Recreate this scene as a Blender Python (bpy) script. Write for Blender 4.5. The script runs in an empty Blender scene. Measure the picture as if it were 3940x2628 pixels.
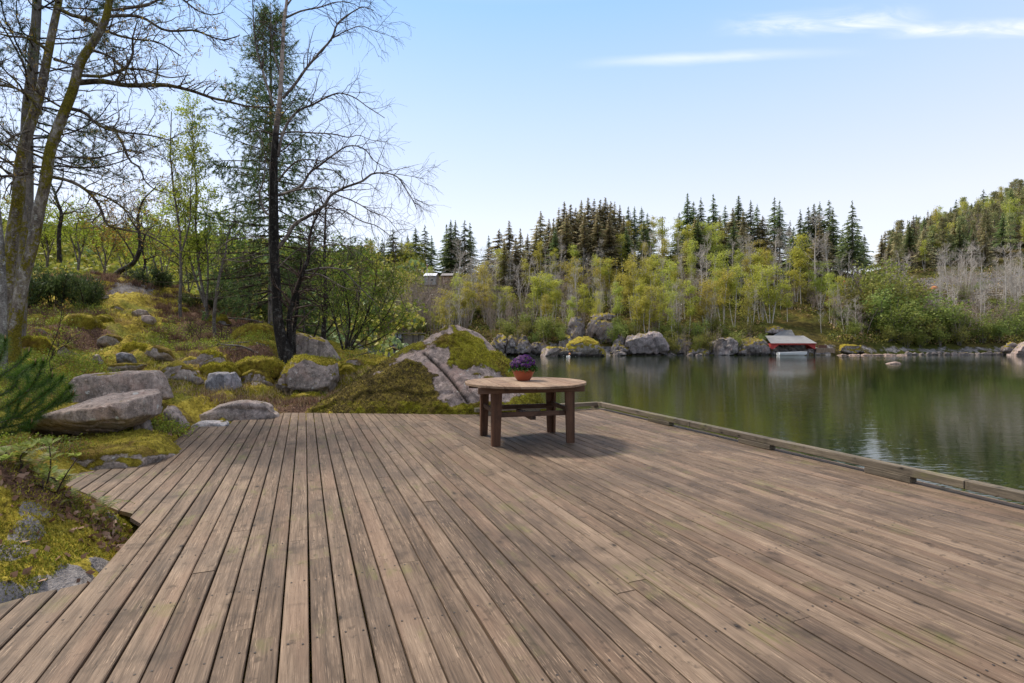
import bpy, bmesh, math, random
import numpy as np
from mathutils import Vector, Matrix

random.seed(7)
RNG = np.random.default_rng(11)
SC = bpy.context.scene
COL = SC.collection

# ---------------------------------------------------------------- camera
HC = 1.30                     # eye height above the deck
FPX = 2000.0                  # focal length in photograph pixels
cam_d = bpy.data.cameras.new("camera")
cam_d.sensor_width = 36.0
cam_d.lens = 36.0 * FPX / 3940.0
cam_d.shift_y = -9.0 / 3940.0
cam_d.clip_start = 0.05
cam_d.clip_end = 5000.0
cam = bpy.data.objects.new("camera", cam_d)
cam.location = (0, 0, HC)
cam.rotation_euler = (math.radians(90), 0, 0)
COL.objects.link(cam)
SC.camera = cam

# ---------------------------------------------------------------- sky and sun
SKY_SAT = 1.25; CLOUD_COL = (4.2, 4.1, 4.2, 1)
VEIL = [(0.0, (3.6, 3.2, 3.05)), (.22, (3.2, 3.05, 3.15)), (.38, (2.35, 2.7, 3.35)), (.54, (1.45, 2.25, 3.55)), (.66, (2.6, 2.75, 3.0)), (.85, (4.3, 3.9, 3.5))]; VEIL_MIX = .78  # upper stops lie out of view, whitened to cut blue ambient light
SUN_EL, SUN_AZ = math.radians(52), math.radians(-55)
world = bpy.data.worlds.new("World")
SC.world = world
world.use_nodes = True
wt = world.node_tree
wt.nodes.clear()
w_out = wt.nodes.new("ShaderNodeOutputWorld")
w_bg = wt.nodes.new("ShaderNodeBackground")
w_sky = wt.nodes.new("ShaderNodeTexSky")
w_sky.sky_type = 'NISHITA'
w_sky.sun_disc = False
w_sky.sun_elevation = SUN_EL
w_sky.sun_rotation = SUN_AZ
w_sky.altitude = 50
w_sky.air_density = 1.0
w_sky.dust_density = 0.2
w_sky.ozone_density = 1.2
w_bg.inputs["Strength"].default_value = 0.15
def _wn(kind, **kw):
    nd = wt.nodes.new("ShaderNode" + kind)
    for k_, v_ in kw.items(): setattr(nd, k_, v_)
    return nd
def _wm(op, a, b=0.0, c=None):
    nd = _wn("Math", operation=op)
    for i_, x_ in enumerate((a, b, c)):
        if x_ is None: continue
        if isinstance(x_, bpy.types.NodeSocket): wt.links.new(x_, nd.inputs[i_])
        else: nd.inputs[i_].default_value = x_
    return nd.outputs[0]
def _ws(x, lo, hi, a=0.0, b=1.0):
    nd = _wn("MapRange", interpolation_type='SMOOTHSTEP')
    wt.links.new(x, nd.inputs[0])
    for i_, v_ in zip((1, 2, 3, 4), (lo, hi, a, b)): nd.inputs[i_].default_value = v_
    return nd.outputs[0]
# thin streaks of high cloud, fixed to directions of the sky
w_tc = _wn("TexCoord"); w_sx = _wn("SeparateXYZ"); wt.links.new(w_tc.outputs["Generated"], w_sx.inputs[0])
w_y = _wm('MAXIMUM', w_sx.outputs[1], .05)
w_t = _wm('DIVIDE', w_sx.outputs[0], w_y); w_s = _wm('DIVIDE', w_sx.outputs[2], w_y)
w_cv = _wn("CombineXYZ"); wt.links.new(w_t, w_cv.inputs[0]); wt.links.new(_wm('MULTIPLY', w_s, 4.5), w_cv.inputs[1])
def _wnoise(scale, det=5, rough=.62, dist=.8):
    nd = _wn("TexNoise"); wt.links.new(w_cv.outputs[0], nd.inputs["Vector"])
    nd.inputs["Scale"].default_value = scale; nd.inputs["Detail"].default_value = det
    nd.inputs["Roughness"].default_value = rough; nd.inputs["Distortion"].default_value = dist
    return nd.outputs[0]
def _streak(t0, t1, s_at0, s_at1, below, above, soft_t):
    """band along a line in (t, s); crisp lower edge, wispy upper edge"""
    mid = _wm('ADD', _wm('MULTIPLY', _wm('SUBTRACT', w_t, t0), (s_at1 - s_at0) / (t1 - t0)), s_at0)
    d = _wm('SUBTRACT', w_s, mid)
    d = _wm('ADD', d, _wm('MULTIPLY', _wm('SUBTRACT', _wnoise(3.2, 3), .5), above * .9))
    m = _wm('MULTIPLY', _ws(d, -below, below * .3), _ws(d, 0.0, above, 1, 0))
    return _wm('MULTIPLY', m, _wm('MULTIPLY', _ws(w_t, t0, t0 + soft_t), _ws(w_t, t1 - soft_t, t1, 1, 0)))
w_n = _ws(_wnoise(6.0), .34, .66)
w_n2 = _ws(_wnoise(2.5), .30, .62)
c1 = _wm('MULTIPLY', _streak(.36, .84, .588, .612, .018, .046, .2), _wm('ADD', _wm('MULTIPLY', w_n, .62), .06))
c2 = _wm('MULTIPLY', _streak(.68, 1.6, .585, .615, .016, .030, .12), _wm('ADD', _wm('MULTIPLY', w_n, .42), .18))
c3 = _wm('MULTIPLY', _streak(.08, .72, .526, .552, .014, .02, .26), _wm('ADD', _wm('MULTIPLY', w_n2, .3), .14))
c4 = _wm('MULTIPLY', _streak(-1.0, -.50, .665, .70, .03, .06, .1), _wm('ADD', _wm('MULTIPLY', w_n2, .35), .25))
w_cl = _wm('MINIMUM', _wm('ADD', _wm('ADD', c1, c2), _wm('ADD', c3, c4)), .85)
w_hs = _wn("HueSaturation"); w_hs.inputs["Saturation"].default_value = SKY_SAT; w_hs.inputs["Value"].default_value = 1.0
wt.links.new(w_sky.outputs[0], w_hs.inputs["Color"])
# added sky gradient evens the dome; whitened above the view to warm ambient light
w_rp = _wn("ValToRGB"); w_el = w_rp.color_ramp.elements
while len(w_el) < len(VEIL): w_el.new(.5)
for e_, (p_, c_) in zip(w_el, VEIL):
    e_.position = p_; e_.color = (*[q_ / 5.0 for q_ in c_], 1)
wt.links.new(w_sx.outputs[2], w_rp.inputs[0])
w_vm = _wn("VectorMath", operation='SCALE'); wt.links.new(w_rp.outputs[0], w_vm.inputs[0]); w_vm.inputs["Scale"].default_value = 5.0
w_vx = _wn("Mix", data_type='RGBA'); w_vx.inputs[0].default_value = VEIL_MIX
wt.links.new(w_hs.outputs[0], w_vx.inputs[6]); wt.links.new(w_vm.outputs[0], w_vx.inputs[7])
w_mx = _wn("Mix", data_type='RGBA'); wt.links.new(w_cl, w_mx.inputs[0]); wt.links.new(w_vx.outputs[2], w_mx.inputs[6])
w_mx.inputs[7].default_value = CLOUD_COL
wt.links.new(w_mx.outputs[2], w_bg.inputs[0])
wt.links.new(w_bg.outputs[0], w_out.inputs[0])

sun_d = bpy.data.lights.new("sun", 'SUN')
sun_d.energy = 2.5
sun_d.angle = math.radians(8)
sun_d.color = (1.0, 0.91, 0.78)
sun = bpy.data.objects.new("sun", sun_d)
sdir = Vector((math.sin(SUN_AZ) * math.cos(SUN_EL), math.cos(SUN_AZ) * math.cos(SUN_EL), math.sin(SUN_EL)))
sun.rotation_euler = sdir.to_track_quat('Z', 'Y').to_euler()
sun.location = sdir * 60
COL.objects.link(sun)

SC.view_settings.view_transform = 'Standard'
SC.view_settings.look = 'None'
SC.view_settings.exposure = 1.05
SC.view_settings.gamma = 1.0
SC.cycles.max_bounces = 6
SC.cycles.transparent_max_bounces = 8
SC.cycles.caustics_reflective = False
SC.cycles.caustics_refractive = False
SC.cycles.sample_clamp_indirect = 4.0

# ---------------------------------------------------------------- helpers: nodes
class Mat:
    """small builder for node materials"""
    def __init__(self, name):
        self.m = bpy.data.materials.new(name)
        self.m.use_nodes = True
        self.t = self.m.node_tree
        self.t.nodes.clear()
        self.out = self.t.nodes.new("ShaderNodeOutputMaterial")
    def n(self, kind, **kw):
        nd = self.t.nodes.new("ShaderNode" + kind)
        for k, v in kw.items():
            if hasattr(nd, k):
                setattr(nd, k, v)
        return nd
    def put(self, sock, v):
        if isinstance(v, bpy.types.NodeSocket):
            self.t.links.new(v, sock)
        elif isinstance(v, (tuple, list)) and len(v) == 3 and sock.type == 'RGBA':
            sock.default_value = (*v, 1)
        else:
            sock.default_value = v
    def obj(self):
        return self.n("TexCoord").outputs["Object"]
    def pos(self):
        return self.n("NewGeometry").outputs["Position"]
    def nz(self):
        s = self.n("SeparateXYZ"); self.put(s.inputs[0], self.n("NewGeometry").outputs["Normal"])
        return s.outputs["Z"]
    def xyz(self, vec):
        s = self.n("SeparateXYZ"); self.put(s.inputs[0], vec)
        return s.outputs
    def attr(self, name, out="Fac"):
        a = self.n("Attribute"); a.attribute_name = name
        return a.outputs[out]
    def rnd(self):
        return self.n("ObjectInfo").outputs["Random"]
    def scale(self, vec, s):
        v = self.n("VectorMath", operation='MULTIPLY')
        self.put(v.inputs[0], vec); v.inputs[1].default_value = s if isinstance(s, tuple) else (s, s, s)
        return v.outputs[0]
    def vadd(self, a, b):
        v = self.n("VectorMath", operation='ADD'); self.put(v.inputs[0], a); self.put(v.inputs[1], b)
        return v.outputs[0]
    def noise(self, vec, scale, detail=3.0, rough=0.55, dist=0.0, out="Fac"):
        t = self.n("TexNoise"); self.put(t.inputs["Vector"], vec)
        t.inputs["Scale"].default_value = scale; t.inputs["Detail"].default_value = detail
        t.inputs["Roughness"].default_value = rough; t.inputs["Distortion"].default_value = dist
        return t.outputs[out]
    def voro(self, vec, scale, feature='F1', out="Distance", rand=1.0):
        t = self.n("TexVoronoi"); t.feature = feature; self.put(t.inputs["Vector"], vec)
        t.inputs["Scale"].default_value = scale; t.inputs["Randomness"].default_value = rand
        return t.outputs[out]
    def math(self, op, a, b=0.0, clamp=False):
        t = self.n("Math", operation=op); t.use_clamp = clamp
        self.put(t.inputs[0], a); self.put(t.inputs[1], b)
        return t.outputs[0]
    def step(self, x, lo, hi, a=0.0, b=1.0):
        t = self.n("MapRange"); t.interpolation_type = 'SMOOTHSTEP'
        self.put(t.inputs[0], x)
        for i, v in zip((1, 2, 3, 4), (lo, hi, a, b)):
            self.put(t.inputs[i], v)
        return t.outputs[0]
    def ramp(self, fac, stops, interp='LINEAR'):
        t = self.n("ValToRGB"); t.color_ramp.interpolation = interp
        el = t.color_ramp.elements
        while len(el) < len(stops):
            el.new(0.5)
        for e, (p, c) in zip(el, stops):
            e.position = p; e.color = (*c, 1)
        self.put(t.inputs[0], fac)
        return t.outputs[0]
    def mix(self, fac, a, b, mode='MIX'):
        t = self.n("Mix"); t.data_type = 'RGBA'; t.blend_type = mode; t.clamp_factor = True
        self.put(t.inputs[0], fac); self.put(t.inputs[6], a); self.put(t.inputs[7], b)
        return t.outputs[2]
    def fmix(self, fac, a, b):
        t = self.n("Mix"); t.data_type = 'FLOAT'
        self.put(t.inputs[0], fac); self.put(t.inputs[2], a); self.put(t.inputs[3], b)
        return t.outputs[0]
    def hsv(self, col, h=0.5, s=1.0, v=1.0):
        t = self.n("HueSaturation")
        self.put(t.inputs["Hue"], h); self.put(t.inputs["Saturation"], s); self.put(t.inputs["Value"], v)
        self.put(t.inputs["Color"], col)
        return t.outputs[0]
    def bump(self, h, strength=0.5, dist=0.02, normal=None):
        t = self.n("Bump"); t.inputs["Strength"].default_value = strength; t.inputs["Distance"].default_value = dist
        self.put(t.inputs["Height"], h)
        if normal is not None:
            self.put(t.inputs["Normal"], normal)
        return t.outputs[0]
    def finish(self, base, rough=0.8, normal=None, spec=0.3, metal=0.0, trans=None, tfac=0.35):
        p = self.n("BsdfPrincipled")
        self.put(p.inputs["Base Color"], base); self.put(p.inputs["Roughness"], rough)
        self.put(p.inputs["Specular IOR Level"], spec); self.put(p.inputs["Metallic"], metal)
        if normal is not None:
            self.put(p.inputs["Normal"], normal)
        sh = p.outputs[0]
        if trans is not None:
            tr = self.n("BsdfTranslucent"); self.put(tr.inputs[0], trans)
            mx = self.n("MixShader"); mx.inputs[0].default_value = tfac
            self.t.links.new(sh, mx.inputs[1]); self.t.links.new(tr.outputs[0], mx.inputs[2])
            sh = mx.outputs[0]
        self.t.links.new(sh, self.out.inputs[0])
        return self.m

# ---------------------------------------------------------------- helpers: numeric noise
def _hash(ix, iy, iz, seed):
    h = (ix.astype(np.int64) * 374761393 + iy.astype(np.int64) * 668265263 + iz.astype(np.int64) * 2147483647 + seed * 974711)
    h = (h ^ (h >> 13)) * 1274126177
    h = h & 0xffffffff
    h = (h ^ (h >> 16)) & 0xffffff
    return h.astype(np.float64) / 0xffffff
def vnoise(P, seed=0):
    P = np.asarray(P, float)
    I = np.floor(P).astype(np.int64); F = P - I; F = F * F * (3 - 2 * F)
    r = 0
    for dx in (0, 1):
        wx = F[:, 0] if dx else 1 - F[:, 0]
        for dy in (0, 1):
            wy = F[:, 1] if dy else 1 - F[:, 1]
            for dz in (0, 1):
                wz = F[:, 2] if dz else 1 - F[:, 2]
                r = r + wx * wy * wz * _hash(I[:, 0] + dx, I[:, 1] + dy, I[:, 2] + dz, seed)
    return r * 2 - 1
def fbm(P, scale=1.0, octs=4, gain=0.5, seed=0):
    P = np.asarray(P, float) * scale
    a, s, t = 1.0, 0, 0
    for o in range(octs):
        s = s + a * vnoise(P * (2.03 ** o) + 17.3 * o, seed + o); t += a; a *= gain
    return s / t

# ---------------------------------------------------------------- helpers: meshes and objects
class MB:
    """collects points and faces, builds one mesh"""
    def __init__(self):
        self.v = []; self.f = []; self.mi = []; self.n = 0; self.sm = []; self.val = []; self.tone = None
    def add(self, V, F, mi=0, smooth=True):
        V = np.asarray(V, float).reshape(-1, 3)
        F = np.asarray(F, np.int64)
        self.v.append(V); self.f.append(F + self.n); self.n += len(V)
        self.val.append(np.full(len(V), 0.0 if self.tone is None else self.tone))
        self.mi.append(np.full(len(F), mi, np.int32)); self.sm.append(np.full(len(F), smooth, bool))
    def mesh(self, name, mats):
        me = bpy.data.meshes.new(name)
        V = np.concatenate(self.v) if self.v else np.zeros((0, 3))
        me.vertices.add(len(V)); me.vertices.foreach_set("co", V.ravel())
        loops = np.concatenate([f.ravel() for f in self.f]) if self.f else np.zeros(0, int)
        tot = np.concatenate([np.full(len(f), f.shape[1]) for f in self.f]) if self.f else np.zeros(0, int)
        me.loops.add(len(loops)); me.loops.foreach_set("vertex_index", loops.astype(np.int32))
        me.polygons.add(len(tot))
        me.polygons.foreach_set("loop_start", np.concatenate([[0], np.cumsum(tot)[:-1]]).astype(np.int32))
        me.polygons.foreach_set("loop_total", tot.astype(np.int32))
        me.polygons.foreach_set("material_index", np.concatenate(self.mi))
        me.polygons.foreach_set("use_smooth", np.concatenate(self.sm))
        for m in (mats if isinstance(mats, (list, tuple)) else [mats]):
            me.materials.append(m)
        if self.tone is not None:
            me.attributes.new('tone', 'FLOAT', 'POINT').data.foreach_set('value', np.concatenate(self.val).astype(np.float32))
        me.update(calc_edges=True)
        return me
    # --- shapes
    def box(self, c, size, rot=None, mi=0, bev=0.0):
        """box with optional chamfer on all edges; rot = 3x3 columns as axes"""
        hx, hy, hz = [s / 2 for s in size]
        R = np.eye(3) if rot is None else np.asarray(rot, float)
        c = np.asarray(c, float)
        if bev <= 0:
            V = np.array([[x, y, z] for z in (-hz, hz) for y in (-hy, hy) for x in (-hx, hx)])
            F = [[0, 2, 3, 1], [4, 5, 7, 6], [0, 1, 5, 4], [2, 6, 7, 3], [0, 4, 6, 2], [1, 3, 7, 5]]
            self.add(V @ R.T + c, F, mi, False)
            return
        bm = bmesh.new()
        bmesh.ops.create_cube(bm, size=1.0)
        bmesh.ops.scale(bm, vec=(size[0], size[1], size[2]), verts=bm.verts)
        bmesh.ops.bevel(bm, geom=list(bm.edges), offset=bev, segments=1, affect='EDGES', profile=0.5)
        bm.verts.index_update()
        V = np.array([v.co[:] for v in bm.verts]) @ R.T + c
        for k in (3, 4):
            F = [[v.index for v in f.verts] for f in bm.faces if len(f.verts) == k]
            if F:
                if k == 4:
                    self.add(V, F, mi, False)
                else:
                    self.add(V, F, mi, False)
        bm.free()
    def tube(self, P, R, sides=5, mi=0, cap=False, smooth=True):
        P = np.asarray(P, float); R = np.broadcast_to(np.asarray(R, float), (len(P),))
        T = np.gradient(P, axis=0); T /= (np.linalg.norm(T, axis=1, keepdims=True) + 1e-9)
        up = np.array([0.31, 0.17, 0.93]) if abs(T[0][2]) < 0.8 else np.array([0.95, 0.2, 0.1])
        A = np.cross(T, up); A /= (np.linalg.norm(A, axis=1, keepdims=True) + 1e-9)
        B = np.cross(T, A)
        th = np.linspace(0, 2 * math.pi, sides, endpoint=False)
        ring = (A[:, None, :] * np.cos(th)[None, :, None] + B[:, None, :] * np.sin(th)[None, :, None]) * R[:, None, None] + P[:, None, :]
        V = ring.reshape(-1, 3)
        n = len(P); i = np.arange(n - 1)[:, None] * sides; j = np.arange(sides)[None, :]; j2 = (j + 1) % sides
        F = np.stack([i + j, i + sides + j, i + sides + j2, i + j2], -1).reshape(-1, 4)
        self.add(V, F, mi, smooth)
        if cap:
            for e, rev in ((0, False), (n - 1, True)):
                c = P[e]; VV = np.vstack([ring[e], c])
                FF = [[k, (k + 1) % sides, sides] if not rev else [(k + 1) % sides, k, sides] for k in range(sides)]
                self.add(VV, FF, mi, False)
    def lathe(self, prof, c, seg=32, mi=0):
        """prof: list of (r, z)"""
        th = np.linspace(0, 2 * math.pi, seg, endpoint=False)
        V = np.array([[r * math.cos(t), r * math.sin(t), z] for r, z in prof for t in th]) + np.asarray(c, float)
        F = [[i * seg + j, i * seg + (j + 1) % seg, (i + 1) * seg + (j + 1) % seg, (i + 1) * seg + j]
             for i in range(len(prof) - 1) for j in range(seg)]
        self.add(V, F, mi, True)
    def prism(self, poly, z0, z1, mi=0):
        """upright prism from a plan polygon (counter-clockwise)"""
        n = len(poly)
        V = [[x, y, z0] for x, y in poly] + [[x, y, z1] for x, y in poly]
        bm_f = [[i, (i + 1) % n, n + (i + 1) % n, n + i] for i in range(n)]
        self.add(V, bm_f, mi, False)
        self.add([[x, y, z1] for x, y in poly], [list(range(n))], mi, False)
        self.add([[x, y, z0] for x, y in poly], [list(range(n))[::-1]], mi, False)
    def cards(self, C, size, aspect=0.6, mi=0, N=None, jitter=1.0, kind='leaf'):
        """many leaf-sized faces at points C; N = preferred long axis (n,3) or None"""
        C = np.asarray(C, float); n = len(C)
        if n == 0:
            return
        a = RNG.normal(size=(n, 3)) * jitter
        if N is not None:
            a = a + np.asarray(N, float)
        a /= np.linalg.norm(a, axis=1, keepdims=True) + 1e-9
        b = np.cross(a, RNG.normal(size=(n, 3))); b /= np.linalg.norm(b, axis=1, keepdims=True) + 1e-9
        s = np.broadcast_to(np.asarray(size, float), (n,))[:, None]
        if kind == 'leaf':        # rhombus
            V = np.stack([C - a * s * .5, C + b * s * .5 * aspect - a * s * .05, C + a * s * .5, C - b * s * .5 * aspect - a * s * .05], 1)
            F = np.arange(n * 4).reshape(n, 4)
        else:                      # needle: thin triangle from the base C outwards
            V = np.stack([C - b * s * .5 * aspect, C + b * s * .5 * aspect, C + a * s], 1)
            F = np.arange(n * 3).reshape(n, 3)
        self.add(V.reshape(-1, 3), F, mi, False)

def obj(name, mesh, parent=None, loc=None):
    o = bpy.data.objects.new(name, mesh)
    COL.objects.link(o)
    if parent is not None:
        o.parent = parent
    if loc is not None:
        o.location = loc
    return o
def tag(o, label=None, cat=None, group=None, kind=None):
    if label: o["label"] = label
    if cat: o["category"] = cat
    if group: o["group"] = group
    if kind: o["kind"] = kind
    return o
def thing(name, label, cat, loc=(0, 0, 0), rz=0.0, group=None):
    o = bpy.data.objects.new(name, None)
    COL.objects.link(o)
    o.empty_display_size = 0.2
    o.location = loc; o.rotation_euler = (0, 0, rz)
    return tag(o, label, cat, group)
def part(name, mb, mats, parent, label=None):
    """mb in world coordinates; the part is moved into its parent's frame"""
    o = obj(name, mb.mesh(name, mats), parent)
    o.matrix_parent_inverse = Matrix()
    M = Matrix.Translation(parent.location) @ parent.rotation_euler.to_matrix().to_4x4()
    o.data.transform(M.inverted())
    if label: o["label"] = label
    return o
def copy_tree(o, loc, rz=0.0, scale=(1, 1, 1), label=None):
    r = o.copy(); COL.objects.link(r)
    r.location = loc; r.rotation_euler = (0, 0, rz); r.scale = scale
    if label: r["label"] = label
    for ch in list(o.children):
        c = ch.copy(); COL.objects.link(c); c.parent = r
        for g in list(ch.children):
            d = g.copy(); COL.objects.link(d); d.parent = c
    return r

# a pixel of the photograph at depth Y becomes a point of the place
def at(px, py, Y):
    return np.array([(px - 1970.0) / FPX * Y, Y, HC - (py - 1305.0) / FPX * Y])
def on_plane(px, py, z=0.0):
    Y = FPX * (HC - z) / (py - 1305.0)
    return np.array([(px - 1970.0) / FPX * Y, Y, z])
def interp(tab, x):
    t = np.array(tab, float)
    return np.interp(x, t[:, 0], t[:, 1])
WATER_Z = -1.2
ORD = ("first second third fourth fifth sixth seventh eighth ninth tenth eleventh twelfth thirteenth fourteenth fifteenth sixteenth "
       "seventeenth eighteenth nineteenth twentieth").split()
def ordinal(i):
    if i < 20:
        return ORD[i]
    t, u = divmod(i + 1, 10)
    tens = ["", "", "twenty", "thirty", "forty", "fifty", "sixty", "seventy", "eighty", "ninety"][t % 10]
    if u == 0:
        return tens[:-1] + "ieth"
    return tens + "-" + ORD[u - 1]
# ---------------------------------------------------------------- materials
def mat_wood(name, c0, c1, c2, along='Y', grain=1.0, algae=0.35, rough=0.75, wear=0.5):
    """weathered timber; the grain runs along the given local axis"""
    M = Mat(name)
    o = M.obj(); tone = M.attr("tone")
    sh = M.n("CombineXYZ")
    M.put(sh.inputs[0], M.math('MULTIPLY', tone, 37.0)); M.put(sh.inputs[1], M.math('MULTIPLY', tone, 91.0)); M.put(sh.inputs[2], M.math('MULTIPLY', tone, 13.0))
    v = M.vadd(o, sh.outputs[0])
    ax = {'X': (1, 28, 28), 'Y': (28, 1, 28), 'Z': (28, 28, 1)}[along]
    ax2 = {'X': (.8, 7, 7), 'Y': (7, .8, 7), 'Z': (7, 7, .8)}[along]
    fine = M.noise(M.scale(v, ax), 3.2 * grain, 4, .65)
    hair = M.noise(M.scale(v, ax), 9.0 * grain, 2, .6)
    wide = M.noise(M.scale(v, ax2), 1.6, 4, .6, .6)
    patch = M.noise(o, 1.1, 4, .6)
    blot = M.noise(o, 4.5, 3, .55)
    k = M.math('ADD', M.math('MULTIPLY', fine, .55), M.math('MULTIPLY', wide, .45))
    k = M.math('ADD', k, M.math('MULTIPLY', M.math('SUBTRACT', tone, .5), .16))
    col = M.ramp(k, [(.33, c0), (.5, c1), (.66, c2)])
    # pale worn streaks, raised grain rubbed clean
    streak = M.math('MULTIPLY', M.step(hair, .55, .68), M.step(M.noise(M.scale(v, ax2), 2.3, 3, .6), .46, .66))
    col = M.mix(M.math('MULTIPLY', streak, wear), col, tuple(min(.6, c * 1.75) for c in c2))
    # pinkish and silvery boards, dark damp stains
    col = M.mix(M.step(M.noise(M.scale(v, ax2), .55, 2), .53, .64, 0, .45), col, M.mix(k, tuple(c * f for c, f in zip(c1, (.75, .66, .64))), tuple(c * f for c, f in zip(c2, (1.06, .93, .90)))))
    col = M.mix(M.step(patch, .47, .66, 0, .62), col, M.mix(k, tuple(c * .45 for c in c0), tuple(c * .95 for c in c1)))
    col = M.mix(M.step(blot, .57, .70, 0, .5), col, tuple(c * .6 for c in c0))
    col = M.mix(M.step(M.noise(o, 13, 3, .6), .60, .72, 0, .55), col, tuple(c * .55 for c in c0))
    spl = M.math('MULTIPLY', M.step(M.noise(M.scale(v, ax), 5.5 * grain, 5, .8), .56, .66), M.step(M.noise(o, 2.6, 4, .6), .47, .60))
    col = M.mix(M.math('MULTIPLY', spl, wear), col, tuple(min(.62, c * 2.0) for c in c2))
    # algae film
    al = M.math('MULTIPLY', M.step(M.noise(o, 1.9, 5, .65), .52, .68), M.step(M.noise(M.scale(v, ax2), 3.0, 3, .6), .42, .62))
    col = M.mix(M.math('MULTIPLY', al, algae), col, (.13, .135, .035))
    # knots and hairline cracks
    kv = {'X': (5, 8.3, 8.3), 'Y': (8.3, 5, 8.3), 'Z': (8.3, 8.3, 5)}[along]
    vk = M.scale(v, kv)
    kc = M.xyz(M.voro(vk, 1.0, out="Color"))[0]
    kd = M.voro(vk, 1.0)
    kn = M.math('MULTIPLY', M.step(kd, .07, .13, 1, 0), M.step(kc, .80, .82))
    ring = M.math('MULTIPLY', M.step(kd, .12, .30, 1, 0), M.step(kc, .80, .82))
    col = M.mix(M.math('MULTIPLY', ring, .45), col, tuple(c * .75 for c in c0))
    col = M.mix(M.math('MULTIPLY', kn, .9), col, (.016, .011, .008))
    cr = M.step(hair, .30, .37, 1, 0)
    col = M.mix(M.math('MULTIPLY', cr, .5), col, tuple(c * .4 for c in c0))
    h = M.math('ADD', M.math('MULTIPLY', fine, .6), M.math('MULTIPLY', hair, .5))
    h = M.math('SUBTRACT', h, M.math('MULTIPLY', kn, .5))
    return M.finish(col, M.step(patch, .3, .7, rough + .08, rough - .1), M.bump(h, .7, .005), spec=.28)

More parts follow.
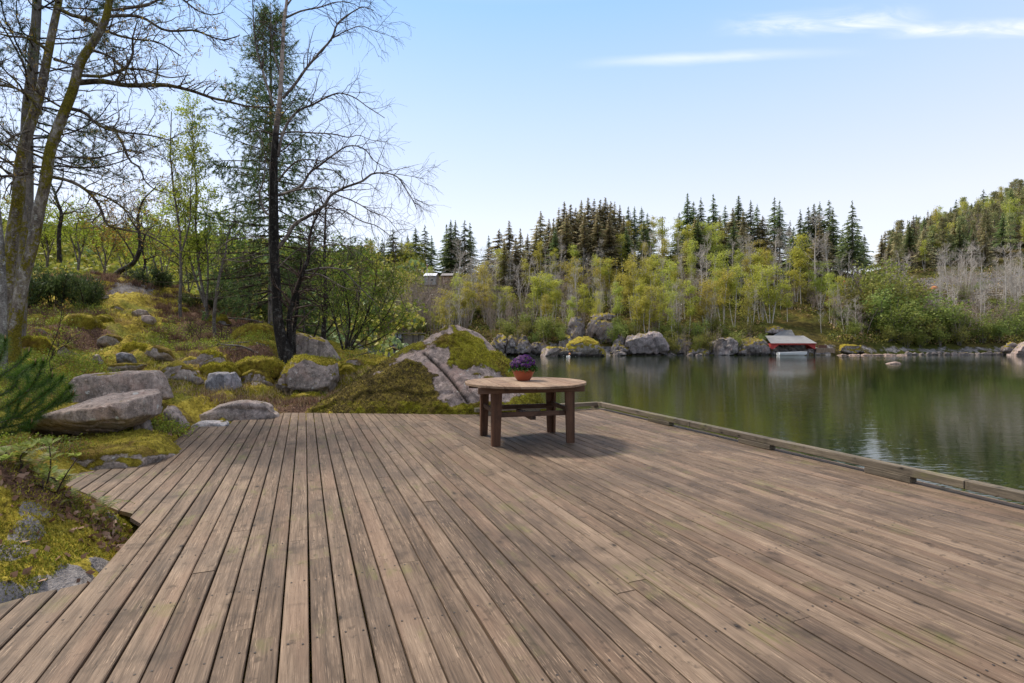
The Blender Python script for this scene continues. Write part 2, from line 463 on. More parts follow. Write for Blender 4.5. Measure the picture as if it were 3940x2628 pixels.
def mat_rock(name, tint=(1, 1, 1), moss=0.5, lichen=.5, scale=1.0, dark=0.0, moss_cols=None, use_attr=False, wet=False):
    """granite with lichen and moss lying on it"""
    M = Mat(name)
    geo = M.obj(); z = M.nz()
    p = M.vadd(geo, M.scale(M.n("ObjectInfo").outputs["Location"], .73))
    big = M.noise(p, 1.3 * scale, 5, .6)
    mid = M.noise(p, 6.0 * scale, 5, .65)
    fine = M.noise(p, 42 * scale, 4, .7)
    spk = M.voro(p, 95 * scale)
    med = M.noise(p, 17 * scale, 4, .7)
    k = M.math('ADD', M.math('MULTIPLY', big, .35), M.math('ADD', M.math('MULTIPLY', mid, .35), M.math('ADD', M.math('MULTIPLY', fine, .22), M.math('MULTIPLY', med, .28))))
    k = M.math('SUBTRACT', M.math('MULTIPLY', k, 1.25), .22)
    t = lambda c: tuple(min(.8, a * b * 1.35) for a, b in zip(c, tint))
    col = M.ramp(k, [(.38, t((.085, .08, .078))), (.52, t((.20, .185, .178))), (.64, t((.30, .275, .265))), (.75, t((.40, .37, .35)))])
    col = M.mix(M.step(M.noise(p, 2.4 * scale, 3, .6), .5, .7, 0, .35), col, t((.30, .215, .19)))
    col = M.mix(M.step(spk, .18, .34, .55, 0), col, t((.07, .065, .065)))
    # dark weather streaks running down
    st = M.noise(M.scale(p, (5, 5, .7)), 1.4 * scale, 4, .6)
    col = M.mix(M.step(st, .52, .66, 0, .5 + dark), col, t((.06, .056, .055)))
    col = M.mix(M.step(M.noise(p, 11 * scale, 5, .75), .54, .64, 0, .6), col, t((.055, .05, .048)))
    col = M.mix(M.step(M.noise(p, 8.3 * scale, 5, .75), .57, .66, 0, .55), col, t((.42, .385, .37)))
    if wet:
        col = M.mix(M.step(M.math('ADD', M.xyz(M.pos())[2], M.math('MULTIPLY', M.noise(p, .5, 3), .5)), -.75, -.45, .8, 0), col, (.018, .016, .015))
    # lichen discs
    lv = M.voro(M.vadd(p, M.scale(M.noise(p, 5, 2, out="Color"), .16)), 4.2 * scale)
    ln = M.noise(p, 9 * scale, 3)
    li = M.math('MULTIPLY', M.step(lv, .13, .17, 1, 0), M.step(ln, .44, .5))
    col = M.mix(M.math('MULTIPLY', li, lichen), col, (.48, .48, .45))
    li2 = M.math('MULTIPLY', M.step(M.noise(p, 14 * scale, 4, .7), .56, .66), M.step(M.noise(p, 2.0, 2), .45, .6))
    col = M.mix(M.math('MULTIPLY', li2, lichen * .5), col, (.42, .42, .38))
    # moss
    mc = moss_cols or [(.045, .036, .007), (.165, .132, .014), (.31, .25, .028), (.38, .33, .06)]
    mfine = M.noise(p, 70, 3, .7)
    mk = M.math('ADD', M.math('MULTIPLY', M.noise(p, 3.1, 4, .6), .35), M.math('ADD', M.math('MULTIPLY', mfine, .28), M.math('MULTIPLY', M.noise(p, 15, 5, .75), .55)))
    mk = M.math('SUBTRACT', M.math('MULTIPLY', mk, 1.35), .26)
    mcol = M.ramp(mk, [(.34, mc[0]), (.48, mc[1]), (.6, mc[2]), (.75, mc[3])])
    mcol = M.mix(M.step(M.noise(p, 1.7, 4, .6), .5, .62, 0, .7), mcol, M.mix(mk, (.035, .02, .006), (.16, .09, .02)))
    if use_attr:
        br = M.math('ADD', M.attr("brown"), M.math('MULTIPLY', M.math('SUBTRACT', M.noise(p, 4, 5, .7), .5), 1.2))
        bcol = M.ramp(mk, [(.30, (.016, .012, .006)), (.5, (.075, .055, .016)), (.62, (.18, .135, .026)), (.78, (.28, .24, .04))])
        mcol = M.mix(M.step(br, .4, .6), mcol, bcol)
    if use_attr:
        m = M.math('ADD', M.attr("moss"), M.math('MULTIPLY', M.math('SUBTRACT', M.noise(p, 7, 5, .7), .5), 1.1))
        mm = M.step(m, .44, .56)
    else:
        m = M.math('ADD', M.math('MULTIPLY', z, .42), M.math('MULTIPLY', M.noise(p, 2.1, 6, .68), 1.15))
        mm = M.step(m, 1.08 - moss * .62, 1.16 - moss * .62)
    col = M.mix(mm, col, mcol)
    if use_attr:
        col = M.mix(M.attr('crack'), col, (.012, .009, .006))
    h = M.math('ADD', M.math('MULTIPLY', mid, .7), M.math('ADD', M.math('MULTIPLY', fine, .25), M.math('MULTIPLY', med, .5)))
    mh = M.math('ADD', M.math('MULTIPLY', mfine, .9), M.math('ADD', M.math('MULTIPLY', M.noise(p, 18, 4, .6), 1.0), .5))
    hh = M.fmix(mm, h, M.math('ADD', mh, .4))
    return M.finish(col, .92, M.bump(hh, .9, .035), spec=.15)

def mat_ground():
    M = Mat("mossy_ground")
    p = M.pos(); z = M.nz()
    n1 = M.noise(p, .55, 5, .6); n2 = M.noise(p, 1.7, 5, .62); n3 = M.noise(p, 9, 5, .65); f = M.noise(p, 60, 4, .7)
    n4 = M.noise(p, 22, 5, .72)
    k = M.math('ADD', M.math('MULTIPLY', n2, .28), M.math('ADD', M.math('MULTIPLY', n3, .36), M.math('ADD', M.math('MULTIPLY', f, .2), M.math('MULTIPLY', n4, .4))))
    k = M.math('SUBTRACT', M.math('MULTIPLY', k, 1.4), .36)
    moss = M.ramp(k, [(.36, (.06, .048, .008)), (.5, (.25, .195, .024)), (.6, (.42, .335, .05)), (.74, (.50, .43, .11))])
    green = M.ramp(k, [(.36, (.035, .04, .006)), (.52, (.15, .15, .018)), (.7, (.29, .28, .045))])
    rust = M.ramp(k, [(.36, (.03, .018, .008)), (.52, (.12, .068, .025)), (.7, (.23, .14, .06))])
    litter = M.ramp(M.math('ADD', M.math('MULTIPLY', M.noise(p, 26, 3, .6), .6), M.math('MULTIPLY', f, .4)), [(.36, (.03, .018, .012)), (.52, (.13, .075, .05)), (.68, (.30, .20, .15))])
    col = M.mix(M.step(n1, .47, .60), moss, green)
    col = M.mix(M.step(M.noise(p, .8, 5, .65), .53, .66, 0, .7), col, rust)
    lit = M.step(M.math('ADD', M.attr("litter"), M.math('MULTIPLY', M.math('SUBTRACT', n2, .5), .9)), .42, .6)
    col = M.mix(lit, col, litter)
    # bare granite showing through
    rk = M.ramp(M.math('ADD', M.math('MULTIPLY', n3, .5), M.math('MULTIPLY', f, .5)), [(.36, (.10, .092, .09)), (.52, (.24, .22, .215)), (.68, (.38, .35, .33))])
    ba = M.step(M.math('ADD', M.attr("bare"), M.math('MULTIPLY', M.math('SUBTRACT', M.noise(p, 4.0, 6, .68), .5), 1.3)), .44, .52)
    col = M.mix(ba, col, rk)
    h = M.math('ADD', M.math('MULTIPLY', f, .6), M.math('ADD', M.math('MULTIPLY', n3, .9), M.math('MULTIPLY', M.noise(p, 26, 4, .6), .9)))
    return M.finish(col, .95, M.bump(h, .9, .04), spec=.1)

def mat_hill():
    M = Mat("far_hillside")
    p = M.pos()
    n1 = M.noise(p, .05, 5, .6); n2 = M.noise(p, .22, 5, .65); f = M.noise(p, 1.6, 5, .7)
    k = M.math('ADD', M.math('MULTIPLY', n2, .5), M.math('MULTIPLY', f, .5))
    col = M.ramp(k, [(.36, (.018, .017, .006)), (.5, (.075, .06, .018)), (.62, (.15, .11, .03)), (.74, (.17, .15, .05))])
    grn = M.ramp(k, [(.36, (.02, .026, .006)), (.52, (.07, .075, .015)), (.7, (.13, .14, .03))])
    col = M.mix(M.step(n1, .46, .58), col, grn)
    rk = M.ramp(f, [(.34, (.05, .047, .046)), (.52, (.18, .168, .165)), (.68, (.32, .30, .29))])
    ba = M.step(M.math('ADD', M.attr("bare"), M.math('MULTIPLY', M.math('SUBTRACT', M.noise(p, .5, 6, .68), .5), 1.3)), .44, .54)
    col = M.mix(ba, col, rk)
    return M.finish(col, .95, M.bump(M.math('ADD', f, n2), .9, .5), spec=.08)

def mat_water():
    M = Mat("lake_water")
    p = M.pos()
    big = M.noise(p, .045, 3, .5)
    calm = M.step(big, .36, .62, .35, 1.0)
    a = M.noise(M.scale(p, (.55, 1.5, 1)), 1.25, 3, .5, .3)
    b = M.noise(M.scale(p, (.8, 2.6, 1)), 4.2, 2, .5)
    c = M.noise(M.scale(p, (.35, .9, 1)), .33, 2, .5)
    h = M.math('ADD', M.math('MULTIPLY', a, .055), M.math('ADD', M.math('MULTIPLY', b, .02), M.math('MULTIPLY', c, .03)))
    h = M.math('MULTIPLY', h, calm)
    nb = M.n("Bump"); nb.inputs["Strength"].default_value = 1.0; nb.inputs["Distance"].default_value = WATER_BUMP
    M.put(nb.inputs["Height"], h)
    pr = M.n("BsdfPrincipled")
    M.put(pr.inputs["Base Color"], (.012, .020, .008)); pr.inputs["Roughness"].default_value = .03
    pr.inputs["IOR"].default_value = 1.33
    M.put(pr.inputs["Normal"], nb.outputs[0])
    M.t.links.new(pr.outputs[0], M.out.inputs[0])
    return M.m
WATER_BUMP = .24

def mat_leaf(name, stops, tfac=.45, hue_var=.03, val_var=.5, rough=.6, clump=0.0, tint_stops=None):
    """leaf-sized faces: colour varies leaf by leaf and, a little, tree by tree"""
    M = Mat(name)
    isl = M.n("NewGeometry").outputs["Random Per Island"]
    col = M.ramp(isl, stops)
    if tint_stops:
        col = M.mix(.55, col, M.ramp(M.rnd(), tint_stops))
    if clump:
        col = M.mix(M.step(M.noise(M.obj(), clump, 2), .42, .62, 0, .6), col, tuple(c * .55 for c in stops[0][1]))
    col = M.hsv(col, M.math('ADD', .5 - hue_var / 2, M.math('MULTIPLY', M.rnd(), hue_var)), 1.0,
                M.math('ADD', 1 - val_var / 2, M.math('MULTIPLY', M.rnd(), val_var)))
    return M.finish(col, rough, None, spec=.25, trans=col, tfac=tfac)

def mat_bark(name, stops, scale=8.0, moss=0.0, white=0.0, stretch=.25, bumpd=.02, fade=None):
    M = Mat(name)
    o = M.obj()
    v = M.scale(o, (1, 1, stretch))
    a = M.noise(v, scale, 5, .65, .4); b = M.noise(o, scale * 4, 4, .7)
    k = M.math('ADD', M.math('MULTIPLY', a, .6), M.math('MULTIPLY', b, .4))
    k = M.math('SUBTRACT', M.math('MULTIPLY', k, 1.3), .15)
    col = M.ramp(k, stops)
    if fade is not None:            # bark turns pale and papery above a height (birch)
        z0, z1, pale = fade
        zz = M.math('ADD', M.xyz(o)[2], M.math('MULTIPLY', M.math('SUBTRACT', M.noise(o, 1.3, 3), .5), 2.0))
        pc = M.ramp(M.noise(M.scale(o, (1, 1, 3)), 5, 4, .6), [(.36, tuple(c * .25 for c in pale)), (.48, pale), (.7, tuple(min(.8, c * 1.25) for c in pale))])
        col = M.mix(M.step(zz, z0, z1), col, pc)
    if white:
        col = M.mix(M.math('MULTIPLY', M.step(M.noise(o, 11, 4, .7), .54, .64), white), col, (.42, .42, .39))
    if moss:
        mz = M.math('ADD', M.math('MULTIPLY', M.noise(M.scale(o, (1, 1, .45)), 2.6, 5, .7), 1.0), M.math('ADD', M.math('MULTIPLY', b, .35), M.math('MULTIPLY', M.noise(o, 16, 4, .75), .5)))
        mz = M.math('SUBTRACT', mz, .36)
        mc = M.ramp(b, [(.35, (.05, .04, .007)), (.55, (.15, .125, .016)), (.7, (.22, .19, .03))])
        col = M.mix(M.step(mz, .66 - moss * .22, .74 - moss * .22), col, mc)
    return M.finish(col, .9, M.bump(k, .8, bumpd), spec=.15)

WOOD_DECK = mat_wood("weathered_decking", (.050, .034, .023), (.128, .088, .060), (.228, .164, .114), 'Y', algae=.42, wear=.65)
WOOD_RAIL = mat_wood("mossy_rail_timber", (.05, .042, .03), (.125, .10, .072), (.22, .18, .125), 'Y', algae=.6, wear=.5)
WOOD_TOP = mat_wood("worn_tabletop", (.13, .078, .048), (.24, .160, .104), (.33, .24, .165), 'Y', algae=0.0, wear=.25)
WOOD_LEG = mat_wood("stained_table_timber", (.040, .017, .009), (.080, .036, .019), (.125, .062, .034), 'Z', algae=0.0, wear=.35, rough=.6)
WOOD_BAR = mat_wood("stained_stretcher", (.04, .020, .012), (.085, .044, .026), (.15, .09, .06), 'X', algae=0.0, wear=.6, rough=.65)
ROCK_GREY = mat_rock("grey_granite", tint=(1.1, .99, .92), moss=.05, lichen=.8, scale=1.4)
ROCK_SLAB = mat_rock("warm_granite_slab", tint=(1.15, 1.0, .90), moss=.0, lichen=.75, scale=1.2)
ROCK_MOSS = mat_rock("half_mossy_granite", tint=(1.08, .98, .9), moss=.72, lichen=.6, scale=1.3)
ROCK_FULL = mat_rock("moss_covered_rock", moss=1.25, lichen=.3, scale=1.3)
ROCK_BIG = mat_rock("boulder_granite", tint=(.92, .79, .72), moss=.5, lichen=.45, scale=1.0, use_attr=True,
                    moss_cols=[(.045, .032, .008), (.12, .10, .01), (.20, .19, .012), (.28, .27, .03)])
ROCK_FAR = mat_rock("shore_granite", tint=(.76, .72, .72), moss=.42, lichen=.9, scale=.42, dark=.3, wet=True)
ROCK_FARMOSS = mat_rock("mossy_shore_granite", tint=(1, .95, .9), moss=.8, lichen=.6, scale=.42, wet=True)
GROUND = mat_ground()
HILL = mat_hill()
WATER = mat_water()
# ---------------------------------------------------------------- the ground near the deck
DA = math.atan2(798.0, 2000.0)
UX, UY = -math.sin(DA), math.cos(DA)        # along the boards
VX, VY = math.cos(DA), math.sin(DA)         # across the boards
def uv2xy(u, v): return np.array([u * UX + v * VX, u * UY + v * VY])
def xy2uv(x, y): return x * UX + y * UY, x * VX + y * VY
V_RAIL = 5.06; U_FAR = 8.5; V_OUT = 5.2

_edge_px = [(0, 2324), (82, 2297), (225, 2266), (334, 2242), (531, 2025), (541, 2008), (512, 2000), (504, 1974), (436, 1957), (412, 1943),
            (340, 1902), (245, 1865), (299, 1820), (381, 1808), (442, 1800), (560, 1775), (637, 1761), (623, 1747), (735, 1641),
            (878, 1640), (893, 1618), (1050, 1609), (1085, 1589), (1110, 1588), (1840, 1595)]
DECK_POLY = [on_plane(*p)[:2] for p in _edge_px]
DECK_POLY = ([np.array([-4.6, -3.5]), np.array([-4.6, 2.15]), np.array([-3.2, 2.42])] + DECK_POLY +
             [uv2xy(U_FAR, 2.78), uv2xy(U_FAR, V_OUT), uv2xy(-6.0, V_OUT)])
DECK_POLY = np.array(DECK_POLY)
def in_poly(X, Y, poly):
    c = np.zeros(X.shape, bool); n = len(poly)
    for i in range(n):
        x0, y0 = poly[i]; x1, y1 = poly[(i + 1) % n]
        hit = ((y0 > Y) != (y1 > Y)) & (X < (x1 - x0) * (Y - y0) / (y1 - y0 + 1e-12) + x0)
        c ^= hit
    return c

# heights read off the photograph: pixel and assumed distance
_tp = [ # mound beside the deck
    (100, 1790, 3.4), (0, 1760, 3.3), (-300, 1700, 3.2), (200, 1850, 3.6), (330, 1930, 3.75), (440, 1995, 3.78), (100, 2000, 3.1), (0, 2050, 3.0),
    (200, 2150, 2.95), (360, 2110, 3.3), (0, 2250, 2.62), (-300, 2150, 2.6), (430, 2060, 3.5), (150, 1900, 3.3),
    # behind the mound, under the slab
    (100, 1750, 4.9), (230, 1795, 5.0), (60, 1710, 5.8), (300, 1745, 5.6), (500, 1725, 6.0), (650, 1680, 6.7), (-300, 1640, 5.5), (690, 1690, 6.2),
    (150, 1640, 6.8), (400, 1600, 7.2), (640, 1590, 7.6), (760, 1600, 8.4), (-100, 1560, 6.8),
    # meadow behind the slabs
    (700, 1490, 9.5), (850, 1545, 9.2), (1000, 1545, 9.7), (1120, 1545, 9.9), (1250, 1500, 10.6), (900, 1440, 11), (650, 1405, 11), (400, 1410, 10.2),
    (200, 1430, 9.3), (100, 1405, 9.2), (-200, 1400, 9.0), (300, 1520, 8.6), (1100, 1460, 11.2), (1400, 1470, 10.9),
    (450, 1335, 12.5), (300, 1300, 12.5), (150, 1270, 12.5), (-200, 1250, 12.5), (560, 1240, 14.8), (800, 1290, 14.5), (1000, 1330, 13.2),
    (1110, 1395, 12), (1300, 1385, 12.6), (1420, 1385, 12.4), (1500, 1375, 12.6), (960, 1260, 16),
    (420, 1200, 16), (520, 1150, 17.5), (500, 1095, 19), (350, 1060, 20), (480, 1068, 20.3), (700, 1115, 20), (200, 1080, 17.5), (0, 1100, 16), (-300, 1080, 16),
    (850, 1190, 20), (1050, 1260, 20), (1250, 1320, 19), (1400, 1350, 18), (1500, 1400, 16),
    (350, 1100, 26), (700, 1180, 26), (0, 1080, 26), (1000, 1290, 26), (1250, 1340, 26), (-600, 1060, 26), (-900, 1200, 12), (-900, 1500, 6), (-900, 1100, 20)]
_T = [at(*p) for p in _tp]
for x, y in DECK_POLY[2:28]:
    _T.append(np.array([x, y, -.10]))
for x, y in [(-6, 1.2), (-5, 0), (-5, 2.4)]:
    _T.append(np.array([x, y, .1]))
_T += [np.array(p, float) for p in [(-1, 2, -.5), (-1.5, 4, -.5), (-1.5, 6, -.45), (-2, 8, -.4), (0, 8, -.9), (1.2, 10.5, -2.2), (2, 4, -2.2), (4, 2, -2.4), (1.5, 14, -2.6),
        (0.2, 12.3, -1.5), (-1.4, 14.5, -1.2), (-2.4, 18, -1.4), (-4.5, 26, -1.6), (0.4, 18, -2.8), (-1, 26, -3), (5, 9, -2.8), (8, 20, -3.2), (0.3, 10.8, -.8), (-.2, 11.6, -.5),
        (-30, 34, 1.2), (-20, 34, .8), (-10, 34, -.6), (-4, 36, -2.5), (-40, 30, 2.5), (6, 36, -3.2)]]
_T = np.array(_T)
def _tps(A, B):
    d = np.sqrt(((A[:, None, :2] - B[None, :, :2]) ** 2).sum(-1) + 1e-9)
    return d * d * np.log(d + 1e-6) * 0 + d      # linear kernel: stiff, no overshoot
_K = _tps(_T, _T) + np.eye(len(_T)) * .02
_A = np.hstack([np.ones((len(_T), 1)), _T[:, :2]])
_S = np.block([[_K, _A], [_A.T, np.zeros((3, 3))]])
_W = np.linalg.solve(_S, np.concatenate([_T[:, 2], [0, 0, 0]]))
def ground_h(X, Y, rough=True):
    X = np.asarray(X, float); Y = np.asarray(Y, float); sh = X.shape
    P = np.stack([X.ravel(), Y.ravel()], 1)
    z = np.empty(len(P))
    for i in range(0, len(P), 20000):
        q = P[i:i + 20000]
        z[i:i + 20000] = _tps(np.c_[q, np.zeros(len(q))], _T) @ _W[:-3] + _W[-3] + q @ _W[-2:]
    if rough:
        Q = np.c_[P, np.zeros(len(P))]
        d = np.hypot(P[:, 0], P[:, 1])
        a = np.clip((d - 2) / 8, .35, 1.0)
        cush = np.abs(fbm(Q, .9, 3, .5, 5))
        cush2 = np.abs(fbm(Q, 2.6, 3, .5, 8))
        mid = np.clip((d - 6) / 5, 0, 1)
        z = z + a * ((.42 + .24 * mid) * (.20 - .08 * mid - cush) + (.20 + .08 * mid) * (.2 - .06 * mid - cush2)) + .028 * fbm(Q, 9, 3, .6, 21) + .07 * np.clip((d - 9) / 6, 0, 1) * fbm(Q, .5, 3, .5, 33)
    ins = in_poly(P[:, 0], P[:, 1], DECK_POLY)
    z = np.where(ins, np.minimum(z - .05, -.12), z)
    return z.reshape(sh)
def gz(x, y):
    return float(ground_h(np.array([x]), np.array([y]))[0])

def blob(X, Y, pts):
    """soft mask round a few plan points (x, y, radius)"""
    m = np.zeros(X.shape)
    for x, y, r in pts:
        m = np.maximum(m, np.exp(-((X - x) ** 2 + (Y - y) ** 2) / (r * r)))
    return m

def build_ground():
    tt = np.linspace(-1.75, .30, 520)
    yy = np.geomspace(1.6, 38, 330)
    Tg, Yg = np.meshgrid(tt, yy)
    Xg = Tg * Yg
    Z = ground_h(Xg, Yg)
    nx, ny = len(tt), len(yy)
    V = np.stack([Xg, Yg, Z], -1).reshape(-1, 3)
    i = np.arange(ny - 1)[:, None] * nx + np.arange(nx - 1)[None, :]
    F = np.stack([i, i + 1, i + nx + 1, i + nx], -1).reshape(-1, 4)
    mb = MB(); mb.add(V, F)
    me = mb.mesh("ground", [GROUND])
    px = lambda a, b, y: tuple(at(a, b, y)[:2])
    bare = blob(V[:, 0], V[:, 1], [(*px(490, 1120, 18.3), .75), (*px(520, 1095, 18.9), .6), (*px(110, 2050, 3.05), .10), (*px(30, 2120, 2.85), .12), (*px(180, 2270, 2.7), .16), (*px(60, 2290, 2.6), .14),
        (*px(340, 1920, 3.72), .16), (*px(410, 1970, 3.76), .10), (*px(400, 2150, 3.15), .09), (*px(290, 2200, 2.9), .1), (*px(130, 1985, 3.2), .09), (*px(1000, 1480, 10.6), .2)])
    lit = blob(V[:, 0], V[:, 1], [(*px(320, 1290, 12.9), .8), (*px(230, 1290, 12.9), .7), (*px(200, 1850, 3.5), .35), (*px(420, 2040, 3.6), .2), (*px(800, 1250, 15), 1.4), (*px(950, 1360, 12.6), .7), (*px(1000, 1270, 16.5), 1.0),
        (*px(1000, 1550, 9.7), .55), (*px(1150, 1540, 9.8), .6), (*px(880, 1220, 17.5), 2.0)])
    me.attributes.new('bare', 'FLOAT', 'POINT').data.foreach_set('value', bare.astype(np.float32))
    me.attributes.new('litter', 'FLOAT', 'POINT').data.foreach_set('value', lit.astype(np.float32))
    tag(obj("ground", me), kind="structure")
build_ground()

# ---------------------------------------------------------------- far land: one sheet from the opposite shore to the skyline
SHORE = [(-3000, 44), (900, 44), (1200, 48), (1430, 58), (1560, 66), (1800, 76), (1950, 80), (2300, 80), (2700, 81), (3250, 82), (3500, 84), (3940, 83), (4600, 76), (7000, 70)]
MIDY = [(-3000, 90), (900, 90), (1500, 97), (1900, 99), (2300, 99), (2600, 101), (3000, 103), (3290, 113), (3600, 116), (3940, 116), (7000, 110)]
MIDP = [(-3000, 1190), (900, 1200), (1500, 1235), (1900, 1215), (2300, 1190), (2600, 1180), (3000, 1180), (3290, 1095), (3600, 1100), (3940, 1095), (7000, 1000)]
RIDY = [(-3000, 260), (800, 250), (1200, 210), (1500, 160), (1900, 140), (2200, 132), (2600, 130), (3000, 130), (3290, 130), (3420, 150), (3600, 190), (3800, 210), (3940, 215), (7000, 230)]
RIDP = [(-3000, 870), (0, 905), (400, 915), (800, 955), (1200, 1010), (1500, 1035), (1900, 1040), (2200, 1000), (2600, 975), (3000, 985), (3290, 1060), (3420, 1035), (3600, 940), (3800, 850), (3940, 790), (4500, 640), (7000, 600)]
def far_h(X, Y, rough=True):
    X = np.asarray(X, float); Y = np.asarray(Y, float)
    px = X / Y * FPX + 1970
    s = interp(SHORE, px); my = interp(MIDY, px); mz = HC - (interp(MIDP, px) - 1305) / FPX * my
    ry = interp(RIDY, px); rz = HC - (interp(RIDP, px) - 1305) / FPX * ry
    z = np.full(X.shape, -6.0)
    def seg(y0, z0, y1, z1):
        return z0 + (z1 - z0) * np.clip((Y - y0) / (y1 - y0), 0, 1)
    z = np.where(Y < s, seg(s - 6, -4.0, s, -1.35), np.where(Y < s + 2.5, seg(s, -1.35, s + 2.5, .6),
        np.where(Y < my, seg(s + 2.5, .6, my, mz), np.where(Y < ry, seg(my, mz, ry, rz), rz - (Y - ry) * .12))))
    if rough:
        P = np.c_[X.ravel(), Y.ravel(), np.zeros(X.size)]
        land = np.clip((Y - s) / 6, 0, 1).ravel()
        z = z + ((1.5 * fbm(P, .06, 4, .5, 41) + .5 * fbm(P, .35, 3, .5, 43)) * land + .25 * fbm(P, .8, 3, .5, 45)).reshape(X.shape)
    return z
def fz(x, y):
    return float(far_h(np.array([x]), np.array([y]))[0])

def build_far():
    tt = np.concatenate([np.linspace(-2.6, -1.05, 60)[:-1], np.linspace(-1.05, 1.05, 420), np.linspace(1.05, 2.6, 60)[1:]])
    yy = np.concatenate([np.geomspace(38, 130, 170), np.geomspace(133, 420, 70)])
    Tg, Yg = np.meshgrid(tt, yy); Xg = Tg * Yg
    Z = far_h(Xg, Yg)
    nx, ny = len(tt), len(yy)
    V = np.stack([Xg, Yg, Z], -1).reshape(-1, 3)
    i = np.arange(ny - 1)[:, None] * nx + np.arange(nx - 1)[None, :]
    F = np.stack([i, i + 1, i + nx + 1, i + nx], -1).reshape(-1, 4)
    mb = MB(); mb.add(V, F)
    me = mb.mesh("hills", [HILL])
    px = V[:, 0] / V[:, 1] * FPX + 1970
    s = interp(SHORE, px)
    bare = np.clip(1.0 - np.abs(V[:, 1] - s - 1.2) / 2.6, 0, 1) * np.where(px < 3200, .75, .55)
    g = blob(V[:, 0], V[:, 1], [(95, 121, 9), (105, 121, 9), (112, 121, 10), (124, 121, 12)])
    bare = np.maximum(bare, g * .8)
    me.attributes.new('bare', 'FLOAT', 'POINT').data.foreach_set('value', bare.astype(np.float32))
    tag(obj("hills", me), kind="structure")
build_far()

def build_water():
    mb = MB()
    mb.add([(-600, -300, WATER_Z), (600, -300, WATER_Z), (600, 420, WATER_Z), (-600, 420, WATER_Z)], [[0, 1, 2, 3]], 0, False)
    tag(obj("lake_water", mb.mesh("lake_water", [WATER])), kind="structure")
    mb = MB()
    mb.add([(-1800, -1500, -9), (1800, -1500, -9), (1800, 2600, -9), (-1800, 2600, -9)], [[0, 1, 2, 3]], 0, False)
    tag(obj("lake_bed", mb.mesh("lake_bed", [HILL])), kind="structure")
build_water()

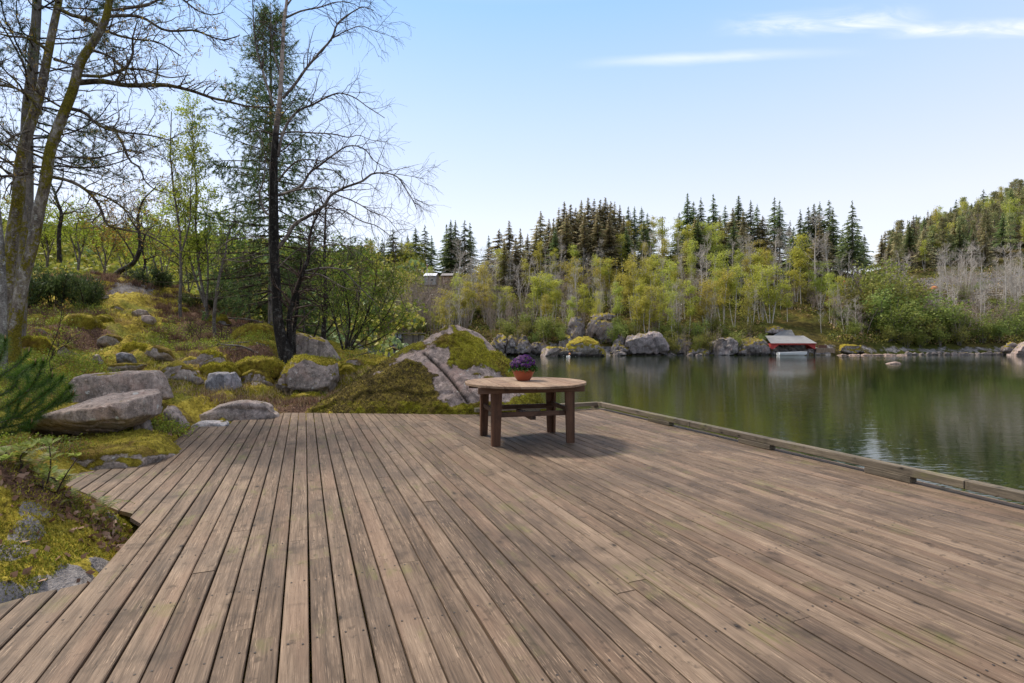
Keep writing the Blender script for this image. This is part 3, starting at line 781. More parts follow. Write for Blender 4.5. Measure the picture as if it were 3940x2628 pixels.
# ---------------------------------------------------------------- the timber deck
NAIL = Mat("rusty_nail").finish((.05, .042, .038), .6, metal=.4)
DARKGAP = Mat("damp_joist_timber").finish((.035, .028, .02), .9)
def build_deck():
    root = thing("wooden_deck", "broad weathered grey-brown timber deck with open gaps between its boards, running out to the lake", "deck", (0, 0, 0), DA)
    mb = MB(); mb.tone = 0.0
    nails = MB()
    W = .1214; v0 = .0237
    rnd = random.Random(3)
    PUV = [xy2uv(x, y) for x, y in DECK_POLY]
    def crossings(v):
        us = []
        for i in range(len(PUV)):
            (ua, va), (ub, vb) = PUV[i], PUV[(i + 1) % len(PUV)]
            if (va > v) != (vb > v):
                us.append(ua + (ub - ua) * (v - va) / (vb - va))
        us.sort()
        return [(us[i], us[i + 1]) for i in range(0, len(us) - 1, 2)]
    k = -45
    while v0 + k * W < V_OUT - .02:
        va = v0 + k * W; k += 1
        gl, gr = rnd.uniform(.0032, .0064), rnd.uniform(.0032, .0064)
        a, b = va + gl, va + W - gr
        iv = []
        for f in (.12, .5, .88):
            iv.append(crossings(a + (b - a) * f))
        n = min(len(x) for x in iv)
        mid = iv[1]
        if not mid: continue
        for (u0, u1) in mid:
            def ends(f_iv):
                best = min(f_iv, key=lambda q: abs(q[0] - u0) + abs(q[1] - u1)) if f_iv else (u0, u1)
                return best
            l, r = ends(iv[0]), ends(iv[2])
            if abs(l[0] - u0) > .5: l = (u0, l[1])
            if abs(l[1] - u1) > .5: l = (l[0], u1)
            if abs(r[0] - u0) > .5: r = (u0, r[1])
            if abs(r[1] - u1) > .5: r = (r[0], u1)
            sl0, sl1 = (r[0] - l[0]) / .76, (r[1] - l[1]) / .76
            # butt joints
            cuts = []
            c = u0 + rnd.uniform(2.0, 7.5)
            while c < u1 - .7:
                cuts.append(c); c += rnd.choice([4.8, 5.4, 6.0])
            st = [u0] + cuts; en = cuts + [u1]
            for j, (s, e) in enumerate(zip(st, en)):
                if e - s < .06: continue
                s_l = s - (sl0 / 2 if j == 0 else 0) ; s_r = s + (sl0 / 2 if j == 0 else 0)
                last = j == len(st) - 1
                e_l = e - (sl1 / 2 if last else 0); e_r = e + (sl1 / 2 if last else 0)
                if j: s_l += .0008; s_r += .0008
                if not last: e_l -= .0008; e_r -= .0008
                mb.tone = rnd.random()
                dz = rnd.uniform(-.002, .002); bow = rnd.uniform(-.0015, .0015)
                nseg = max(1, int((e - s) / .5))
                ch = .0045
                prof = [(a, -.030), (a, -ch), (a + ch, 0), (b - ch, 0), (b, -ch), (b, -.030)]
                V = []
                for q in range(nseg + 1):
                    f = q / nseg
                    wob = math.sin(f * math.pi) * bow
                    for (vv, zz) in prof:
                        t = (vv - a) / (b - a)
                        uu = (s_l + (s_r - s_l) * t) * (1 - f) + (e_l + (e_r - e_l) * t) * f
                        V.append((*uv2xy(uu, vv + wob), zz + dz + (math.sin(q * 1.7 + va * 9) * .0008)))
                F = []
                for q in range(nseg):
                    for m in range(6):
                        m2 = (m + 1) % 6
                        F.append([q * 6 + m, q * 6 + m2, q * 6 + 6 + m2, q * 6 + 6 + m])
                mb.add(V, np.array(F)[:, ::-1], 0, False)
                mb.add(np.array(V)[:6], [[5, 4, 3, 2, 1, 0]], 0, False)
                mb.add(np.array(V)[-6:], [[0, 1, 2, 3, 4, 5]], 0, False)
                # nail heads over each joist
                uj = math.ceil((s + .05) / .6) * .6
                while uj < e - .03:
                    for vv in (a + .024, b - .024):
                        c2 = uv2xy(uj + rnd.uniform(-.015, .015), vv + rnd.uniform(-.006, .006))
                        if c2[1] > 1.2:
                            th = np.linspace(0, 2 * math.pi, 6, endpoint=False)
                            nails.add(np.c_[c2[0] + .0056 * np.cos(th), c2[1] + .0056 * np.sin(th), np.full(6, dz + .0022)], [list(range(6))], 0, False)
                    uj += .6
    d = part("decking", mb, [WOOD_DECK], root)
    part("nails", nails, [NAIL], root)
    # joists and bearers under the boards
    jm = MB(); jm.tone = .4
    R3 = np.array([[VX, UX, 0], [VY, UY, 0], [0, 0, 1]])
    for q in range(-9, 15):
        u = q * .6
        if u > U_FAR: break
        c = uv2xy(u, 3.2); jm.box((*c, -.11), (4.0, .05, .15), R3)
    for vv in (1.6, 3.4, 5.12):
        c = uv2xy(1.2, vv); jm.box((*c, -.27), (.10, 14.4, .16), R3)
    part("joists", jm, [DARKGAP], root)
    for vv in (1.6, 3.4, 5.12):
        for u in (-4, -1, 2, 5, 8.2):
            pm = MB(); c = uv2xy(u, vv); pm.tube([(c[0], c[1], -.35), (c[0], c[1], -3.2)], .09, 10)
            part("pile", pm, [DARKGAP], root)
    # rail along the water and its spacer blocks
    rl = MB(); rl.tone = .2
    lens = [(-6.0, -1.9), (-1.895, 2.6), (2.605, 5.9), (5.905, 8.40)]
    for i, (a, b) in enumerate(lens):
        rl.tone = .2 + .17 * i
        c = uv2xy((a + b) / 2, V_RAIL + .05)
        rl.box((*c, .058 + .0365), (.098, b - a, .073), R3, bev=.006)
    rail = part("edge_rail", rl, [WOOD_RAIL], root)
    rl = MB(); rl.tone = .8
    c = uv2xy(U_FAR - .05, 3.9)
    rl.box((*c, .058 + .034), (2.415, .098, .068), R3, bev=.006)
    e = part("edge_rail", rl, [WOOD_RAIL_X], root)
    def rail_u(px, py):
        t = (px - 1970) / FPX
        return V_RAIL * (VX - t * VY) / (t * UY - UX)
    for a, b in ((2252, 2309), (2493, 2575), (2840, 2962), (3325, 3503)):
        ua, ub = rail_u(b, 0), rail_u(a, 0)
        bm_ = MB(); bm_.tone = random.random()
        c = uv2xy((ua + ub) / 2, V_RAIL + .045)
        bm_.box((*c, .0305), (.094, min(ub, 8.44) - ua if ub > 8.44 else ub - ua, .055), R3, bev=.004)
        part("spacer_block", bm_, [WOOD_RAIL], root)
    for u in (.9, -1.0, -2.9):
        bm_ = MB(); bm_.tone = random.random(); c = uv2xy(u, V_RAIL + .045)
        bm_.box((*c, .0305), (.094, .45, .055), R3, bev=.004)
        part("spacer_block", bm_, [WOOD_RAIL], root)
    for v in (3.0, 3.75):
        bm_ = MB(); bm_.tone = random.random(); c = uv2xy(U_FAR - .05, v)
        bm_.box((*c, .0305), (.3, .094, .055), R3, bev=.004)
        part("spacer_block", bm_, [WOOD_RAIL], root)
WOOD_RAIL_X = mat_wood("mossy_rail_timber_across", (.05, .042, .03), (.125, .10, .072), (.22, .18, .125), 'X', algae=.6, wear=.5)
build_deck()
# ---------------------------------------------------------------- stones
def hull_mesh(pts, voxel, smooth=3, amp=.02, freq=3.0, seed=0, sharp=.5, amp2=.01, cuts=0, cracks=0, cutr=(.86, .98)):
    """rock: hull of points, remeshed, softened and roughened. Returns V, F arrays"""
    bm = bmesh.new()
    for p in pts: bm.verts.new(p)
    bmesh.ops.convex_hull(bm, input=bm.verts)
    bmesh.ops.delete(bm, geom=[v for v in bm.verts if not v.link_faces], context='VERTS')
    me = bpy.data.meshes.new("tmp_rock"); bm.to_mesh(me); bm.free()
    o = bpy.data.objects.new("tmp_rock", me); COL.objects.link(o)
    md = o.modifiers.new("r", 'REMESH'); md.mode = 'VOXEL'; md.voxel_size = voxel
    dg = bpy.context.evaluated_depsgraph_get()
    ev = o.evaluated_get(dg); m2 = ev.to_mesh()
    V = np.empty(len(m2.vertices) * 3); m2.vertices.foreach_get("co", V); V = V.reshape(-1, 3)
    F = np.array([p.vertices[:] for p in m2.polygons if len(p.vertices) == 4])
    ev.to_mesh_clear()
    bpy.data.objects.remove(o); bpy.data.meshes.remove(me)
    # laplacian softening
    E = np.concatenate([F[:, [0, 1]], F[:, [1, 2]], F[:, [2, 3]], F[:, [3, 0]]])
    for _ in range(smooth):
        S = np.zeros_like(V); c = np.zeros(len(V))
        np.add.at(S, E[:, 0], V[E[:, 1]]); np.add.at(c, E[:, 0], 1)
        V = V * .4 + .6 * S / np.maximum(c, 1)[:, None]
    rs = np.random.default_rng(seed * 13 + 5)
    c = V.mean(0); ext = (V.max(0) - V.min(0)) / 2
    for _ in range(cuts):            # flat broken faces
        n = unit_(rs.normal(size=3) * [1, 1.1, .8] + [0, -.45, .25]); q = (V - c) @ n; lim = q.max() * rs.uniform(*cutr)
        V = V - n * np.maximum(q - lim, 0)[:, None] * .93
    Nn = normals(V, F)
    for _ in range(cracks):          # clefts running through
        n = unit_(rs.normal(size=3) * [1, .35, .45]); q = (V - c) @ n + .12 * ext.max() * fbm(V, .8 / ext.max(), 3, .5, seed + 3); lim = rs.uniform(-.55, .55) * np.abs(q).max()
        V = V - Nn * (np.clip(1 - np.abs(q - lim) / (.055 * ext.max() + .8 * voxel), 0, 1) ** .8 * .13 * ext.min())[:, None]
    Nn = normals(V, F)
    d = amp * fbm(V, freq, 4, .55, seed) + amp2 * fbm(V, freq * 4, 3, .6, seed + 9)
    # flat breaks: quantised low noise gives chipped facets
    q = fbm(V, freq * .7, 2, .5, seed + 31) * 3
    d = d + sharp * amp * (np.round(q) - q) * .8
    return V + Nn * d[:, None], F
def unit_(v): return v / np.linalg.norm(v)
def normals(V, F):
    a = V[F[:, 1]] - V[F[:, 0]]; b = V[F[:, 3]] - V[F[:, 0]]
    n = np.cross(a, b); N = np.zeros_like(V)
    for k in range(4): np.add.at(N, F[:, k], n)
    return N / (np.linalg.norm(N, axis=1, keepdims=True) + 1e-9)

def outline_pts(px, Y, depth, back=.7, front=.85, lift=0.0):
    """a rock's outline seen in the photograph gets its own distance and thickness"""
    P = np.array([at(x, y, Y) for x, y in px]); c = P.mean(0)
    out = [p for p in P]
    for s, dy in ((front, -depth * .38), (back, depth * .5)):
        for p in P:
            q = c + (p - c) * s; q = q + np.array([q[0] / Y * dy * .6, dy, 0]); out.append(q)
    q = P[P[:, 2] < np.median(P[:, 2])]
    for p in q:                      # root it in the ground
        out.append(np.array([p[0] * .97 + c[0] * .03, p[1] - depth * .1, p[2] - .12])); out.append(np.array([p[0], p[1] + depth * .4, p[2] - .12]))
    return out
def rock(name, label, cat, px, Y, depth, mat, voxel=.035, amp=.025, freq=2.6, seed=0, sharp=.6, smooth=3, group=None, back=.7, front=.85, amp2=.01, cuts=9, cracks=1, cutr=(.84, .98), pts=None):
    V, F = hull_mesh(pts if pts is not None else outline_pts(px, Y, depth, back, front), voxel, smooth, amp, freq, seed, sharp, amp2, cuts, cracks, cutr)
    mb = MB(); mb.add(V - V.mean(0) * [1, 1, 0], F)
    o = obj(name, mb.mesh(name, [mat]), None, (*V.mean(0)[:2], 0))
    if mat is ROCK_FULL or mat.name in ("hump_rock", "cap_rock", "cushion_rock"):
        N = normals(V, F); lo = {"hump_rock": .72, "cap_rock": .55, "cushion_rock": .62}.get(mat.name, .15)
        pile(o, V, N, np.where((N[:, 2] > lo) & (vnoise(V * 3.1, 5) > -.35), 1.0, 0), 0, 2600, (.02, .04) if Y > 8 else (.014, .026))
    return tag(o, label, cat, group)

MOSS_PILE = [mat_leaf("boulder_moss_tips", [(0, (0.120, 0.108, 0.012)), (.5, (0.312, 0.288, 0.024)), (1, (0.504, 0.456, 0.060))], .3, 0, 0, clump=1.3), mat_leaf("boulder_dark_moss", [(0, (.02, .018, .006)), (.5, (.075, .058, .016)), (1, (.17, .14, .03))], .2, 0, 0, clump=1.7)]
def pile(o, V, N, m, brown, n, size=(.016, .034)):
    """the pile of the moss: short upright tips standing on the mossy parts of a stone"""
    w = np.clip(m - .5, 0, 1); w = w / max(w.sum(), 1e-9)
    if w.sum() < .5: return
    i = RNG.choice(len(V), n, p=w)
    C = V[i] + RNG.normal(size=(n, 3)) * .014; D = N[i] * .7 + [0, 0, .5] + RNG.normal(size=(n, 3)) * .25
    b = RNG.random(n) < np.asarray(brown)[i] if np.ndim(brown) else np.zeros(n, bool)
    mb = MB()
    for k, mask in ((0, ~b), (1, b)):
        if mask.any(): mb.cards(C[mask] - D[mask] * .006, RNG.uniform(*size, mask.sum()), .5, mi=k, N=D[mask], jitter=.35, kind='needle')
    p = obj("moss", mb.mesh("moss", MOSS_PILE), o)
    p.data.transform(Matrix.Translation(-o.location))
# --- the great pointed boulder at the edge of the deck
def build_boulder():
    f = lambda x, y, Y: at(x, y, Y)
    pts = [f(1775, 1252, 10.9), f(1730, 1256, 10.8), f(1795, 1256, 11.1), f(1655, 1296, 10.6), f(1850, 1284, 11.1), f(1905, 1340, 11.0), f(1965, 1405, 10.8), f(2010, 1450, 10.6), f(2078, 1525, 10.35), f(2100, 1570, 10.2),
           f(1560, 1348, 10.5), f(1470, 1425, 10.2), f(1330, 1515, 9.75), f(1215, 1575, 9.45), f(1180, 1592, 9.3), f(1260, 1600, 9.2), f(1500, 1600, 9.12), f(1750, 1600, 9.05), f(1860, 1600, 9.05), f(2000, 1590, 9.3),
           f(1640, 1370, 9.95), f(1790, 1520, 9.2), f(1900, 1480, 9.6), f(1700, 1310, 10.35), f(1560, 1440, 9.75)]
    top = [at(1775, 1265, 11.6), at(1650, 1330, 12), at(1900, 1400, 12), at(1450, 1480, 11.6), at(2030, 1520, 11.6), at(1250, 1560, 10.8)]
    pts += top
    pts += [np.array([p[0], p[1], -.9]) for p in pts if p[2] < .5]
    V, F = hull_mesh(pts, .03, 2, .05, 1.3, 4, .9, .018, 7, 0, (.95, .99))
    N = normals(V, F)
    # where things lie, in the photograph's plan of the front face
    x = V[:, 0]; z = V[:, 2]
    pxx = x / V[:, 1] * FPX + 1970; pyy = 1305 - (z - HC) / V[:, 1] * FPX
    # the long crack across the bare face
    def seg_d(ax, ay, bx, by):
        t = np.clip(((pxx - ax) * (bx - ax) + (pyy - ay) * (by - ay)) / ((bx - ax) ** 2 + (by - ay) ** 2), 0, 1)
        return np.hypot(pxx - ax - t * (bx - ax), pyy - ay - t * (by - ay))
    cr = np.minimum(np.minimum(seg_d(1630, 1358, 1688, 1408), seg_d(1688, 1408, 1738, 1462)), np.minimum(seg_d(1738, 1462, 1775, 1512), seg_d(1775, 1512, 1800, 1548)))
    cr = cr + 3.0 * fbm(V, 6, 3, .5, 77)
    front = (V[:, 1] < 10.6)
    crk = np.where(front, np.clip(1 - cr / 7.0, 0, 1) ** .6, 0)
    V = V - N * (crk * .06)[:, None]
    step = np.clip((seg_d(1738, 1462, 1690, 1300) - 0) / 6, 0, 1)
    V = V - N * (np.where(front & (pyy > 1350) & (pyy < 1470), (1 - step) * .012, 0))[:, None]
    wob = 30 * fbm(V, 1.6, 4, .55, 51) + 22 * fbm(V, 4.0, 4, .6, 57)
    def sd(poly):
        """signed pixel distance to a polygon, positive inside"""
        n = len(poly); d = np.full(len(V), 1e9)
        for i in range(n): d = np.minimum(d, seg_d(*poly[i], *poly[(i + 1) % n]))
        return np.where(in_poly(pxx, pyy, poly), d, -d)
    def soft(v, w): return np.clip(v / w * .5 + .5, 0, 1)
    bare = soft(sd([(1575, 1372), (1640, 1350), (1680, 1335), (1722, 1345), (1732, 1400), (1760, 1392), (1785, 1425), (1830, 1402), (1880, 1420), (1960, 1452), (2010, 1500), (1950, 1545), (1860, 1535), (1740, 1562), (1690, 1530), (1664, 1490), (1672, 1450), (1640, 1415), (1610, 1392)]) + wob * .8, 22)
    bare = np.maximum(bare, soft(sd([(1620, 1335), (1618, 1306), (1680, 1270), (1735, 1250), (1742, 1285), (1700, 1300), (1660, 1322)]) + wob * .9 - 6, 22) * .62)
    bare = np.maximum(bare, soft(sd([(1430, 1450), (1560, 1345), (1605, 1345), (1590, 1374), (1540, 1392), (1480, 1440)]) + wob * .8 - 5, 20) * .7)
    bare = np.maximum(bare, soft(sd([(1745, 1240), (1800, 1240), (1870, 1285), (1915, 1350), (1880, 1352), (1850, 1312), (1800, 1278), (1765, 1272)]) + wob * .25, 12))
    m = np.clip(1.0 - bare, 0, 1)
    for bx, by, rx, ry, s in ((1735, 1398, 22, 30, .75), (1795, 1415, 16, 12, .55), (1835, 1440, 30, 10, .6), (1880, 1455, 30, 14, .7), (1800, 1460, 20, 10, .5), (1680, 1445, 12, 9, .55), (1700, 1540, 50, 14, .6), (1935, 1500, 40, 20, .6)):
        m = np.maximum(m, s * np.exp(-(((pxx - bx) / rx) ** 2 + ((pyy - by) / ry) ** 2)))
    brown = soft(pyy - (1395 - (1640 - pxx) * .12) + wob, 50) * soft(1720 - pxx + wob, 60) * .95
    brown = np.maximum(brown, .45 * soft(1600 - pxx, 60))
    brown = np.where(pyy > 1545, brown * .55, brown)
    m = np.where(crk > .2, np.minimum(m, .25), m)
    back = V[:, 1] > 10.95
    m = np.where(back, .35 + .3 * fbm(V, 1.2, 3, .5, 90), m)
    mfin = np.clip(m, 0, 1)
    lump = np.clip((mfin + .55 * fbm(V, 7, 4, .6, 61) - .45) / .2, 0, 1)
    V = V + N * (lump * (.028 + .02 * fbm(V, 11, 3, .6, 63) + .018 * fbm(V, 26, 2, .6, 64)))[:, None]
    mb = MB(); c = np.array([V[:, 0].mean(), V[:, 1].mean(), 0]); mb.add(V - c, F)
    me = mb.mesh("boulder", [ROCK_BIG])
    me.attributes.new('moss', 'FLOAT', 'POINT').data.foreach_set('value', mfin.astype(np.float32))
    me.attributes.new('brown', 'FLOAT', 'POINT').data.foreach_set('value', brown.astype(np.float32))
    me.attributes.new('crack', 'FLOAT', 'POINT').data.foreach_set('value', np.clip(crk * 1.5 - .25, 0, 1).astype(np.float32))
    bo = obj("boulder", me, None, c)
    pile(bo, V, N, mfin * (V[:, 2] > -.1), brown, 26000)
    tag(bo, "huge pointed pink-grey boulder with a long crack and thick yellow-green moss at the deck edge", "boulder")
build_boulder()

_slab = [at(*p) for p in [(300, 1566, 7.1), (430, 1513, 7.2), (520, 1502, 7.2), (612, 1495, 7.1), (200, 1590, 6.7), (179, 1592, 6.15), (290, 1576, 6.05), (385, 1566, 5.95), (478, 1546, 6.0), (560, 1524, 6.2), (618, 1508, 6.5), (631, 1556, 6.55), (622, 1592, 6.6),
         (150, 1608, 6.15), (330, 1620, 5.98), (480, 1615, 6.0), (600, 1585, 6.3), (64, 1640, 6.45), (64, 1660, 6.7), (170, 1674, 6.75), (290, 1674, 6.7), (400, 1668, 6.45), (470, 1655, 6.3), (540, 1632, 6.35), (120, 1650, 7.2), (500, 1600, 7.3)]]
rock("stone_slab", "long thick slanting granite slab with a lichen spot, lying on mossy rock beside the deck", "stone slab", None, 6.5, .9, ROCK_SLAB, .018, .022, 2.4, 3, .9, 1, pts=_slab, cuts=5, cracks=0, cutr=(.93, .99), amp2=.009)
rock("stone_block", "long flat-topped granite block behind the slanting slab", "stone block",
     [(282, 1454), (325, 1443), (472, 1431), (606, 1429), (623, 1454), (622, 1510), (478, 1530), (351, 1545), (306, 1545), (286, 1500)], 7.9, .75, ROCK_SLAB, .024, .03, 2.4, 5, .8, 1, back=.95, front=.95, cuts=6, cracks=0, cutr=(.92, .99))
rock("prop_stone", "small pale upright stone under the right end of the slanting slab", "stone", [(515, 1620), (580, 1612), (575, 1665), (520, 1665)], 6.6, .25, ROCK_GREY, .015, .012, 5, 8)
rock("low_rock", "rounded grey rock lying at the corner of the deck boards", "rock",
     [(735, 1600), (790, 1576), (845, 1556), (918, 1541), (967, 1536), (1029, 1543), (1059, 1563), (1082, 1590), (1060, 1608), (900, 1622), (830, 1626), (745, 1618)], 8.75, .62, ROCK_GREY, .022, .022, 2.8, 12, .5, 2, back=.8, front=.9)
rock("flat_stone", "flat whitish stone set level with the deck boards", "stone", [(730, 1642), (765, 1623), (870, 1621), (880, 1628), (872, 1646), (745, 1650)], 8.0, .34, mat_rock("pale_stone", tint=(1.7, 1.72, 1.75), moss=0, lichen=.2, scale=2), .014, .008, 4, 13, .3, 1, back=.9, front=.95)
rock("buried_rock", "grey rock half buried behind the slanting slab, right of its end", "rock", [(628, 1600), (636, 1558), (664, 1560), (690, 1585), (708, 1612), (690, 1622), (640, 1622)], 7.4, .4, ROCK_GREY, .02, .015, 4, 15)
rock("mossy_rock", "rounded mossy bedrock hump under the slanting slab at the deck's zigzag edge", "rock",
     [(150, 1752), (290, 1708), (450, 1690), (545, 1684), (610, 1700), (648, 1738), (640, 1765), (560, 1785), (400, 1812), (300, 1830), (180, 1800)], 5.75, 1.3, mat_rock("hump_rock", tint=(1.1, .99, .91), moss=.74, lichen=.9, scale=1.6), .026, .05, 1.8, 17, .5, 3, back=.9, front=.8, amp2=.02)
rock("capped_stone", "squat rock with a cap of yellow moss stacked on a lower mossy rock", "rock", [(759, 1383), (765, 1356), (807, 1349), (845, 1360), (860, 1386), (814, 1402), (772, 1396)], 10.8, .5, mat_rock("cap_rock", tint=(1.1, .99, .91), moss=.75, lichen=.3, scale=1.6), .022, .03, 3, 19)
rock("mossy_stone", "low moss-covered rock under the moss-capped one", "rock", [(766, 1415), (795, 1398), (890, 1395), (908, 1405), (912, 1428), (870, 1448), (780, 1448)], 10.5, .55, ROCK_FULL, .024, .03, 3, 21)
rock("square_stone", "blue-grey angular block standing in front of the moss-covered rocks", "rock", [(792, 1470), (808, 1435), (905, 1431), (923, 1465), (920, 1492), (870, 1508), (800, 1498)], 10.0, .5, mat_rock("blue_rock", tint=(.95, 1, 1.1), moss=0, lichen=.5, scale=1.4), .02, .025, 3, 23, .9, 1, back=.9, front=.92)
rock("flat_rock", "thin flat pink slab lying above a dark rock, left of the blue-grey block", "rock", [(663, 1432), (690, 1425), (770, 1430), (772, 1447), (700, 1450)], 10.4, .45, ROCK_SLAB, .018, .012, 3, 25, .5, 1, back=.95, front=.95)
rock("dark_rock", "dark lichen-spotted rock under the thin pink slab", "rock", [(697, 1458), (760, 1450), (778, 1462), (792, 1492), (740, 1492), (698, 1480)], 10.1, .45, mat_rock("dark_rock_face", tint=(.7, .7, .72), moss=.25, lichen=.7, scale=1.4), .02, .025, 3, 27)
rock("moss_boulder", "wide boulder wholly covered in olive moss, left of the black trunk's foot", "boulder", [(902, 1432), (906, 1395), (960, 1375), (1060, 1373), (1092, 1400), (1085, 1442), (1040, 1462), (930, 1466)], 11.2, 1.1, ROCK_FULL, .034, .06, 1.8, 29, .5, 3)
rock("moss_mound", "green mossy rock dome behind, left of the black trunk", "boulder", [(885, 1300), (915, 1262), (960, 1246), (1020, 1241), (1062, 1262), (1080, 1310), (1000, 1335), (890, 1325)], 14.6, 1.6, ROCK_FULL, .045, .06, 1.5, 31, .4, 3)
rock("grey_boulder", "rounded grey boulder with dark stains, just right of the black trunk", "boulder", [(1105, 1300), (1128, 1276), (1190, 1286), (1260, 1309), (1290, 1345), (1287, 1368), (1250, 1384), (1130, 1384), (1105, 1350)], 12.9, 1.2, mat_rock("stained_rock", tint=(1.1, .99, .91), moss=.28, lichen=.6, scale=1.2, dark=.2), .034, .04, 1.8, 33, .5, 2)
rock("split_boulder", "grey boulder with a bright moss cushion, in front of the black trunk", "boulder", [(1060, 1470), (1085, 1425), (1130, 1370), (1180, 1366), (1297, 1384), (1300, 1440), (1285, 1488), (1200, 1502), (1090, 1494)], 11.0, 1.0, mat_rock("cushion_rock", tint=(1.1, .99, .91), moss=.62, lichen=.7, scale=1.1), .03, .04, 1.8, 35, .7, 2, back=.85)
rock("shaded_stone", "small mossy rock in the grass, right of the moss-cushioned boulder", "rock", [(1300, 1440), (1310, 1402), (1350, 1400), (1372, 1425), (1365, 1460), (1310, 1462)], 11.5, .5, ROCK_FULL, .026, .03, 3, 37)
rock("step_stone", "thin grey step stone on the mossy path, the higher of two", "stone", [(500, 1203), (536, 1190), (565, 1195), (566, 1206), (530, 1212)], 15.9, .5, ROCK_GREY, .03, .02, 3, 39)
rock("step_stone", "thicker grey step stone on the mossy path, the lower of two", "stone", [(531, 1222), (545, 1212), (592, 1213), (594, 1234), (565, 1242), (535, 1238)], 15.2, .5, ROCK_GREY, .03, .02, 3, 41)
rock("ledge_stone", "small upright stone at the end of a mossy ledge below the path", "stone", [(353, 1392), (362, 1362), (382, 1360), (388, 1392)], 10.5, .3, ROCK_GREY, .02, .02, 4, 43)
rock("ledge_stone", "dark flat stone in the moss left of the blueberry shrubs", "stone", [(446, 1362), (470, 1354), (512, 1362), (515, 1380), (455, 1382)], 10.9, .35, mat_rock("dark_rock_face", tint=(.75, .78, .85), moss=.1, lichen=.4, scale=1.4), .02, .02, 4, 45)
rock("ledge_stone", "dark stone under an overhanging lip of moss by the path", "stone", [(220, 1352), (235, 1326), (268, 1325), (285, 1350), (260, 1362)], 10.9, .4, ROCK_MOSS, .024, .02, 4, 47)
rock("ledge_stone", "long low stone edge with a mossy back behind the granite block", "stone", [(410, 1412), (440, 1398), (560, 1396), (575, 1402), (520, 1408), (430, 1418)], 10.0, .35, ROCK_MOSS, .02, .02, 4, 49)
rock("moss_ledge", "dark mossed rock ledge above the leaf-littered hollow", "rock", [(235, 1232), (260, 1208), (330, 1208), (375, 1222), (380, 1262), (330, 1295), (250, 1296), (235, 1270)], 13.4, .9, ROCK_FULL, .035, .05, 2.2, 51, .6, 2)

# half-buried stones scattered over the mossy slope
_sl = [(150, 12.2), (210, 13.8), (285, 11.6), (330, 13.4), (395, 14.4), (430, 12.9), (455, 16.2), (560, 13.2), (585, 16.0), (610, 11.6), (640, 12.2), (655, 14.6), (690, 9.9), (745, 11.2), (825, 12.0), (870, 13.6), (930, 10.3), (985, 10.8), (1010, 13.2), (1180, 10.4), (1360, 11.9), (1420, 12.3), (250, 10.1), (120, 10.8), (520, 11.9), (380, 17.0), (700, 17.4), (840, 16.2)]
for _i, (_x, _Y) in enumerate(sorted(_sl)):
    _X = (_x - 1970) / FPX * _Y; _g = gz(_X, _Y); _py = 1305 - (_g - HC) / _Y * FPX
    _w = RNG.uniform(.16, .42) / _Y * FPX; _h = _w * RNG.uniform(.45, .8)
    _full = _i % 5 in (0, 2)
    _o = rock("slope_stone", f"{'moss-padded' if _full else 'bare grey'} half-buried stone on the mossy slope, {ordinal(_i)} of these from the left", "stone",
         [(_x - _w, _py + 4), (_x - _w * .8, _py - _h * .6), (_x - _w * .1, _py - _h * RNG.uniform(.8, 1.1)), (_x + _w * .7, _py - _h * RNG.uniform(.5, .9)), (_x + _w, _py + 4)], _Y, RNG.uniform(.3, .6), ROCK_FULL if _full else ROCK_MOSS, .03, .03, 3, 200 + _i, group="half-buried stones on the slope")
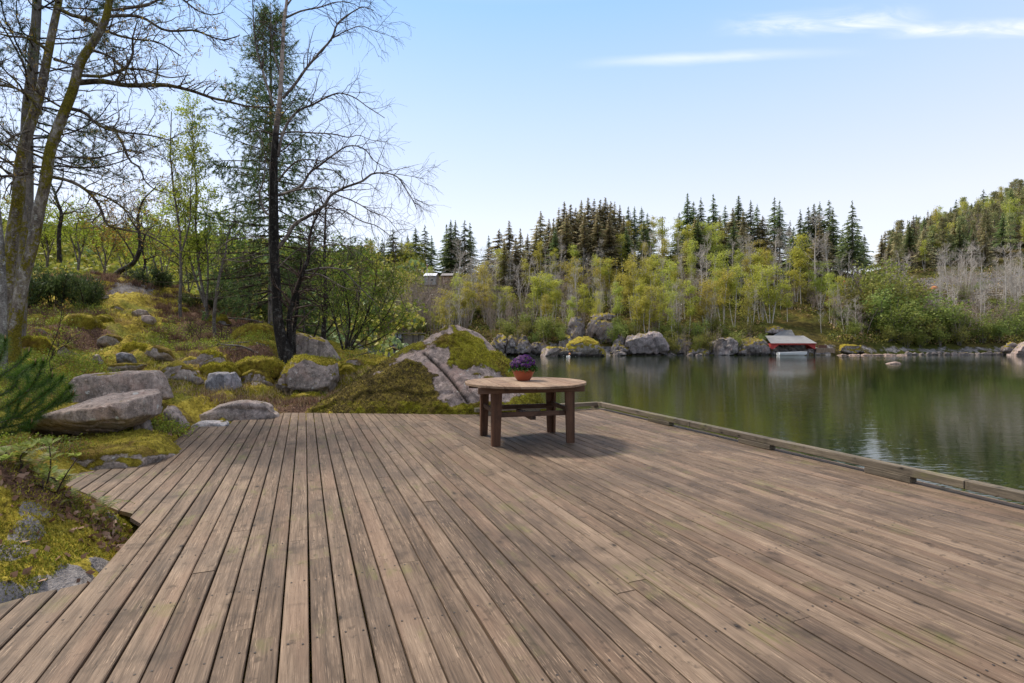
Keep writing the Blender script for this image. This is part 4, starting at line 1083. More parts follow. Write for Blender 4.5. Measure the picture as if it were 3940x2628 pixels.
# ---------------------------------------------------------------- table and pot
def build_table():
    cx, cy = .175, 6.79
    ang = math.atan2(.245, .97)              # boards run towards the viewer, leaning right
    d2 = np.array([math.sin(ang), -math.cos(ang)]); d1 = np.array([math.cos(ang), math.sin(ang)])
    root = thing("garden_table", "round brown wooden garden table with a slatted top and four legs, standing on the deck", "table", (cx, cy, 0), ang)
    R3 = np.array([[d1[0], -d2[0], 0], [d1[1], -d2[1], 0], [0, 0, 1]])
    Rt = .79; TH = .028; TZ = .75
    L = lambda a, b, z: np.array([cx + d1[0] * a - d2[0] * b, cy + d1[1] * a - d2[1] * b, z])   # a right, b away
    mb = MB(); rnd = random.Random(4)
    n = 9; w = 2 * Rt / n
    for i in range(n):
        mb.tone = rnd.random(); dz = rnd.uniform(-.0015, .0015)
        a0, a1 = -Rt + i * w + .003, -Rt + (i + 1) * w - .003
        xs = np.linspace(a0, a1, 9)
        hs = np.sqrt(np.maximum(Rt ** 2 - xs ** 2, 1e-5))
        top = [(x, h) for x, h in zip(xs, hs)]; bot = [(x, -h) for x, h in zip(xs, hs)][::-1]
        poly = bot + top[::1]
        poly = [(x, -h) for x, h in zip(xs, hs)] + [(x, h) for x, h in list(zip(xs, hs))[::-1]]
        P = [L(a, b, 0)[:2] for a, b in poly]
        cc = np.mean(P, 0); Pin = [p + (cc - p) * .012 for p in P]
        m = len(P)
        V = [[*p, TZ - TH + dz] for p in P] + [[*p, TZ - .003 + dz] for p in P] + [[*p, TZ + dz] for p in Pin]
        F = [[k, (k + 1) % m, m + (k + 1) % m, m + k] for k in range(m)] + [[m + k, m + (k + 1) % m, 2 * m + (k + 1) % m, 2 * m + k] for k in range(m)]
        mb.add(V, F, 0, False); mb.add(V[2 * m:], [list(range(m))], 0, False); mb.add(V[:m], [list(range(m))[::-1]], 0, False)
    part("tabletop", mb, [WOOD_TOP], root)
    # two bearers under the boards, from rim to rim
    for b, a0, a1 in ((-.40, -.70, .66), (.40, -.68, .66)):
        m = MB(); m.tone = rnd.random()
        m.box(L((a0 + a1) / 2, b, TZ - TH - .0415), (a1 - a0, .038, .08), R3, bev=.003)
        part("bearer", m, [WOOD_BAR], root)
    # legs: two boards meeting in an L, tapering to the foot
    for sa in (-1, 1):
        for sb in (-1, 1):
            m = MB()
            ax, bx = sa * .50, sb * .375
            for which in (0, 1):
                m.tone = rnd.random()
                wt_, wb_ = .098, .074; t = .030
                V = []
                for z, w_ in ((0, wb_), (TZ - TH - .002, wt_)):
                    if which == 0:   # face across
                        pts = [(ax, bx), (ax - sa * w_, bx), (ax - sa * w_, bx + sb * t), (ax, bx + sb * t)]
                    else:
                        pts = [(ax + sa * t, bx + sb * t), (ax + sa * .001, bx + sb * t), (ax + sa * .001, bx - sb * (w_ - t)), (ax + sa * t, bx - sb * (w_ - t))]
                    V += [L(a, b, z) for a, b in pts]
                F = [[0, 1, 5, 4], [1, 2, 6, 5], [2, 3, 7, 6], [3, 0, 4, 7], [3, 2, 1, 0], [4, 5, 6, 7]]
                V = np.array(V); ctr = V.mean(0)
                F2 = []
                for f in F:
                    nrm = np.cross(V[f[1]] - V[f[0]], V[f[2]] - V[f[0]])
                    F2.append(f if np.dot(nrm, V[f].mean(0) - ctr) > 0 else f[::-1])
                m.add(V, F2, 0, False)
            lg = part("leg", m, [WOOD_LEG], root)
            for k in (0, 1):
                for zz, aa in ((.40, -sa * .03), (.40, -sa * .062)):
                    p = L(ax + aa, bx + sb * (.030 + .002), zz)
                    p2 = L(ax + aa, bx + sb * (.030 + .010), zz)
                    if k == 0:
                        bolts = MB(); bolts.tube([p, p2], [.008, .006], 8, cap=True); part("bolt", bolts, [NAIL], lg)
    # stretchers
    def bar(name, a0, b0, a1, b1, z, h, t, mat):
        m = MB(); m.tone = rnd.random()
        A, B = L(a0, b0, z), L(a1, b1, z)
        x = (B - A) / np.linalg.norm(B - A); y = np.array([-x[1], x[0], 0])
        m.box((A + B) / 2, (np.linalg.norm(B - A), t, h), np.array([x, y, [0, 0, 1]]).T, bev=.003)
        part(name, m, [mat], root)
    bar("stretcher", -.497, -.352, .497, -.352, .375, .06, .036, WOOD_BAR)
    bar("stretcher", -.497, .352, .497, .352, .375, .06, .036, WOOD_BAR)
    bar("stretcher", -.478, -.330, -.478, .330, .41, .055, .034, WOOD_BAR)
    bar("stretcher", .478, -.330, .478, .330, .41, .055, .034, WOOD_BAR)
    bar("stretcher", 0.0, -.36, 0.0, .36, .32, .042, .07, WOOD_BAR)
build_table()

def build_pot():
    c = np.array([.152, 6.92, .7515])
    root = thing("potted_plant", "terracotta bowl of purple pansies on the round table", "potted plant", tuple(c))
    M = Mat("terracotta_glaze")
    o = M.obj()
    col = M.mix(M.step(M.noise(o, 9, 4, .6), .4, .7, 0, .5), (.33, .075, .032), (.25, .055, .026))
    col = M.mix(M.step(M.noise(M.scale(o, (1, 1, 4)), 5, 3), .6, .75, 0, .3), col, (.40, .16, .10))
    TC = M.finish(col, .42, M.bump(M.noise(o, 90, 2), .1, .002), spec=.5)
    mb = MB()
    mb.lathe([(.0, .0), (.072, .0), (.086, .004), (.09, .010), (.108, .035), (.128, .075), (.141, .112), (.1435, .117), (.150, .118), (.154, .126), (.155, .140), (.152, .146), (.146, .146), (.141, .138), (.136, .11)], c, 48)
    part("bowl", mb, [TC], root)
    so = MB(); so.lathe([(.1375, .125), (.09, .138), (0.0, .145)], c, 24)
    part("soil", so, [Mat("potting_soil").finish((.018, .012, .008), .95)], root)
    rnd = random.Random(12)
    leafm = mat_leaf("pansy_leaf", [(0, (.03, .075, .014)), (.6, (.06, .13, .025)), (1, (.10, .19, .05))], .3, .02, .2)
    fo = MB(); st = MB()
    n = 1300
    u = RNG.random(n); th = RNG.random(n) * 6.283; ph = np.arccos(RNG.random(n) * 1.0)
    rr = .55 + .45 * RNG.random(n) ** .5
    C = np.stack([np.cos(th) * np.sin(ph) * .185 * rr, np.sin(th) * np.sin(ph) * .185 * rr, .135 + np.cos(ph) * .17 * rr], 1)
    edge = RNG.random(n) < .18
    C[edge, 2] = .12 + RNG.random(edge.sum()) * .05; C[edge, :2] *= (1.05 + .12 * RNG.random(edge.sum()))[:, None]
    fo.cards(C + c, .022 + .018 * RNG.random(n), .75)
    for k in range(90):
        t = rnd.uniform(0, 6.283); r = rnd.uniform(0, .17)
        fo.tube([c + [r * .3 * math.cos(t), r * .3 * math.sin(t), .12], c + [r * .8 * math.cos(t), r * .8 * math.sin(t), .2 + .05 * rnd.random()]], .0016, 3)
    part("foliage", fo, [leafm], root)
    Mp = Mat("pansy_petal"); isl = Mp.n("NewGeometry").outputs["Random Per Island"]
    pc = Mp.ramp(isl, [(0, (.028, .004, .045)), (.5, (.055, .008, .09)), (1, (.11, .02, .17))])
    PET = Mp.finish(pc, .6, None, .2, trans=pc, tfac=.25)
    DK = Mat("pansy_throat").finish((.012, .003, .02), .7)
    YL = Mat("pansy_eye").finish((.5, .32, .03), .7)
    for k in range(46):
        t = rnd.uniform(0, 6.283) if k > 30 else rnd.uniform(3.5, 5.9)
        phh = math.acos(rnd.uniform(.22, .98))
        d = np.array([math.cos(t) * math.sin(phh), math.sin(t) * math.sin(phh), math.cos(phh)])
        p = c + d * [.192, .192, .178] + [0, 0, .145 + .008 * rnd.random()]
        nrm = d * [1, 1, .6] + np.array([.0, -.35, .1]); nrm += np.array([rnd.uniform(-.3, .3) for _ in range(3)]); nrm /= np.linalg.norm(nrm)
        up = np.array([0, 0, 1.0]); e1 = np.cross(up, nrm); e1 /= np.linalg.norm(e1) + 1e-6; e2 = np.cross(nrm, e1)
        s = rnd.uniform(.022, .029)
        f = MB()
        for a0, r0, off in ((60, 1.0, .0), (120, 1.0, .1), (0, .92, .25), (180, .92, .3), (270, 1.15, .4)):
            a = math.radians(a0); cc = p + (e1 * math.cos(a) + e2 * math.sin(a)) * s * .5 + nrm * (.003 + off * .006)
            tt = np.linspace(0, 6.283, 10, endpoint=False)
            rim = [cc + (e1 * math.cos(q) + e2 * math.sin(q)) * s * .56 * r0 * (1 + .08 * math.sin(3 * q + k)) - nrm * (.002 + .003 * rnd.random()) for q in tt]
            f.add(np.vstack([rim, cc]), [[i, (i + 1) % 10, 10] for i in range(10)], 0, False)
        tt = np.linspace(0, 6.283, 8, endpoint=False)
        f.add([p + (e1 * math.cos(q) + e2 * (math.sin(q) - .25)) * s * .36 + nrm * .0075 for q in tt], [list(range(8))], 1, False)
        f.add([p + (e1 * math.cos(q) + e2 * math.sin(q)) * s * .09 + nrm * .009 for q in tt], [list(range(8))], 2, False)
        part("blossom", f, [PET, DK, YL], root)
build_pot()
# ---------------------------------------------------------------- growing trees
def unit(v):
    v = np.asarray(v, float); return v / (np.linalg.norm(v) + 1e-9)
def perp_dirs(T, n):
    """n random directions roughly square to T"""
    r = RNG.normal(size=(n, 3)); r -= (r @ T)[:, None] * T
    return r / (np.linalg.norm(r, axis=1, keepdims=True) + 1e-9)
def resample(P, R, step):
    P = np.asarray(P, float); R = np.asarray(R, float)
    d = np.r_[0, np.cumsum(np.linalg.norm(np.diff(P, axis=0), axis=1))]
    n = max(3, int(d[-1] / step) + 1); t = np.linspace(0, d[-1], n)
    # smooth cubic through the points
    m = np.gradient(P, d, axis=0)
    i = np.clip(np.searchsorted(d, t, side='right') - 1, 0, len(d) - 2)
    h = (d[i + 1] - d[i])[:, None]; s = ((t - d[i])[:, None]) / h
    Q = (2 * s**3 - 3 * s**2 + 1) * P[i] + (s**3 - 2 * s**2 + s) * h * m[i] + (-2 * s**3 + 3 * s**2) * P[i + 1] + (s**3 - s**2) * h * m[i + 1]
    return Q, np.interp(t, d, R)
class Tree:
    def __init__(self):
        self.br = []          # (P, R, level)
    def path(self, P, R, lvl=0, step=.25, wob=0.0):
        if np.isscalar(R) : R = [R, R * .4]
        if len(R) == 2 and len(P) > 2: R = np.linspace(R[0], R[1], len(P))
        P, R = resample(P, R, step)
        if wob: P = P + wob * np.c_[fbm(P, 1.7, 3, .5, 3), fbm(P, 1.7, 3, .5, 7), .5 * fbm(P, 1.7, 3, .5, 9)] * np.linspace(0, 1, len(P))[:, None].clip(0, 1)
        self.br.append((P, R, lvl)); return P, R
    def sprout(self, src, n, f=(.2, 1), L=(.5, 1.0), ang=(40, 75), up=.1, g=0.0, wob=.25, segs=5, rr=.5, rmin=.003, lvl=1, taper=.5, rend=.25, bias=None):
        """n side branches along a branch; L in metres, shorter towards the tip by taper"""
        P, R, _ = src if len(src) == 3 else (*src, 0)
        out = []
        D = np.linalg.norm(np.diff(P, axis=0), axis=1); cum = np.r_[0, np.cumsum(D)] / max(D.sum(), 1e-6)
        fs = np.sort(RNG.uniform(f[0], f[1], n))
        for ft in fs:
            i = min(np.searchsorted(cum, ft), len(P) - 1); i0 = max(i - 1, 0)
            T = unit(P[i] - P[i0]) if i != i0 else unit(P[1] - P[0])
            w = (ft - cum[i0]) / max(cum[i] - cum[i0], 1e-6) if i != i0 else 0
            p = P[i0] + (P[i] - P[i0]) * np.clip(w, 0, 1)
            r0 = max(R[i] * rr, rmin)
            s = perp_dirs(T, 1)[0]
            if bias is not None: s = unit(s + np.asarray(bias, float)); 
            a = math.radians(RNG.uniform(*ang))
            d = unit(T * math.cos(a) + s * math.sin(a) + np.array([0, 0, up]))
            l = RNG.uniform(*L) * (1 - taper * ft)
            Q = [p]
            for k in range(segs):
                d = unit(d + RNG.normal(size=3) * wob * .5 + np.array([0, 0, g]))
                p = p + d * l / segs; Q.append(p)
            b = (np.array(Q), np.linspace(r0, max(r0 * rend, rmin * .8), segs + 1), lvl)
            self.br.append(b); out.append(b)
        return out
    def mesh_into(self, mb, levels, sides, mi=0):
        groups = {}
        for P, R, l in self.br:
            if l in levels: groups.setdefault((len(P), sides if not isinstance(sides, dict) else sides[l]), []).append((P, R))
        for (n, sd), lst in groups.items():
            tubes_batch(mb, np.array([p for p, r in lst]), np.array([r for p, r in lst]), sd, mi)
    def tips(self, levels, per=3, f0=.3):
        C, N = [], []
        for P, R, l in self.br:
            if l in levels:
                n = per if isinstance(per, int) else per[l]
                f = RNG.uniform(f0, 1, n) * (len(P) - 1); i = np.minimum(f.astype(int), len(P) - 2); w = (f - i)[:, None]
                C.append(P[i] * (1 - w) + P[i + 1] * w); N.append(np.repeat(unit(P[-1] - P[-2])[None], n, 0))
        return (np.concatenate(C), np.concatenate(N)) if C else (np.zeros((0, 3)), np.zeros((0, 3)))
def tubes_batch(mb, P, R, sides, mi=0):
    m, n = P.shape[:2]
    T = np.gradient(P, axis=1); T /= np.linalg.norm(T, axis=2, keepdims=True) + 1e-9
    up = np.where(np.abs(T[:, :1, 2:3]) < .8, np.array([[[.31, .17, .93]]]), np.array([[[.95, .2, .1]]]))
    A = np.cross(T, np.broadcast_to(up, T.shape)); A /= np.linalg.norm(A, axis=2, keepdims=True) + 1e-9
    B = np.cross(T, A)
    th = np.linspace(0, 2 * math.pi, sides, endpoint=False)
    V = P[:, :, None] + (A[:, :, None] * np.cos(th)[None, None, :, None] + B[:, :, None] * np.sin(th)[None, None, :, None]) * R[:, :, None, None]
    base = (np.arange(m) * n * sides)[:, None, None]
    i = (np.arange(n - 1) * sides)[None, :, None]; j = np.arange(sides)[None, None, :]; j2 = (j + 1) % sides
    F = np.stack([base + i + j, base + i + sides + j, base + i + sides + j2, base + i + j2], -1).reshape(-1, 4)
    mb.add(V.reshape(-1, 3), F, mi, True)
def pp(pts, Y, dY=0.0):
    """pixel polyline at depth Y (drifting by dY towards its end)"""
    n = len(pts)
    return np.array([at(p[0], p[1], (p[2] if len(p) > 2 else Y) + dY * i / max(1, n - 1)) for i, p in enumerate(pts)])
def flare(P, R, k=1.6, h=.35):
    d = np.r_[0, np.cumsum(np.linalg.norm(np.diff(P, axis=0), axis=1))]
    return R * (1 + (k - 1) * np.exp(-d / h))

BARK_OAK = mat_bark("mossy_oak_bark", [(.34, (0.051, 0.038, 0.029)), (.5, (0.174, 0.145, 0.123)), (.66, (0.377, 0.341, 0.304))], 9, moss=.62, white=.6)
BARK_LICHEN = mat_bark("lichen_bark", [(.34, (.04, .034, .03)), (.5, (.16, .145, .135)), (.66, (.34, .32, .30))], 10, moss=.1, white=.85)
BARK_PINE = mat_bark("grey_pine_bark", [(.34, (0.051, 0.043, 0.039)), (.5, (0.145, 0.128, 0.116)), (.66, (0.261, 0.225, 0.203))], 12, moss=.35, white=.3)
BARK_BLACK = mat_bark("black_and_pale_birch_bark", [(.34, (.006, .005, .005)), (.55, (.020, .017, .015)), (.72, (.085, .075, .068))], 10, white=.12, fade=(4.9, 6.6, (.36, .285, .245)))
BARK_DARK = mat_bark("dark_bark", [(.34, (.010, .008, .007)), (.55, (.035, .028, .022)), (.72, (.10, .085, .07))], 10, moss=.1, white=.3)
BARK_GREY = mat_bark("grey_twig_bark", [(.34, (.05, .042, .036)), (.55, (.14, .12, .105)), (.72, (.27, .24, .21))], 9, white=.4)
BARK_TWIG = mat_bark("brown_twig_bark", [(.34, (.022, .015, .012)), (.55, (.06, .043, .033)), (.72, (.13, .10, .08))], 9)
BARK_BIRCHTWIG = mat_bark("reddish_birch_twigs", [(.34, (.035, .024, .02)), (.55, (.085, .06, .05)), (.72, (.19, .145, .12))], 9)
BUD = mat_leaf("opening_oak_buds", [(0, (0.240, 0.128, 0.038)), (.6, (0.420, 0.255, 0.045)), (1, (0.540, 0.405, 0.075))], .4, .02, .2)
FRESH = mat_leaf("fresh_birch_leaves", [(0, (0.195, 0.255, 0.027)), (.6, (0.330, 0.405, 0.045)), (1, (0.495, 0.540, 0.090))], .5, .02, .25)
FRESHG = mat_leaf("fresh_green_leaves", [(0, (0.105, 0.180, 0.022)), (.6, (0.195, 0.300, 0.038)), (1, (0.330, 0.420, 0.068))], .5, .02, .25)
NEEDLE_PINE = mat_leaf("pine_needles", [(0, (0.037, 0.072, 0.037)), (.6, (0.072, 0.122, 0.053)), (1, (0.143, 0.204, 0.082))], .15, .02, .2)
NEEDLE_SPRUCE = mat_leaf("spruce_needles", [(0, (0.060, 0.111, 0.034)), (.55, (0.118, 0.191, 0.052)), (.9, (0.199, 0.273, 0.074)), (1, (0.432, 0.264, 0.101))], .2, .02, .2)
NEEDLE_YOUNG = mat_leaf("young_pine_needles", [(0, (0.023, 0.064, 0.009)), (.6, (0.051, 0.122, 0.016)), (1, (0.119, 0.193, 0.024))], .25, .01, .1)

def finish_tree(root_name, label, cat, base, T, trunk_lv, twig_lv, bark, twig, sides, leaf=None, group=None):
    root = thing(root_name, label, cat, tuple(base), group=group)
    mb = MB(); T.mesh_into(mb, trunk_lv, sides); part("trunk", mb, [bark], root)
    if twig_lv:
        mb = MB(); T.mesh_into(mb, twig_lv, sides); part("branches", mb, [twig], root)
    if leaf:
        mb, mats, nm = leaf; part(nm, mb, mats, root)
    return root

# --- the old mossy oak with two stems at the left edge
def build_oak():
    T = Tree(); Y = 9.4
    a = pp([(28, 1440, 9.3), (31, 1260, 9.35), (36, 1012), (49, 901), (71, 760), (75, 660), (109, 505), (143, 402), (172, 275), (201, 126), (224, 17), (255, -150), (300, -380)], Y, .3)
    A = T.path(a, [.115, .108, .102, .097, .092, .086, .08, .074, .066, .06, .053, .04, .03], 0, .15)
    b = pp([(50, 1440, 9.25), (54, 1280, 9.25), (89, 1079), (134, 901), (154, 789), (172, 717), (195, 574), (241, 448), (281, 344), (310, 241), (356, 166), (402, 86), (422, 0), (450, -180), (520, -420)], 9.3, -.3)
    B = T.path(b, [.105, .097, .091, .087, .084, .082, .08, .076, .071, .066, .061, .056, .05, .04, .025], 0, .15)
    T.br[0] = (A[0], flare(*A, 1.3), 0); T.br[1] = (B[0], flare(*B, 1.3), 0)
    limbs = [([(198, 680), (270, 697), (327, 729), (367, 769), (396, 820), (413, 861), (470, 880), (540, 895), (620, 935), (690, 985)], .032, .3),
             ([(327, 729), (400, 755), (470, 795), (530, 850), (570, 890), (640, 930)], .02, .6),
             ([(300, 318), (400, 313), (476, 327), (540, 330), (631, 327), (718, 344), (826, 379), (900, 396), (960, 412), (1045, 415)], .05, 1.6),
             ([(310, 290), (413, 290), (500, 241), (511, 184), (505, 155), (520, 90)], .03, -.5),
             ([(275, 419), (321, 430), (373, 476), (448, 505), (494, 511), (580, 520), (660, 540)], .034, .4),
             ([(440, 500), (476, 562), (499, 620), (540, 649), (551, 689), (603, 735), (650, 745)], .024, .2),
             ([(205, 608), (275, 603), (373, 608), (436, 591), (499, 580), (580, 600)], .018, -.3),
             ([(218, 30), (287, 63), (344, 75), (402, 115), (459, 138), (505, 149), (620, 166), (700, 215)], .036, .5),
             ([(410, 62), (551, 69), (631, 115), (746, 115), (850, 149), (920, 135)], .03, 1.0),
             ([(430, 40), (560, 20), (680, -20), (760, 40), (804, 52), (860, 45)], .024, .8),
             ([(160, 440), (120, 380), (60, 340), (0, 330), (-80, 350)], .03, -.4),
             ([(130, 660), (60, 675), (-20, 680), (-150, 650)], .035, -.5),
             ([(190, 200), (120, 150), (40, 140), (-60, 110)], .03, -.6),
             ([(110, 505), (60, 520), (-10, 560), (-90, 560)], .022, -.8),
             ([(250, 420), (180, 380), (120, 330), (70, 250), (20, 220)], .02, -.9),
             ([(340, 190), (420, 215), (480, 260), (560, 270), (660, 300), (740, 290)], .024, -.2),
             ([(420, 0), (480, -60), (600, -80), (700, -60), (780, -90)], .03, .2),
             ([(210, 228), (285, 250)], .03, 0),
             ([(225, 10), (160, -60), (60, -100), (-50, -60)], .035, -.3)]
    ls = []
    for pts, r, dy in limbs:
        P = T.path(pp(pts, 9.3, dy), [r, r * .3], 1, .12, .06); ls.append((*P, 1))
    s1 = []
    for l in ls:
        n = int(5 + 8 * len(l[0]) * .12)
        s1 += T.sprout(l, n, (.15, 1), (.35, .95), (35, 75), .12, .02, .5, 6, .5, .0045, 2, .3)
    for st in (A, B):
        s1 += T.sprout((*st, 0), 14, (.38, .95), (.5, 1.3), (50, 85), .05, .01, .5, 6, .18, .005, 2, .3)
    s2 = []
    for s in s1:
        s2 += T.sprout(s, 5, (.2, 1), (.15, .45), (30, 70), .1, .02, .5, 4, .55, .0028, 3, .3)
    mb = MB()
    C, N = T.tips({3}, 2, .5)
    k = RNG.random(len(C)) < .33; C, N = C[k], N[k]
    C = np.repeat(C, 3, 0) + RNG.normal(size=(len(C) * 3, 3)) * .016; N = np.repeat(N, 3, 0)
    mb.cards(C, .018 + .022 * RNG.random(len(C)), .6, N=N, jitter=.8)
    finish_tree("oak_tree", "old two-stemmed tree with mossy leaning trunks and bare spreading limbs", "tree", at(45, 1400, 9.4),
                T, {0}, {1, 2, 3}, BARK_OAK, mat_bark("oak_limb_bark", [(.34, (.025, .018, .014)), (.5, (.085, .066, .052)), (.66, (.20, .165, .135))], 9, moss=.25, white=.4),
                {0: 12, 1: 7, 2: 4, 3: 3}, (mb, [BUD], "buds"))
build_oak()

def build_lichen_stem():
    T = Tree()
    P = T.path(pp([(6, 1470), (4, 1300), (2, 1100), (-6, 930), (-30, 700), (-70, 300), (-95, -150), (-110, -500)], 8.7), [.085, .08, .075, .07, .06, .045, .026, .008], 0, .15)
    s = T.sprout((*P, 0), 22, (.4, 1), (.5, 1.1), (40, 80), .1, 0, .5, 6, .35, .005, 1)
    finish_tree("lichen_tree", "grey lichen-spotted trunk cut by the left edge of the view", "tree", at(6, 1430, 8.7), T, {0, 1}, None, BARK_LICHEN, BARK_TWIG, {0: 12, 1: 4})
build_lichen_stem()

# --- pine with needle tufts behind the oak
def needle_tufts(mb, C, N, n, L, asp=.035, spread=.75):
    C2 = np.repeat(C, n, 0); N2 = np.repeat(N, n, 0)
    C2 = C2 + RNG.normal(size=C2.shape) * .012
    mb.cards(C2, L * (.7 + .5 * RNG.random(len(C2))), asp, N=N2, jitter=spread, kind='needle')
def build_pine():
    T = Tree(); Y = 10.8
    P = T.path(pp([(60, 1380), (75, 1150), (98, 900), (103, 689), (103, 517), (109, 402), (123, 287), (135, 143), (143, 0), (150, -200), (155, -450)], Y), [.15, .135, .12, .112, .105, .10, .092, .085, .075, .055, .02], 0, .15)
    tr = (*P, 0)
    s1 = T.sprout(tr, 46, (.36, .95), (1.2, 2.7), (70, 100), -.02, .012, .22, 8, .22, .007, 1, .25)
    s1 += T.sprout(tr, 14, (.40, .80), (2.0, 3.2), (75, 95), .0, -.005, .22, 9, .22, .007, 1, .2, bias=(1.3, -.2, 0))
    s2 = []
    for s in s1: s2 += T.sprout(s, 10, (.25, 1), (.25, .8), (30, 65), .1, .03, .4, 5, .5, .005, 2, .3)
    s3 = []
    for s in s2: s3 += T.sprout(s, 4, (.35, 1), (.1, .3), (25, 55), .15, .03, .4, 3, .6, .003, 3, .2)
    mb = MB()
    C, N = T.tips({3}, 1, .85); needle_tufts(mb, C, N, 12, .09, .11, .6)
    C, N = T.tips({2}, 1, .9); needle_tufts(mb, C, N, 12, .09, .11, .6)
    finish_tree("pine_tree", "straight grey-barked pine with thin dark needle tufts behind the mossy trunks", "tree", at(65, 1340, Y), T, {0}, {1, 2, 3}, BARK_PINE, BARK_TWIG, {0: 10, 1: 5, 2: 3, 3: 3}, (mb, [NEEDLE_PINE], "needles"))
build_pine()

# --- the black-stemmed tree in the middle of the left half
def build_birch():
    T = Tree(); Y = 12.0
    P = T.path(pp([(1106, 1420), (1104, 1387), (1088, 1325), (1070, 1236), (1064, 1124), (1057, 1012), (1055, 945), (1053, 746), (1055, 603), (1064, 488), (1075, 402), (1081, 316), (1087, 201), (1093, 86), (1104, 0), (1110, -120), (1105, -300)], Y),
               [.16, .145, .13, .112, .105, .10, .108, .095, .08, .062, .052, .044, .04, .036, .032, .02, .008], 0, .12)
    T.br[0] = (P[0], flare(*P, 1.4, .3), 0)
    limbs = [([(1070, 603), (1087, 517), (1116, 459), (1144, 428), (1202, 402), (1259, 373), (1299, 359), (1360, 372), (1420, 415), (1480, 455)], .036, .4, 0),
             ([(1087, 379), (1133, 327), (1173, 270), (1225, 207), (1276, 149), (1299, 92), (1345, 52), (1390, 25), (1440, 40)], .036, -.4, 0),
             ([(1276, 149), (1330, 120), (1390, 100), (1430, 115), (1480, 130)], .014, -.2, 0),
             ([(1099, 69), (1156, 43), (1236, 26), (1299, 6), (1351, 11), (1400, 40)], .022, .3, 0),
             ([(1105, 20), (1150, -40), (1220, -90), (1300, -110)], .02, -.2, 0),
             ([(1053, 408), (1018, 299), (989, 195), (978, 115), (972, 0), (968, -120)], .028, .2, 0),
             ([(1080, 300), (1050, 180), (1042, 90), (1046, 30)], .022, .5, 0),
             ([(1048, 830), (1035, 827), (1001, 769), (998, 741), (1012, 700), (1021, 603), (1000, 500)], .034, -.3, 1),
             ([(1064, 517), (1116, 508), (1202, 511), (1288, 517), (1345, 528), (1374, 520), (1431, 540), (1489, 545)], .022, .5, 1),
             ([(1070, 695), (1104, 654), (1144, 620), (1202, 614), (1288, 631), (1350, 640)], .026, -.5, 1),
             ([(1070, 752), (1121, 735), (1162, 712), (1190, 666), (1236, 631), (1288, 591), (1334, 563), (1403, 574), (1443, 620), (1490, 650)], .034, .2, 0),
             ([(1070, 752), (1156, 729), (1225, 726), (1305, 752), (1374, 781), (1431, 815), (1483, 838), (1540, 900)], .024, -.6, 1),
             ([(1068, 954), (1102, 914), (1133, 865), (1191, 829), (1249, 789), (1271, 754), (1325, 722), (1397, 695), (1431, 669), (1466, 666), (1518, 677), (1569, 735), (1604, 804)], .046, .2, 0),
             ([(1518, 669), (1580, 678), (1632, 689)], .008, 0, 0),
             ([(1249, 800), (1320, 810), (1390, 850), (1450, 870), (1500, 910), (1530, 960)], .018, -.4, 1),
             ([(1060, 1040), (1100, 1000), (1160, 950), (1230, 900), (1290, 850), (1350, 790)], .016, -.5, 0),
             ([(1050, 930), (990, 910), (930, 915), (890, 920), (840, 960)], .014, -.5, 0),
             ([(1052, 980), (1000, 985), (950, 1005), (880, 1000), (820, 990)], .012, .2, 1)]
    ls = []
    for pts, r, dy, dark in limbs:
        q = T.path(pp(pts, Y, dy), [r, max(r * .22, .005)], 4 if dark else 1, .12, .05); ls.append((*q, 1))
    # second stem rising from the same foot, and a thinner third
    S = T.path(pp([(1125, 1400), (1118, 1340), (1115, 1213), (1137, 1124), (1164, 1053), (1187, 990), (1191, 914), (1215, 840), (1262, 770)], 12.1), [.075, .065, .06, .055, .05, .04, .03, .02, .01], 0, .12)
    ls2 = [T.path(pp([(1170, 1044), (1262, 1030), (1325, 1044), (1370, 1093), (1423, 1142), (1470, 1190)], 12.1, -.4), [.024, .006], 1, .12, .04),
           T.path(pp([(1172, 1050), (1240, 1060), (1290, 1090), (1330, 1110), (1400, 1120)], 12.1, .2), [.018, .005], 1, .12, .04),
           T.path(pp([(1187, 985), (1230, 950), (1290, 940), (1360, 960), (1430, 1010)], 12.1, .3), [.016, .005], 1, .12, .04)]
    for q in ls2: ls.append((*q, 1))
    S3 = T.path(pp([(1132, 1400), (1130, 1290), (1145, 1170), (1150, 1080), (1160, 1000)], 12.35), [.055, .045, .035, .028, .018], 0, .12)
    ls.append((*S3, 0)); ls.append((*S, 0))
    s1 = []
    for l in ls:
        m = np.linalg.norm(np.diff(l[0], axis=0), axis=1).sum()
        s1 += T.sprout(l, int(4 + 6.0 * m), (.25, 1), (.4, 1.15), (30, 65), .10, -.05, .35, 7, .5, .0042, 2, .25)
    s1 += T.sprout((*P, 0), 16, (.45, .98), (.6, 1.4), (40, 75), .1, -.04, .35, 7, .25, .005, 2, .3)
    s2 = []
    for s in s1: s2 += T.sprout(s, 5, (.25, 1), (.2, .65), (25, 60), -.02, -.10, .35, 5, .55, .0026, 3, .3)
    root = thing("birch_tree", "tall leafless birch, its trunk black below and pale above, drooping fine twigs to the right", "tree", tuple(at(1105, 1395, Y)))
    mb = MB(); T.mesh_into(mb, {0}, 14); part("trunk", mb, [BARK_BLACK], root)
    mb = MB(); T.mesh_into(mb, {1, 4}, 8); part("limbs", mb, [mat_bark("birch_limb_bark", [(.34, (.03, .024, .022)), (.5, (.12, .10, .088)), (.62, (.30, .25, .22)), (.75, (.42, .36, .32))], 4, white=.3)], root)
    mb = MB(); T.mesh_into(mb, {2, 3}, {2: 4, 3: 3}); part("twigs", mb, [BARK_BIRCHTWIG], root)
build_birch()

